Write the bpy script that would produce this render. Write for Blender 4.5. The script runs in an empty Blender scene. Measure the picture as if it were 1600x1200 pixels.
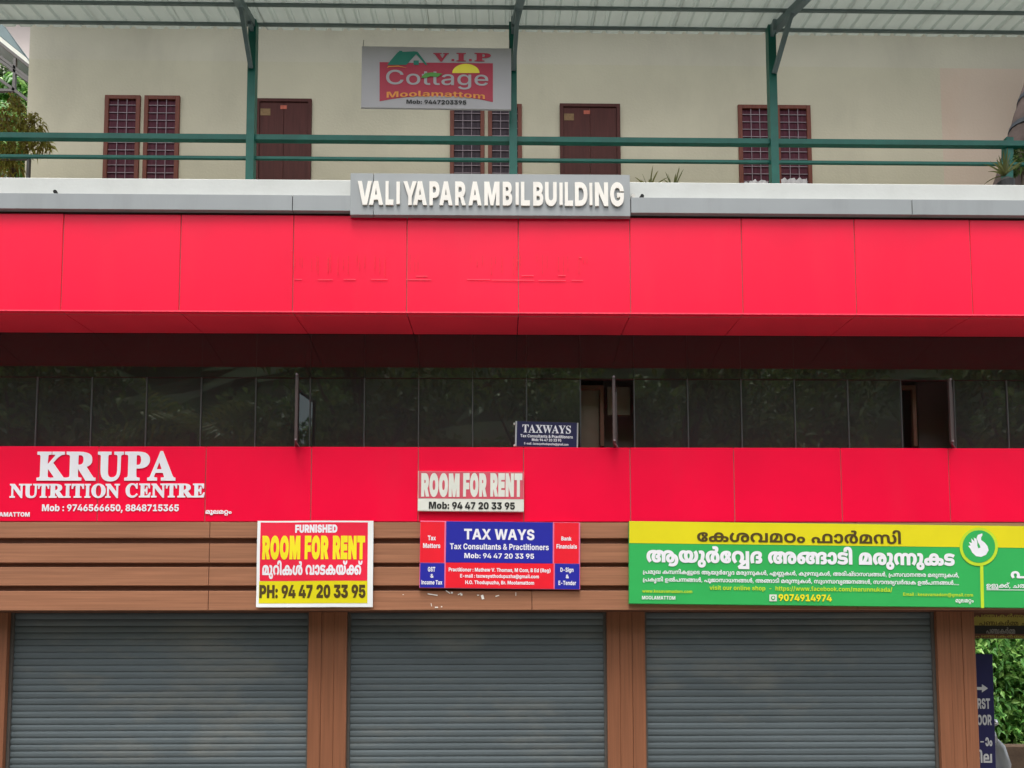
import bpy, bmesh, math, random
import numpy as np
from mathutils import Vector, Matrix, geometry

# ------------------------------------------------------------------ camera, sky, sun, exposure
SC = bpy.context.scene
COL = SC.collection
F_PX, CY, PITCH, YAW, ROLL, EYE = 1155.0, 1019.94, 0.0606732, 0.0144462, -0.0026823, 1.6
cam = bpy.data.cameras.new('camera')
cam.sensor_width = 36.0
cam.lens = F_PX / 1600 * 36
cam.shift_y = (CY - 600) / 1600
cam.clip_start, cam.clip_end = 0.1, 800
cam_o = bpy.data.objects.new('camera', cam)
cam_o.matrix_world = (Matrix.Translation((0, 0, EYE)) @ Matrix.Rotation(-YAW, 4, 'Z')
                      @ Matrix.Rotation(math.pi / 2 + PITCH, 4, 'X') @ Matrix.Rotation(ROLL, 4, 'Z'))
COL.objects.link(cam_o)
SC.camera = cam_o

SUN_EL, SUN_AZ = math.radians(76), math.radians(192)      # azimuth clockwise from +Y
W = bpy.data.worlds.new('World'); SC.world = W; W.use_nodes = True
nt = W.node_tree
sky = nt.nodes.new('ShaderNodeTexSky'); sky.sky_type = 'NISHITA'; sky.sun_disc = False
sky.sun_elevation = SUN_EL; sky.sun_rotation = SUN_AZ; sky.dust_density = 4; sky.air_density = 1.0
hs = nt.nodes.new('ShaderNodeHueSaturation'); hs.inputs['Saturation'].default_value = 0.30
nt.links.new(sky.outputs[0], hs.inputs['Color'])
bg = nt.nodes['Background']; bg.inputs[1].default_value = 0.15
nt.links.new(hs.outputs[0], bg.inputs[0])
sl = bpy.data.lights.new('sun', 'SUN'); sl.energy = 1.5; sl.angle = math.radians(22); sl.color = (1, .97, .92)
so = bpy.data.objects.new('sun', sl)
sd = Vector((math.sin(SUN_AZ) * math.cos(SUN_EL), math.cos(SUN_AZ) * math.cos(SUN_EL), math.sin(SUN_EL)))
so.rotation_euler = sd.to_track_quat('Z', 'Y').to_euler(); so.location = (0, -20, 40)
COL.objects.link(so)
SC.view_settings.view_transform = 'Standard'; SC.view_settings.look = 'None'
SC.view_settings.gamma = 1; SC.view_settings.use_curve_mapping = False
SC.view_settings.exposure = 1.32
SC.cycles.max_bounces = 8; SC.cycles.transparent_max_bounces = 12
try: SC.cycles.use_denoising = True
except Exception: pass
rnd = random.Random(7)

# ------------------------------------------------------------------ measuring helper: a pixel of the photo on the plane y = Y
RM = cam_o.matrix_world.to_3x3()
def P(px, py, Y):
    d = RM @ Vector(((px - 800) / F_PX, (CY - py) / F_PX, -1))
    t = Y / d.y
    return Vector((d.x * t, Y, EYE + d.z * t))
def PX(px, Y, py=700): return P(px, py, Y).x
def PZ(py, Y, px=800): return P(px, py, Y).z
YU, YL, YG = 8.0, 8.44, 8.68          # upper red fascia, lower red band, window glass

# ------------------------------------------------------------------ materials
def mat(name, col, rough=.6, spec=.4, var=.08, scale=3.0, stretch=(1, 1, 1), bump=0.0, bscale=40.0, metal=0.0,
        dirt=0.0, dirtcol=(.12, .10, .08), coat=0.0, dscale=1.3, dstretch=(1, 1, .35)):
    m = bpy.data.materials.new(name); m.use_nodes = True
    n = m.node_tree; b = n.nodes['Principled BSDF']
    b.inputs['Roughness'].default_value = rough
    b.inputs['Specular IOR Level'].default_value = spec
    b.inputs['Metallic'].default_value = metal
    if coat: b.inputs['Coat Weight'].default_value = coat; b.inputs['Coat Roughness'].default_value = .12
    g = n.nodes.new('ShaderNodeNewGeometry')
    mp = n.nodes.new('ShaderNodeMapping'); mp.inputs['Scale'].default_value = stretch
    n.links.new(g.outputs['Position'], mp.inputs['Vector'])
    ns = n.nodes.new('ShaderNodeTexNoise'); ns.inputs['Scale'].default_value = scale; ns.inputs['Detail'].default_value = 6
    n.links.new(mp.outputs[0], ns.inputs['Vector'])
    mr = n.nodes.new('ShaderNodeMapRange'); mr.inputs[1].default_value = .3; mr.inputs[2].default_value = .7
    mr.inputs[3].default_value = 1 - var; mr.inputs[4].default_value = 1 + var
    n.links.new(ns.outputs['Fac'], mr.inputs[0])
    vm = n.nodes.new('ShaderNodeVectorMath'); vm.operation = 'SCALE'
    vm.inputs[0].default_value = col; n.links.new(mr.outputs[0], vm.inputs['Scale'])
    out = vm.outputs[0]
    if dirt:
        mp2 = n.nodes.new('ShaderNodeMapping'); mp2.inputs['Scale'].default_value = dstretch
        n.links.new(g.outputs['Position'], mp2.inputs['Vector'])
        n2 = n.nodes.new('ShaderNodeTexNoise'); n2.inputs['Scale'].default_value = dscale; n2.inputs['Detail'].default_value = 9
        n2.inputs['Roughness'].default_value = .65
        n.links.new(mp2.outputs[0], n2.inputs['Vector'])
        r2 = n.nodes.new('ShaderNodeMapRange'); r2.inputs[1].default_value = .5; r2.inputs[2].default_value = .8
        r2.inputs[3].default_value = 0; r2.inputs[4].default_value = dirt
        n.links.new(n2.outputs['Fac'], r2.inputs[0])
        mx = n.nodes.new('ShaderNodeMix'); mx.data_type = 'RGBA'
        n.links.new(r2.outputs[0], mx.inputs[0]); n.links.new(out, mx.inputs[6]); mx.inputs[7].default_value = (*dirtcol, 1)
        out = mx.outputs[2]
    n.links.new(out, b.inputs['Base Color'])
    if bump:
        n3 = n.nodes.new('ShaderNodeTexNoise'); n3.inputs['Scale'].default_value = bscale; n3.inputs['Detail'].default_value = 4
        n.links.new(mp.outputs[0], n3.inputs['Vector'])
        bp = n.nodes.new('ShaderNodeBump'); bp.inputs['Strength'].default_value = bump; bp.inputs['Distance'].default_value = .01
        n.links.new(n3.outputs['Fac'], bp.inputs['Height']); n.links.new(bp.outputs[0], b.inputs['Normal'])
    return m

def s2l(r, g, b):
    f = lambda v: v / 255 / 12.92 if v / 255 <= .04045 else ((v / 255 + .055) / 1.055) ** 2.4
    return (f(r), f(g), f(b))

M = {}
M['red'] = mat('red_panel_paint', (.97, .001, .046), .34, .25, .05, 1.1, bump=.2, bscale=1.8, dirt=.09, dirtcol=(.75, .07, .09), dscale=1.6, dstretch=(1.6, 1, .35))
M['redsoffit'] = mat('red_soffit_paint', (.92, .045, .085), .42, .5, .05, 1.5)
M['joint'] = mat('joint_sealant', (.42, .16, .15), .7, .3, .1, 20)
M['jointdark'] = mat('dark_joint', (.05, .02, .02), .8, .2, .1, 20)
M['residue'] = mat('glue_residue', (.95, .05, .10), .5, .4, .2, 30)
M['grey'] = mat('grey_coping_paint', (.30, .32, .325), .38, .5, .04, 2, dirt=.4, dirtcol=(.17, .18, .17), dscale=2.2, dstretch=(1, 1, .15))
M['parapet'] = mat('white_parapet_paint', (.60, .615, .59), .75, .3, .03, 3, bump=.15, bscale=25, dirt=.22, dirtcol=(.40, .40, .35), dscale=1.6, dstretch=(1, 1, .5))
M['wall'] = mat('cream_wall_paint', (.55, .51, .38), .8, .25, .07, .9, bump=.3, bscale=30, dirt=.34, dirtcol=(.34, .32, .24), dscale=1.1, dstretch=(1, 1, .4))
M['wallband'] = mat('cream_wall_upper_paint', (.56, .52, .41), .8, .25, .07, .9, bump=.3, bscale=30, dirt=.34, dirtcol=(.34, .31, .26), dscale=1.1, dstretch=(1, 1, .4))
M['pinkwall'] = mat('salmon_wall_paint', (.58, .47, .37), .8, .25, .05, 1.0, bump=.25, bscale=30, dirt=.25, dirtcol=(.55, .30, .18), dscale=.8)
M['plank'] = mat('brown_plank_laminate', (.36, .158, .085), .42, .4, .17, 3.0, stretch=(.35, 1, 14), bump=.05, bscale=6, dirt=.22, dirtcol=(.24, .13, .08), dscale=1.2, dstretch=(.4, 1, 5))
M['pillar'] = mat('brown_pillar_laminate', (.255, .10, .050), .42, .4, .17, 3.0, stretch=(14, 1, .35), bump=.05, bscale=6)
M['groove'] = mat('dark_brown_groove', (.14, .058, .034), .6, .3, .12, 5)
M['shutter'] = mat('grey_shutter_paint', (.108, .132, .142), .5, .35, .14, 1.4, stretch=(.3, 1, 3), bump=.1, bscale=20, dirt=.5, dirtcol=(.27, .25, .20), dscale=1.5, dstretch=(.5, 1, 1.5))
M['steel'] = mat('dark_guide_steel', (.10, .09, .08), .5, .5, .1, 5)
M['maroonwood'] = mat('varnished_brown_wood', (.15, .040, .022), .55, .2, .15, 5, stretch=(6, 1, 1))
M['doorwood'] = mat('dark_maroon_door_wood', (.075, .022, .018), .6, .12, .18, 4, stretch=(8, 1, .6))
M['curtain'] = mat('maroon_curtain', (.085, .026, .038), .8, .1, .3, 6, stretch=(5, 1, .5))
M['darkcurtain'] = mat('dark_grey_curtain', (.055, .042, .05), .8, .1, .3, 6, stretch=(5, 1, .5))
M['grille'] = mat('pale_grille_paint', (.25, .19, .21), .5, .4, .1, 10)
M['green'] = mat('green_enamel_paint', (.010, .135, .10), .4, .3, .12, 6, dirt=.3, dirtcol=(.03, .08, .07), dscale=4)
M['braceg'] = mat('grey_green_steel_paint', (.14, .20, .205), .45, .5, .12, 5)
M['purlin'] = mat('grey_purlin_paint', (.13, .175, .17), .5, .4, .12, 5)
M['white'] = mat('white_vinyl', (.88, .89, .88), .5, .4, .03, 4)
M['offwhite'] = mat('cream_letter_paint', (.86, .82, .75), .45, .4, .04, 6, dirt=.2, dirtcol=(.5, .42, .34), dscale=8)
M['letterwhite'] = mat('white_letter_vinyl', (.88, .86, .90), .4, .4, .03, 6)
M['navy'] = mat('navy_vinyl', (.014, .013, .065), .35, .4, .05, 5)
M['blue'] = mat('blue_vinyl', (.024, .026, .36), .35, .4, .04, 5)
M['printred'] = mat('red_vinyl', (.88, .012, .03), .4, .4, .04, 5)
M['bannerred'] = mat('banner_red', (.88, .02, .06), .35, .5, .05, 5)
M['faded'] = mat('faded_red_vinyl', (.66, .09, .13), .6, .3, .08, 9)
M['oldwhite'] = mat('weathered_white_vinyl', (.76, .76, .68), .6, .3, .05, 8)
M['yellow'] = mat('yellow_vinyl', (.80, .70, .010), .4, .4, .03, 4)
M['lettery'] = mat('yellow_letter_ink', (.92, .78, .02), .4, .4, .03, 4)
M['olive'] = mat('faded_yellow_vinyl', (.36, .31, .06), .6, .3, .15, 6)
M['signgreen'] = mat('green_vinyl', (.035, .44, .10), .4, .4, .05, 2)
M['brownink'] = mat('dark_brown_ink', (.085, .055, .012), .5, .3, .05, 5)
M['blackink'] = mat('black_ink', (.02, .02, .018), .5, .3, .05, 5)
M['sticker'] = mat('brown_sticker', (.20, .12, .05), .6, .2, .2, 30)
M['stickerred'] = mat('muted_red_sticker', (.42, .10, .06), .6, .2, .2, 30)
M['greyink'] = mat('grey_ink', (.45, .45, .45), .5, .3, .05, 5)
M['pinkline'] = mat('pink_border_ink', (.80, .16, .30), .5, .3, .05, 5)
M['lime'] = mat('lime_ink', (.55, .74, .03), .5, .3, .05, 5)
M['roofgreen'] = mat('green_ink', (.012, .19, .13), .5, .3, .05, 5)
M['orangeink'] = mat('orange_ink', (.80, .30, .05), .5, .3, .05, 5)
M['vipred'] = mat('crimson_ink', (.43, .03, .06), .5, .3, .05, 5)
M['vipwhite'] = mat('grey_white_board', (.43, .415, .42), .5, .3, .04, 3, dirt=.1)
M['mullion'] = mat('dark_bronze_aluminium', (.085, .088, .085), .4, .5, .1, 10)
M['sash'] = mat('bronze_sash_aluminium', (.08, .055, .052), .35, .5, .1, 10)
M['interior'] = mat('interior_wall_paint', (.42, .40, .36), .9, .2, .05, 2)
M['iframe'] = mat('interior_frame_wood', (.24, .14, .09), .6, .3, .1, 5)
M['iboard'] = mat('interior_panel', (.30, .28, .20), .7, .3, .1, 5)
M['concrete'] = mat('concrete', (.17, .165, .15), .9, .2, .12, 2, bump=.4, bscale=40, dirt=.4, dirtcol=(.2, .18, .15))
M['asphalt'] = mat('asphalt', (.055, .055, .057), .9, .3, .2, 3, bump=.5, bscale=80)
M['soil'] = mat('laterite_soil', (.075, .05, .034), .95, .2, .25, 3, bump=.6, bscale=20)
M['bark'] = mat('grey_brown_bark', (.13, .10, .075), .9, .2, .25, 6, stretch=(1, 1, 4), bump=.6, bscale=15)
M['stringerdark'] = mat('dark_banded_brown', (.10, .075, .07), .9, .2, .3, 5, bump=.5, bscale=20)
M['stringerband'] = mat('blue_grey_band', (.05, .06, .075), .8, .2, .2, 8)
M['terracotta'] = mat('terracotta_pot', (.30, .11, .06), .8, .3, .1, 5)
M['black'] = mat('black_rubber', (.02, .02, .02), .6, .3, .1, 8)
M['scooter'] = mat('silver_scooter_paint', (.42, .43, .45), .25, .5, .03, 5, coat=.5)
M['chrome'] = mat('chrome', (.6, .6, .6), .15, .5, .02, 5, metal=1.0)
M['palewall'] = mat('pale_distant_wall', (.74, .64, .60), .9, .2, .08, 1)

def leafmat(name, c1, c2, c3, trans=.35):
    m = bpy.data.materials.new(name); m.use_nodes = True
    n = m.node_tree; b = n.nodes['Principled BSDF']; b.inputs['Roughness'].default_value = .45
    b.inputs['Specular IOR Level'].default_value = .35
    g = n.nodes.new('ShaderNodeNewGeometry')
    wn = n.nodes.new('ShaderNodeTexNoise'); wn.inputs['Scale'].default_value = 1.7; wn.inputs['Detail'].default_value = 3
    n.links.new(g.outputs['Position'], wn.inputs['Vector'])
    ad = n.nodes.new('ShaderNodeMath'); ad.operation = 'MULTIPLY_ADD'; ad.inputs[1].default_value = .55
    n.links.new(g.outputs['Random Per Island'], ad.inputs[0]); 
    sb = n.nodes.new('ShaderNodeMath'); sb.operation = 'MULTIPLY'; sb.inputs[1].default_value = .55
    n.links.new(wn.outputs['Fac'], sb.inputs[0]); n.links.new(sb.outputs[0], ad.inputs[2])
    cr = n.nodes.new('ShaderNodeValToRGB'); e = cr.color_ramp.elements
    e[0].position = .15; e[0].color = (*c1, 1); e[1].position = .85; e[1].color = (*c3, 1)
    k = cr.color_ramp.elements.new(.5); k.color = (*c2, 1)
    n.links.new(ad.outputs[0], cr.inputs[0]); n.links.new(cr.outputs[0], b.inputs['Base Color'])
    tr = n.nodes.new('ShaderNodeBsdfTranslucent'); n.links.new(cr.outputs[0], tr.inputs['Color'])
    mx = n.nodes.new('ShaderNodeMixShader'); mx.inputs[0].default_value = trans
    n.links.new(b.outputs[0], mx.inputs[1]); n.links.new(tr.outputs[0], mx.inputs[2])
    n.links.new(mx.outputs[0], n.nodes['Material Output'].inputs[0])
    return m
M['leaf'] = leafmat('green_tree_leaf', (.03, .07, .02), (.11, .20, .05), (.30, .38, .12), .3)
M['hedgeleaf'] = leafmat('bright_hedge_leaf', (.03, .12, .025), (.12, .32, .06), (.34, .55, .14))
M['croton'] = leafmat('croton_leaf', (.16, .08, .02), (.26, .22, .04), (.42, .42, .08))
M['spiky'] = leafmat('spiky_leaf', (.03, .07, .03), (.06, .12, .05), (.30, .22, .05))
M['palm'] = leafmat('palm_frond_leaf', (.08, .12, .03), (.16, .20, .05), (.30, .30, .08))

def glassmat():
    m = bpy.data.materials.new('tinted_window_glass'); m.use_nodes = True
    n = m.node_tree; n.nodes.clear()
    o = n.nodes.new('ShaderNodeOutputMaterial')
    t = n.nodes.new('ShaderNodeBsdfTransparent'); t.inputs[0].default_value = (.16, .17, .16, 1)
    d = n.nodes.new('ShaderNodeBsdfDiffuse'); d.inputs[0].default_value = (.036, .034, .033, 1)
    gl = n.nodes.new('ShaderNodeBsdfGlossy'); gl.inputs['Roughness'].default_value = .015
    gl.inputs[0].default_value = (.74, .80, .78, 1)
    fr = n.nodes.new('ShaderNodeFresnel'); fr.inputs[0].default_value = 1.75
    a = n.nodes.new('ShaderNodeAddShader'); n.links.new(t.outputs[0], a.inputs[0]); n.links.new(d.outputs[0], a.inputs[1])
    mx = n.nodes.new('ShaderNodeMixShader'); n.links.new(fr.outputs[0], mx.inputs[0])
    n.links.new(a.outputs[0], mx.inputs[1]); n.links.new(gl.outputs[0], mx.inputs[2])
    g = n.nodes.new('ShaderNodeNewGeometry')
    ns = n.nodes.new('ShaderNodeTexNoise'); ns.inputs['Scale'].default_value = 1.1
    n.links.new(g.outputs['Position'], ns.inputs['Vector'])
    bp = n.nodes.new('ShaderNodeBump'); bp.inputs['Strength'].default_value = .06; bp.inputs['Distance'].default_value = .02
    n.links.new(ns.outputs['Fac'], bp.inputs['Height']); n.links.new(bp.outputs[0], gl.inputs['Normal'])
    n.links.new(mx.outputs[0], o.inputs[0])
    return m
M['glass'] = glassmat()

def sheetmat():
    m = mat('pale_green_roof_sheet', (.40, .45, .42), .6, .4, .10, 1.4, stretch=(3, .5, 1), dirt=.35, dirtcol=(.35, .38, .33), dscale=1.8, dstretch=(2, .6, 1))
    n = m.node_tree; b = n.nodes['Principled BSDF']
    tr = n.nodes.new('ShaderNodeBsdfTranslucent'); tr.inputs[0].default_value = (.50, .56, .50, 1)
    mx = n.nodes.new('ShaderNodeMixShader'); mx.inputs[0].default_value = .10
    n.links.new(b.outputs[0], mx.inputs[1]); n.links.new(tr.outputs[0], mx.inputs[2])
    n.links.new(mx.outputs[0], n.nodes['Material Output'].inputs[0])
    return m
M['sheet'] = sheetmat()

# ------------------------------------------------------------------ object helpers
def tagp(o, label=None, cat=None, group=None, kind=None):
    if label: o['label'] = label
    if cat: o['category'] = cat
    if group: o['group'] = group
    if kind: o['kind'] = kind
    return o
def thing(name, label, cat, loc=(0, 0, 0), rot=(0, 0, 0), group=None):
    o = bpy.data.objects.new(name, None); COL.objects.link(o)
    o.location = loc; o.rotation_euler = rot; o.empty_display_size = .2
    return tagp(o, label, cat, group)
ORG = {}
def worg(o):
    v = Vector((0, 0, 0))
    while o is not None: v += o.location; o = o.parent
    return v
def raw(name, verts, faces, m, parent=None, local=False, smooth=False, kind=None):
    """one mesh object; verts in world space unless local; its origin goes to the middle of its box"""
    vs = [Vector(v) for v in verts]
    lo = Vector([min(v[i] for v in vs) for i in range(3)]); hi = Vector([max(v[i] for v in vs) for i in range(3)])
    c = (lo + hi) / 2
    me = bpy.data.meshes.new(name); me.from_pydata([tuple(v - c) for v in vs], [], faces)
    me.materials.append(M[m] if isinstance(m, str) else m)
    if smooth: me.polygons.foreach_set('use_smooth', [True] * len(me.polygons))
    me.update()
    o = bpy.data.objects.new(name, me); COL.objects.link(o)
    if parent is not None:
        o.parent = parent
        o.location = c if local else c - worg(parent)
    else: o.location = c
    if kind: o['kind'] = kind
    return o
BF = [(0, 1, 3, 2), (4, 6, 7, 5), (0, 4, 5, 1), (2, 3, 7, 6), (0, 2, 6, 4), (1, 5, 7, 3)]
class MB:
    def __init__(s): s.v = []; s.f = []
    def box(s, x0, x1, y0, y1, z0, z1, bev=0):
        b = len(s.v)
        if not bev:
            s.v += [(x, y, z) for x in (x0, x1) for y in (y0, y1) for z in (z0, z1)]
            s.f += [tuple(b + i for i in q) for q in BF]
        else:       # chamfer on the four edges of the front (-y) face
            e = bev
            s.v += [(x0, y1, z0), (x1, y1, z0), (x1, y1, z1), (x0, y1, z1), (x0, y0 + e, z0), (x1, y0 + e, z0), (x1, y0 + e, z1), (x0, y0 + e, z1),
                    (x0 + e, y0, z0 + e), (x1 - e, y0, z0 + e), (x1 - e, y0, z1 - e), (x0 + e, y0, z1 - e)]
            fs = [(0, 3, 2, 1), (8, 9, 10, 11)]
            for i in range(4):
                j = (i + 1) % 4
                fs += [(i, j, 4 + j, 4 + i), (4 + i, 4 + j, 8 + j, 8 + i)]
            s.f += [tuple(b + i for i in q) for q in fs]
        return s
    def tube(s, a, b, r, n=8, r2=None, square=False):
        a = Vector(a); b = Vector(b); d = (b - a).normalized(); r2 = r if r2 is None else r2
        u = d.cross(Vector((0, 0, 1))) if abs(d.z) < .95 else d.cross(Vector((1, 0, 0)))
        u.normalize(); w = d.cross(u); k = len(s.v); o = math.pi / 4 if square else 0
        if square: n = 4; r *= 1.414; r2 *= 1.414
        for p, q in ((a, r), (b, r2)):
            for i in range(n):
                t = 2 * math.pi * i / n + o; s.v.append(tuple(p + u * math.cos(t) * q + w * math.sin(t) * q))
        for i in range(n): j = (i + 1) % n; s.f.append((k + i, k + j, k + n + j, k + n + i))
        s.f += [tuple(k + i for i in range(n))[::-1], tuple(k + n + i for i in range(n))]
        return s
    def path(s, pts, rs, n=8):
        k0 = None
        for i, (p, r) in enumerate(zip(pts, rs)):
            p = Vector(p); d = (Vector(pts[min(i + 1, len(pts) - 1)]) - Vector(pts[max(i - 1, 0)])).normalized()
            u = d.cross(Vector((.3, .9, .1))); u.normalize(); w = d.cross(u); k = len(s.v)
            for j in range(n):
                t = 2 * math.pi * j / n; s.v.append(tuple(p + u * math.cos(t) * r + w * math.sin(t) * r))
            if k0 is not None:
                for j in range(n): q = (j + 1) % n; s.f.append((k0 + j, k0 + q, k + q, k + j))
            else: s.f.append(tuple(k + j for j in range(n))[::-1])
            k0 = k
        s.f.append(tuple(k0 + j for j in range(n)))
        return s
    def make(s, name, m, parent=None, **kw): return raw(name, s.v, s.f, m, parent, **kw)
def bx(name, x0, x1, y0, y1, z0, z1, m, parent=None, bev=0, **kw):
    return MB().box(x0, x1, y0, y1, z0, z1, bev).make(name, m, parent, **kw)
def struct(name, *a, **k):
    o = bx(name, *a, **k); o['kind'] = 'structure'; return o

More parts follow.
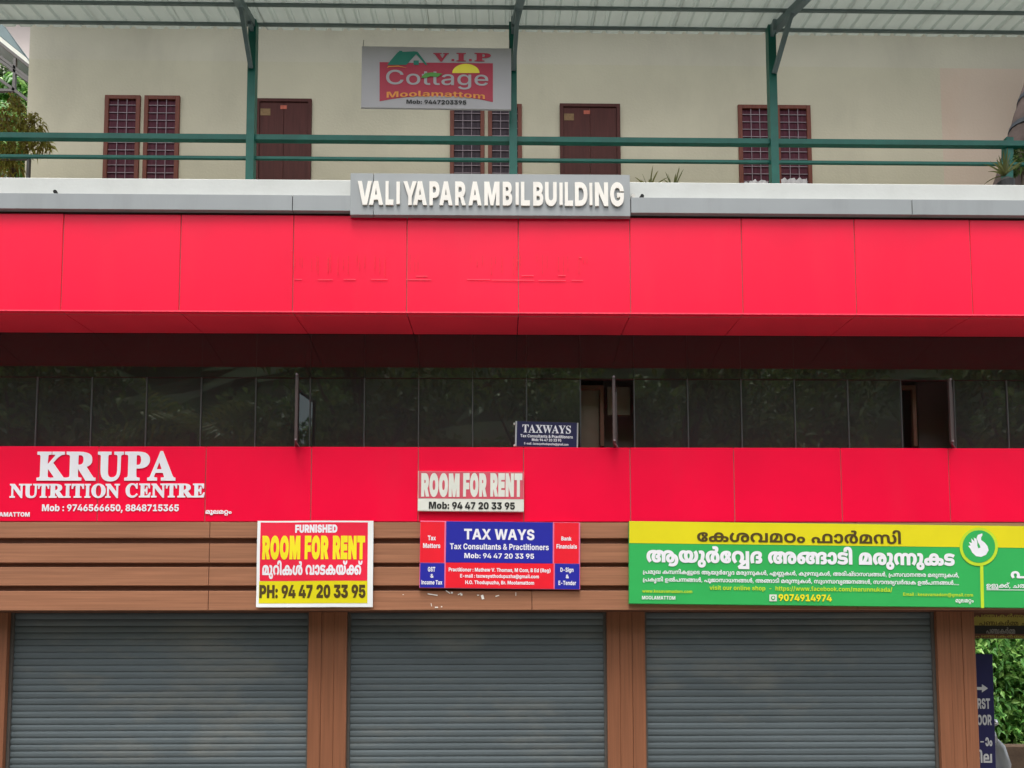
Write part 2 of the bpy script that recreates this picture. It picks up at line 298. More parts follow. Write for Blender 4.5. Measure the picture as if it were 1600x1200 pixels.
# letter outlines as plain numbers
GLYPHS = [
[0,32,134],
[0,38,337,[142,-6,-36,4,-30,10,-24,16,-18,21,-11,24,-3,27,8,38,24,31,36,27,70,47,14,11,9,13,3,15,-8,21,-10,7,-15,2,-19,-4,-12,-12,-4,-18,6,-23,16,-25,25,-28,173,-198,-80,0,-144,160,-28,34,-24,38,-8,44,2,24,10,22,14,20,20,14,24,10,28,2,28,-2,23,-10,19,-13,14,-17,8,-22,3,-22,-6,-32,-17,-28,-26,-24,-74,-53,-22,-21,-7,-24,7,-24,18,-16,26,-4,38,8,35,25,25,39,9,50,63,0,-8,-60,-20,-47,-30,-33,-19,-12,-21,-14,-25,-10]],
[0,40,196,[39,148,8,84,23,84,14,38,18,32,70,0,-30,-79,-20,-81,-6,-78,6,-64,18,-69,14,-39,18,-44,-70,0,-27,52,-20,54,-12,56]],
[0,41,196,[24,-68,18,44,14,40,18,68,6,64,-8,78,-18,81,-30,79,70,0,16,-32,16,-38,22,-84,8,-84,-4,-55,-12,-55,-20,-54,-26,-52]],[0,44,134,[13,-97,21,153,76,0,-46,-153]],[0,45,323,[244,179,0,-60,-166,0,0,60]],
[0,46,134,[68,-4,-17,2,-14,10,-9,14,-4,16,4,16,9,14,14,10,17,2,16,-2,14,-10,10,-14,2,-16,-2,-16,-10,-14,-14,-10]],[0,47,196,[189,381,-117,-435,-66,0,118,435]],
[0,48,323,[162,-5,-43,5,-35,17,-27,27,-20,37,-11,46,-4,55,4,54,12,46,19,38,27,26,35,17,43,5,42,-5,35,-17,27,-27,20,-37,12,-46,4,-54,-4,-55,-12,-46,-20,-37,-27,-27,-35,-17],[162,58,20,4,16,10,12,17,8,24,6,31,2,38,-2,38,-6,31,-8,24,-12,17,-16,10,-20,4,-20,-4,-16,-10,-12,-17,-10,-24,-4,-31,-2,-38,2,-38,4,-31,10,-24,12,-17,16,-10]],
[0,49,323,[42,0,0,62,248,0,0,-62],[214,364,0,-364,-76,0,0,296,-2,0,-84,-58,0,70,81,56]],
[0,50,323,[34,0,0,56,130,120,27,28,17,25,6,27,-8,28,-19,17,-29,7,-28,-8,-20,-18,-6,-30,-74,0,4,33,12,29,20,23,26,17,31,11,36,3,37,-3,31,-10,26,-17,19,-21,12,-27,4,-29,-8,-41,-10,-20,-18,-24,-25,-27,-33,-31,-54,-52,0,-3,153,0,0,-63]],
[0,51,323,[158,-5,-38,3,-33,10,-27,17,-22,21,-13,26,-5,31,77,0,9,-23,22,-16,30,-6,31,7,21,18,8,29,-8,28,-23,20,-17,6,-20,2,-41,0,0,50,81,80,0,2,-152,0,0,64,245,0,0,-56,-121,-114,0,16,38,1,34,-9,26,-15,21,-22,13,-27,4,-31,-4,-31,-14,-28,-22,-22,-28,-17,-34,-11]],
[0,52,323,[15,64,0,60,135,240,74,0,-132,-236,0,-2,216,0,0,-62],[190,0,0,82,2,28,0,117,70,0,0,-227]],
[0,53,323,[158,-5,-36,3,-31,11,-27,17,-20,21,-12,27,-6,29,76,0,8,-25,20,-16,28,-6,32,8,22,22,8,34,-8,33,-22,23,-33,8,-31,-6,-23,-18,-69,12,18,192,222,0,0,-64,-159,0,-9,-90,2,0,12,12,17,10,43,8,46,-8,36,-25,24,-37,8,-48,-4,-36,-13,-30,-21,-26,-26,-18,-34,-13]],
[0,54,323,[162,-5,-34,3,-32,12,-27,18,-21,24,-14,30,-4,36,11,58,15,30,20,33,84,125,78,0,-114,-166,-22,0,17,16,27,13,34,5,32,-4,28,-10,22,-16,17,-22,11,-28,4,-32,-5,-36,-13,-30,-20,-24,-26,-20,-32,-11],[162,56,31,8,21,22,8,32,-8,32,-21,22,-31,8,-30,-8,-22,-22,-7,-32,7,-32,22,-22]],
[0,55,323,[58,0,151,298,0,2,-175,0,0,64,255,0,0,-64,-151,-300]],
[0,56,323,[162,-5,-40,3,-34,10,-28,16,-22,21,-13,25,-5,28,11,42,28,32,41,16,0,2,-27,10,-21,18,-14,25,-4,28,4,27,12,23,20,20,26,15,30,10,36,2,34,-2,31,-10,26,-15,19,-20,13,-23,4,-27,-5,-28,-14,-25,-20,-18,-26,-10,0,-2,40,-16,28,-32,8,-20,2,-22,-4,-28,-14,-25,-22,-21,-28,-16,-34,-10],[162,52,32,6,20,18,8,28,-8,28,-22,19,-30,7,-32,-7,-22,-19,-8,-28,8,-28,22,-18],[162,214,26,6,19,18,7,24,-6,26,-20,16,-26,6,-28,-6,-18,-16,-7,-26,7,-24,18,-18]],
[0,57,323,[160,368,35,-3,32,-11,27,-18,21,-24,14,-30,5,-36,-12,-58,-14,-30,-21,-33,-85,-125,-76,0,113,166,21,0,-16,-16,-26,-13,-36,-5,-31,3,-27,10,-23,17,-17,22,-11,28,-3,32,4,36,12,30,20,24,27,19,31,12],[161,308,-31,-8,-21,-22,-7,-32,7,-32,21,-22,31,-8,31,8,20,22,8,32,-8,32,-20,22]],
[0,58,134,[68,-4,-17,2,-14,10,-9,14,-4,16,4,16,9,14,14,10,17,2,16,-2,14,-10,10,-14,2,-16,-2,-16,-10,-14,-14,-10],[68,175,-17,3,-14,10,-9,13,-4,17,4,16,9,14,14,10,17,2,16,-2,14,-10,10,-14,2,-16,-2,-17,-10,-13,-14,-10]],
[0,64,510,[260,-105,-54,3,-46,12,-42,19,-34,27,-26,32,-20,40,-12,46,-4,52,4,50,12,46,18,40,27,34,33,28,41,21,47,13,54,4,50,-4,46,-12,39,-18,33,-26,26,-31,20,-35,12,-41,4,-43,-6,-58,-18,-46,-14,-18,-18,-12,-22,-9,-24,-3,-31,5,-23,13,-12,24,-2,0,-10,-18,-16,-12,-22,-9,-26,-3,-32,4,-26,12,-20,18,-16,24,-9,30,-3,34,4,34,10,30,16,24,21,19,26,12,29,3,23,-2,19,-6,15,-10,9,-12,3,0,0,25,51,0,0,-165,6,-18,16,-6,14,2,10,7,8,13,5,17,3,23,0,28,-2,34,-8,31,-12,27,-18,24,-24,18,-28,14,-33,8,-38,2,-41,-2,-36,-10,-30,-14,-25,-20,-19,-26,-15,-30,-9,-35,-2,-39,2,-40,10,-36,14,-30,20,-24,25,-20,31,-14,36,-8,42,-4,38,4,34,7,25,9,20,-52,-31,-12,-43,-10],[251,59,18,2,15,6,11,10,8,14,7,38,-2,21,-5,16,-19,21,-32,7,-32,-8,-20,-23,-6,-33,6,-36,18,-26,15,-6]],
[0,65,376,[12,0,124,364,100,0,128,-364,-86,0,-56,172,-22,76,-23,90,17,0,-22,-90,-20,-76,-55,-172],[90,83,0,60,195,0,0,-60]],
[0,66,331,[32,0,0,364,146,0,36,-3,30,-9,24,-14,17,-19,10,-23,3,-26,-8,-37,-24,-26,-34,-15,0,-4,40,-11,16,-13,13,-17,9,-21,2,-26,-3,-27,-11,-24,-18,-21,-24,-15,-31,-9,-37,-4],[109,63,63,0,28,3,18,10,12,14,3,18,-7,27,-21,18,-31,7,-65,0],[109,212,57,0,28,5,20,16,6,25,-3,18,-11,14,-16,8,-22,4,-59,0]],
[0,67,370,[192,-5,-46,5,-41,17,-35,27,-26,36,-16,47,-6,55,6,55,16,46,27,37,35,26,40,17,46,5,58,-8,26,-10,22,-16,19,-18,15,-22,11,-26,7,-30,-78,0,-10,26,-16,20,-24,12,-28,4,-26,-3,-24,-11,-18,-16,-14,-24,-8,-30,-4,-34,4,-36,8,-30,14,-22,19,-18,23,-10,26,-3,28,5,23,12,17,19,10,26,78,0,-16,-48,-32,-42,-22,-17,-26,-12,-29,-8]],
[0,68,361,[161,0,-95,0,0,66,92,0,31,3,26,9,21,16,14,22,9,30,3,36,-3,36,-9,30,-14,22,-21,16,-26,8,-31,4,-94,0,0,66,98,0,51,-6,43,-16,36,-26,26,-36,16,-46,5,-52,-5,-52,-16,-46,-26,-36,-36,-26,-44,-16],[109,364,0,-364,-77,0,0,364]],
[0,69,304,[32,0,0,364,246,0,0,-64,-169,0,0,-85,155,0,0,-63,-155,0,0,-88,169,0,0,-64]],[0,70,294,[32,0,0,364,241,0,0,-64,-164,0,0,-100,148,0,0,-62,-148,0,0,-138]],
[0,71,376,[194,-5,-48,6,-42,17,-34,27,-26,37,-16,46,-6,54,6,54,17,46,27,38,34,26,41,17,45,5,58,-8,48,-26,34,-38,16,-50,-78,0,-10,23,-17,17,-22,11,-27,3,-26,-3,-23,-10,-19,-17,-14,-24,-8,-29,-4,-35,4,-35,8,-29,14,-24,19,-17,23,-11,27,-3,24,3,20,6,17,12,12,15,7,19,3,21,15,-2,-93,0,0,57,152,0,0,-45,-6,-45,-14,-38,-24,-30,-32,-22,-38,-14]],
[0,72,374,[32,0,0,364,77,0,0,-146,155,0,0,146,78,0,0,-364,-78,0,0,154,-155,0,0,-154]],[0,73,240,[18,0,0,64,64,0,0,236,-64,0,0,64,204,0,0,-64,-64,0,0,-236,64,0,0,-64]],[0,76,282,[32,0,0,364,77,0,0,-300,156,0,0,-64]],
[0,77,467,[32,0,0,364,118,0,56,-162,10,-31,9,-41,9,-43,8,-36,-16,0,8,35,8,43,10,41,9,32,55,162,119,0,0,-364,-77,0,0,168,0,30,2,40,0,42,1,40,5,0,-10,-42,-12,-43,-10,-38,-10,-29,-58,-168,-64,0,-60,168,-9,29,-11,37,-12,43,-10,43,6,0,0,-39,1,-43,1,-39,0,-31,0,-168]],
[0,78,382,[32,0,0,364,86,0,112,-180,18,-32,18,-37,19,-46,-7,0,-4,43,-2,45,-1,36,0,171,79,0,0,-364,-86,0,-102,164,-22,37,-20,39,-26,51,10,0,4,-51,2,-44,0,-32,0,-164]],
[0,79,386,[193,-5,-46,5,-41,17,-34,27,-27,36,-17,47,-6,55,6,55,17,46,27,37,34,26,41,17,46,5,45,-5,42,-17,34,-26,26,-37,18,-46,5,-55,-5,-56,-18,-46,-26,-36,-34,-27,-42,-17],[193,63,26,3,23,11,18,17,14,23,8,29,3,36,-3,35,-8,30,-14,23,-18,17,-23,10,-26,3,-27,-3,-22,-10,-18,-17,-14,-24,-8,-29,-4,-35,4,-36,8,-29,14,-23,18,-17,22,-11]],
[0,80,324,[32,0,0,364,144,0,38,-4,32,-12,26,-19,18,-25,12,-30,4,-34,-4,-34,-12,-30,-19,-24,-26,-18,-33,-12,-38,-4,-92,0,0,62,79,0,20,2,17,5,22,21,6,32,-6,32,-22,21,-17,5,-21,2,-51,0,0,-300]],
[0,82,329,[32,0,0,364,144,0,38,-4,32,-11,26,-17,18,-24,12,-30,4,-33,-4,-34,-12,-29,-19,-22,-26,-18,-33,-10,-38,-3,-96,0,0,62,83,0,37,6,22,18,6,30,-6,31,-22,18,-17,5,-21,1,-51,0,0,-300],[234,0,-88,166,82,0,91,-166]],
[0,83,328,[167,-5,-41,3,-36,10,-29,17,-21,23,-14,30,-6,36,74,0,12,-30,24,-18,36,-6,34,5,22,16,8,23,-7,20,-21,15,-34,11,-39,9,-41,15,-32,20,-20,28,-6,36,4,32,14,26,21,22,27,17,34,10,38,3,38,-3,32,-11,28,-16,20,-22,12,-26,5,-31,-74,0,-6,19,-13,14,-18,10,-25,2,-31,-5,-20,-15,-8,-20,8,-22,22,-14,28,-10,32,-7,44,-15,35,-22,23,-30,8,-40,-4,-31,-13,-27,-21,-22,-27,-16,-35,-10]],
[0,84,334,[18,300,0,64,299,0,0,-64,-111,0,0,-300,-77,0,0,300]],
[0,85,366,[182,-5,-42,4,-36,13,-30,20,-23,26,-15,32,-4,38,0,236,77,0,0,-230,9,-36,11,-15,15,-11,18,-7,20,-2,22,2,18,7,14,11,12,15,8,36,0,230,78,0,0,-236,-5,-38,-15,-32,-22,-26,-30,-20,-37,-13]],
[0,86,376,[139,0,-127,364,86,0,56,-172,22,-76,22,-88,-16,0,22,88,20,76,55,172,85,0,-124,-364]],
[0,87,521,[110,0,-98,364,84,0,41,-176,9,-48,9,-53,8,-50,-14,0,9,50,9,53,11,48,42,176,80,0,44,-176,10,-48,8,-53,10,-50,-14,0,8,50,8,53,10,48,40,176,85,0,-97,-364,-88,0,-48,182,-13,69,-12,75,19,0,-12,-74,-14,-70,-47,-182]],
[0,88,372,[12,0,151,214,0,-58,-139,208,90,0,38,-60,18,-32,14,-26,13,-26,-21,0,14,26,13,26,19,32,39,60,87,0,-136,-204,0,56,147,-216,-91,0,-50,75,-16,26,-11,21,-11,20,12,0,-12,-20,-11,-21,-17,-26,-50,-75]],
[0,89,368,[146,0,0,136,-134,228,90,0,60,-113,17,-34,15,-39,-16,0,14,40,16,33,58,113,90,0,-133,-228,0,-136]],
[0,97,291,[107,-5,-25,2,-22,7,-18,12,-14,15,-9,21,-3,24,2,21,6,17,24,25,32,15,39,6,38,5,21,7,7,12,0,2,-5,19,-14,12,-23,4,-23,-4,-18,-11,-8,-16,-70,11,9,22,14,19,19,14,22,12,26,6,30,2,43,-5,37,-17,27,-28,7,-20,2,-22,0,-184,-71,0,0,38,-3,0,-18,-22,-26,-16],[128,47,30,7,20,18,8,26,0,28,-10,-4,-14,-3,-16,-3,-14,-2,-22,-6,-16,-12,-6,-18,6,-16,14,-11]],
[0,98,316,[186,-4,-38,7,-24,19,-16,22,-3,0,0,-44,-75,0,0,364,76,0,0,-137,2,0,15,23,25,18,17,6,21,2,29,-4,26,-11,23,-19,18,-28,10,-35,4,-43,-3,-42,-11,-35,-18,-27,-22,-20,-26,-12],[162,56,17,2,14,8,11,12,8,16,7,42,-7,42,-8,16,-11,12,-14,8,-17,2,-17,-2,-15,-8,-10,-12,-9,-16,-7,-42,8,-42,8,-16,11,-12,14,-8]],
[0,99,295,[154,-6,-39,5,-33,13,-26,22,-20,28,-12,34,-4,40,4,39,12,35,20,28,26,20,33,14,39,4,45,-6,37,-18,26,-30,14,-38,-70,-12,-7,18,-11,15,-15,9,-19,3,-17,-3,-15,-7,-11,-12,-8,-17,-7,-42,7,-43,8,-17,11,-12,15,-8,17,-2,20,3,14,9,12,16,6,20,70,-14,-14,-38,-26,-30,-36,-19]],
[0,100,316,[130,-4,-30,4,-26,12,-22,20,-18,27,-11,35,-3,42,3,43,11,35,18,28,23,19,26,11,29,4,20,-2,18,-6,25,-18,15,-23,2,0,0,137,76,0,0,-364,-75,0,0,44,-3,0,-16,-22,-24,-19,-18,-5],[154,56,17,2,14,8,11,12,8,16,8,42,-8,42,-8,16,-11,12,-14,8,-17,2,-17,-2,-15,-8,-10,-12,-8,-16,-7,-42,7,-42,8,-16,11,-12,14,-8]],
[0,101,298,[154,-6,-38,5,-34,13,-26,20,-20,28,-12,35,-4,40,4,39,12,35,19,29,27,20,32,14,37,4,51,-8,22,-11,18,-15,16,-20,12,-24,8,-28,2,-32,0,-21,-230,0,0,47,194,0,-36,-12,-6,36,-19,24,-14,6,-17,2,-18,-2,-14,-6,-19,-24,-7,-34,0,-32,2,-22,6,-18,9,-13,13,-10,32,-8,23,3,17,12,12,16,68,-12,-10,-21,-13,-19,-19,-14,-22,-12,-27,-7]],
[0,102,200,[184,273,0,-57,-179,0,0,57],[52,0,0,292,4,28,8,22,14,17,18,12,22,7,24,3,32,-3,22,-5,-14,-57,-11,3,-13,1,-14,-2,-10,-6,-6,-21,0,-291]],
[0,103,316,[152,-108,-32,2,-28,7,-22,10,-19,14,-13,17,-8,18,64,17,11,-15,19,-11,28,-5,25,4,19,9,12,17,4,22,0,50,-6,0,-15,-21,-24,-17,-37,-6,-29,4,-27,10,-22,18,-18,26,-11,34,-3,41,3,43,11,34,18,28,23,19,27,11,28,4,21,-2,17,-6,26,-18,14,-23,4,0,0,46,74,0,0,-270,-4,-34,-13,-27,-21,-22,-26,-16,-32,-9],[154,61,17,2,15,7,10,11,9,15,7,41,-7,42,-19,27,-15,8,-17,2,-17,-2,-14,-8,-19,-28,-7,-41,7,-41,8,-14,11,-12,14,-7]],
[0,104,312,[106,158,0,-158,-76,0,0,364,75,0,0,-160,-6,0,13,31,20,23,24,14,32,4,26,-2,24,-10,18,-15,14,-21,9,-25,3,-29,0,-174,-76,0,0,160,-3,22,-9,17,-16,11,-20,4,-27,-7,-18,-19]],
[0,105,137,[30,0,0,273,76,0,0,-273],[68,308,-16,2,-12,9,-10,13,-2,14,2,15,10,13,12,8,16,2,16,-2,14,-8,8,-13,4,-15,-4,-14,-8,-13,-14,-9]],
[0,107,291,[99,78,0,92,11,0,88,103,86,0,-116,-137,-19,0],[30,0,0,364,76,0,0,-364],[201,0,-80,118,50,54,119,-172]],[0,108,156,[114,-2,-38,5,-26,13,-14,24,-6,32,0,292,76,0,0,-282,5,-19,15,-5,9,0,5,1,12,-55,-16,-4]],
[0,109,458,[30,0,0,273,70,0,4,-69,-5,0,8,24,11,18,29,24,35,7,26,-5,21,-14,16,-24,11,-34,-8,0,8,24,12,20,32,25,40,8,24,-3,21,-8,17,-14,14,-18,8,-22,3,-28,0,-184,-75,0,0,169,-4,20,-8,14,-14,9,-17,2,-23,-6,-16,-16,-4,-25,0,-167,-74,0,0,171,-2,17,-10,14,-12,9,-18,3,-22,-6,-16,-16,-6,-28,0,-164]],
[0,110,312,[106,158,0,-158,-76,0,0,273,72,0,1,-69,-4,0,13,31,20,23,24,14,32,4,26,-2,24,-10,18,-15,14,-21,9,-25,3,-29,0,-174,-76,0,0,160,-3,22,-9,17,-16,11,-20,4,-27,-7,-18,-19]],
[0,111,307,[154,-6,-39,5,-33,13,-26,22,-20,28,-12,34,-4,40,4,39,12,35,20,28,26,20,33,14,39,4,38,-4,33,-14,27,-20,20,-28,12,-35,4,-39,-4,-40,-12,-34,-20,-28,-27,-22,-33,-13],[154,54,17,2,15,8,10,13,8,17,7,42,-7,42,-8,16,-10,12,-15,8,-17,3,-18,-3,-14,-8,-11,-12,-8,-16,-7,-42,7,-42,8,-17,11,-13,14,-8]],
[0,112,316,[30,-102,0,375,75,0,0,-46,3,0,15,23,25,18,17,6,21,2,29,-4,26,-11,23,-19,18,-28,10,-35,4,-43,-3,-42,-11,-35,-18,-27,-22,-20,-26,-12,-30,-4,-38,7,-24,19,-16,22,-2,0,0,-146],[162,56,17,2,14,8,11,12,8,16,7,42,-7,42,-8,16,-11,12,-14,8,-17,2,-17,-2,-15,-8,-10,-12,-9,-16,-7,-42,8,-42,8,-16,11,-12,14,-8]],
[0,114,205,[30,0,0,273,74,0,0,-48,3,0,10,23,15,16,18,10,22,2,12,0,12,-2,0,-67,-14,3,-18,0,-30,-6,-20,-20,-8,-30,0,-154]],
[0,115,282,[140,-6,-31,3,-27,7,-24,12,-18,16,-14,20,-8,24,71,11,7,-17,11,-11,15,-7,20,-2,19,2,14,5,9,9,2,10,-8,18,-26,10,-48,10,-34,10,-25,17,-15,23,-4,28,3,24,11,21,17,17,23,12,28,8,33,2,31,-2,26,-6,22,-12,16,-14,13,-18,7,-21,-66,-11,-16,22,-14,6,-18,2,-29,-6,-9,-9,-3,-11,7,-17,11,-6,17,-5,49,-10,35,-10,24,-16,15,-20,5,-28,-4,-24,-12,-22,-19,-18,-25,-14,-30,-8]],
[0,116,184,[168,273,0,-57,-163,0,0,57],[42,338,76,0,0,-258,6,-18,18,-6,12,1,12,2,10,-57,-25,-4,-23,-2,-37,5,-27,15,-16,24,-6,34]],
[0,117,312,[124,-4,-26,4,-23,9,-19,15,-14,20,-8,26,-4,30,0,173,76,0,0,-160,4,-23,9,-16,15,-11,20,-3,28,6,18,20,6,30,0,157,76,0,0,-273,-72,0,0,68,4,0,-14,-30,-19,-22,-25,-14]],
[0,118,302,[108,0,-101,273,81,0,44,-140,15,-54,13,-57,-16,0,12,57,14,54,45,140,79,0,-100,-273]],
[0,119,426,[87,0,-80,273,79,0,23,-99,13,-60,13,-70,-9,0,14,70,14,60,25,99,69,0,24,-99,14,-60,13,-70,-8,0,13,70,12,60,23,99,81,0,-82,-273,-76,0,-30,104,-9,34,-9,40,-8,36,14,0,-9,-36,-9,-40,-8,-34,-30,-104]],
[0,120,292,[10,0,106,170,-1,-60,-100,163,81,0,24,-43,22,-42,18,-40,-28,0,20,40,21,42,25,43,80,0,-102,-163,0,58,106,-168,-81,0,-29,50,-22,42,-20,41,28,0,-18,-41,-21,-42,-29,-50]],
[0,121,302,[29,-96,17,56,10,-2,26,-2,18,8,8,21,2,14,-103,274,81,0,44,-140,14,-54,12,-57,-18,0,14,57,15,54,47,140,80,0,-116,-305,-22,-38,-32,-25,-22,-7,-26,-2,-28,2]],
[0,122,287,[29,0,0,46,133,164,0,2,-128,0,0,61,220,0,0,-49,-126,-162,0,-2,130,0,0,-60]],[1,32,134],[1,45,322,[246,182,0,-74,-170,0,0,74]],
[1,48,322,[161,-5,-46,5,-37,18,-29,26,-21,37,-12,46,-4,55,4,54,12,46,21,38,29,26,37,17,46,5,47,-5,37,-17,29,-27,20,-37,12,-46,4,-54,-4,-55,-12,-46,-20,-37,-29,-26,-37,-18],[161,75,17,3,12,8,10,14,6,20,4,28,2,34,-2,34,-4,28,-6,20,-10,14,-12,8,-17,3,-16,-3,-13,-8,-10,-14,-6,-20,-4,-28,-1,-34,1,-34,4,-28,6,-20,10,-14,13,-8]],
[1,50,322,[25,0,0,71,135,112,24,21,15,20,5,24,-6,24,-16,15,-24,5,-24,-5,-16,-16,-6,-26,-94,0,4,36,14,30,20,25,28,18,34,11,40,3,40,-3,36,-11,28,-16,21,-22,13,-28,4,-32,-8,-42,-12,-21,-20,-24,-27,-27,-37,-32,-34,-29,0,-3,142,0,0,-78]],
[1,51,322,[160,-5,-42,4,-36,11,-30,18,-22,23,-14,28,-4,32,99,0,7,-19,18,-12,24,-6,24,6,16,15,6,23,-6,22,-19,16,-27,6,-48,0,0,60,74,60,0,2,-150,0,0,80,266,0,0,-72,-126,-102,0,23,38,2,35,-7,28,-16,21,-22,14,-28,4,-32,-4,-33,-16,-29,-23,-22,-31,-17,-36,-11]],
[1,52,322,[4,56,0,78,130,230,94,0,-126,-228,0,-2,216,0,0,-78],[181,0,0,80,4,34,0,113,89,0,0,-227]],
[1,53,322,[159,-5,-39,4,-36,11,-28,18,-22,23,-14,28,-6,32,96,0,7,-22,18,-14,24,-5,27,6,17,18,7,28,-7,28,-17,18,-27,7,-29,-8,-20,-21,-86,18,14,200,244,0,0,-80,-163,0,-7,-80,2,0,12,16,18,12,22,8,26,2,45,-8,36,-24,23,-38,9,-47,-5,-36,-13,-31,-22,-26,-29,-20,-36,-12]],
[1,55,322,[51,0,143,282,0,2,-168,0,0,80,270,0,0,-80,-144,-284]],
[1,57,322,[159,368,37,-3,34,-11,30,-16,24,-25,16,-31,4,-38,-11,-60,-31,-56,-86,-128,-96,0,108,158,33,0,-17,-14,-31,-14,-40,-4,-32,3,-28,10,-23,16,-18,23,-10,28,-4,33,4,37,14,32,22,26,28,19,34,11],[160,294,-26,-7,-18,-18,-6,-27,6,-26,18,-19,26,-7,26,7,18,19,6,26,-6,27,-18,18]],
[1,58,134,[67,-6,-19,4,-17,10,-11,16,-3,20,3,19,11,16,17,11,19,4,20,-4,16,-11,11,-16,4,-19,-4,-20,-11,-16,-16,-10],[67,162,-19,3,-17,11,-11,16,-3,19,3,19,11,16,17,11,19,3,20,-3,16,-11,11,-16,4,-19,-4,-19,-11,-16,-16,-11]],
[1,65,398,[11,0,118,364,135,0,122,-364,-112,0,-42,141,-26,95,-22,98,22,0,-20,-98,-24,-95,-40,-141],[98,70,0,74,201,0,0,-74]],
[1,66,334,[24,0,0,364,157,0,39,-3,31,-9,25,-13,18,-18,10,-23,4,-25,-8,-37,-25,-28,-37,-14,0,-4,22,-4,20,-8,18,-13,13,-17,9,-21,2,-24,-4,-28,-11,-25,-19,-21,-25,-15,-31,-10,-37,-4],[122,78,46,0,22,3,16,7,9,12,3,16,-6,22,-16,13,-26,5,-48,0],[122,217,40,0,24,4,15,11,5,20,-2,14,-10,11,-13,7,-17,2,-42,0]],
[1,68,362,[164,0,-100,0,0,84,96,0,25,2,21,6,17,12,12,18,7,26,3,34,-3,34,-7,25,-13,19,-17,11,-22,7,-27,2,-94,0,0,84,100,0,52,-6,45,-16,36,-26,27,-36,16,-46,6,-52,-6,-53,-16,-45,-26,-36,-36,-26,-44,-16],[122,364,0,-364,-98,0,0,364]],
[1,69,306,[24,0,0,364,262,0,0,-80,-164,0,0,-62,150,0,0,-77,-150,0,0,-65,162,0,0,-80]],[1,70,292,[24,0,0,364,256,0,0,-80,-158,0,0,-82,142,0,0,-78,-142,0,0,-124]],
[1,71,377,[196,-5,-50,6,-44,17,-36,27,-26,37,-18,46,-5,53,6,55,18,47,28,37,37,27,42,16,47,5,60,-8,49,-26,20,-19,14,-21,11,-24,5,-26,-99,0,-7,16,-13,12,-17,8,-21,2,-23,-2,-20,-9,-15,-15,-11,-20,-7,-24,-3,-30,3,-29,7,-25,10,-20,16,-15,19,-9,23,-3,21,1,17,6,22,18,8,29,17,-2,-83,0,0,70,161,0,0,-50,-5,-47,-16,-38,-25,-32,-33,-22,-40,-14]],
[1,72,375,[24,0,0,364,98,0,0,-138,131,0,0,138,99,0,0,-364,-99,0,0,146,-131,0,0,-146]],[1,73,254,[14,0,0,80,64,0,0,204,-64,0,0,80,226,0,0,-80,-64,0,0,-204,64,0,0,-80]],[1,76,282,[24,0,0,364,98,0,0,-284,147,0,0,-80]],
[1,77,478,[24,0,0,364,155,0,33,-114,10,-39,10,-51,10,-54,6,-43,-18,0,7,43,9,54,11,51,9,39,32,114,156,0,0,-364,-99,0,0,140,1,34,1,45,1,49,1,46,5,0,-10,-48,-11,-48,-11,-44,-10,-34,-42,-140,-82,0,-42,140,-10,34,-12,44,-12,48,-10,48,7,0,1,-46,1,-49,1,-45,1,-34,0,-140]],
[1,78,385,[24,0,0,364,107,0,87,-143,20,-37,20,-41,18,-52,-8,0,-4,45,-3,52,-1,42,0,134,102,0,0,-364,-108,0,-81,133,-24,42,-20,42,-22,51,10,0,4,-52,3,-46,1,-37,0,-133]],
[1,79,388,[194,-5,-48,5,-42,16,-36,27,-28,37,-17,46,-6,56,6,56,17,46,28,37,36,27,42,16,48,4,47,-4,43,-16,36,-27,27,-37,17,-46,6,-56,-6,-56,-17,-46,-27,-37,-36,-27,-43,-16],[194,81,22,3,19,8,15,15,10,19,7,26,2,30,-2,30,-7,25,-10,20,-15,14,-19,9,-22,2,-22,-2,-20,-9,-14,-14,-10,-20,-7,-25,-3,-30,3,-30,7,-26,10,-19,14,-15,20,-8]],
[1,80,328,[24,0,0,364,156,0,38,-4,33,-12,27,-20,20,-26,13,-31,5,-36,-5,-37,-13,-30,-20,-26,-28,-18,-34,-12,-39,-4,-94,0,0,76,73,0,31,7,19,17,6,27,-6,27,-19,17,-31,5,-34,0,0,-284]],
[1,82,334,[24,0,0,364,156,0,38,-4,33,-11,27,-18,20,-25,13,-30,5,-36,-5,-36,-13,-30,-20,-23,-28,-17,-34,-10,-39,-4,-94,0,0,77,73,0,31,4,19,14,6,25,-6,26,-19,14,-31,4,-34,0,0,-284],[220,0,-88,167,104,0,92,-167]],
[1,83,333,[172,-4,-45,3,-39,11,-30,18,-24,25,-15,33,-5,42,94,0,8,-28,22,-18,32,-6,26,4,17,12,5,16,-5,14,-17,12,-32,8,-37,8,-43,14,-33,22,-21,28,-6,39,4,33,14,28,22,22,30,18,36,11,40,3,42,-3,34,-11,29,-18,21,-24,14,-28,4,-34,-95,0,-3,16,-10,12,-14,7,-22,3,-24,-4,-15,-10,-5,-14,6,-15,16,-11,28,-9,29,-6,51,-17,36,-24,20,-32,7,-38,-5,-34,-13,-28,-21,-22,-30,-16,-36,-9]],
[1,84,344,[14,284,0,80,316,0,0,-80,-109,0,0,-284,-99,0,0,284]],[1,85,361,[180,-4,-44,4,-38,12,-32,20,-23,27,-15,33,-4,39,0,233,98,0,0,-225,8,-30,20,-21,30,-7,30,7,21,21,8,30,0,225,99,0,0,-233,-6,-39,-14,-33,-24,-27,-32,-20,-38,-12]],
[1,86,398,[134,0,-123,364,112,0,43,-142,24,-92,22,-97,-22,0,22,97,24,92,40,142,110,0,-118,-364]],[1,89,388,[146,0,0,126,-135,238,116,0,53,-110,12,-30,12,-36,-14,0,10,36,12,30,49,110,115,0,-131,-238,0,-126]],
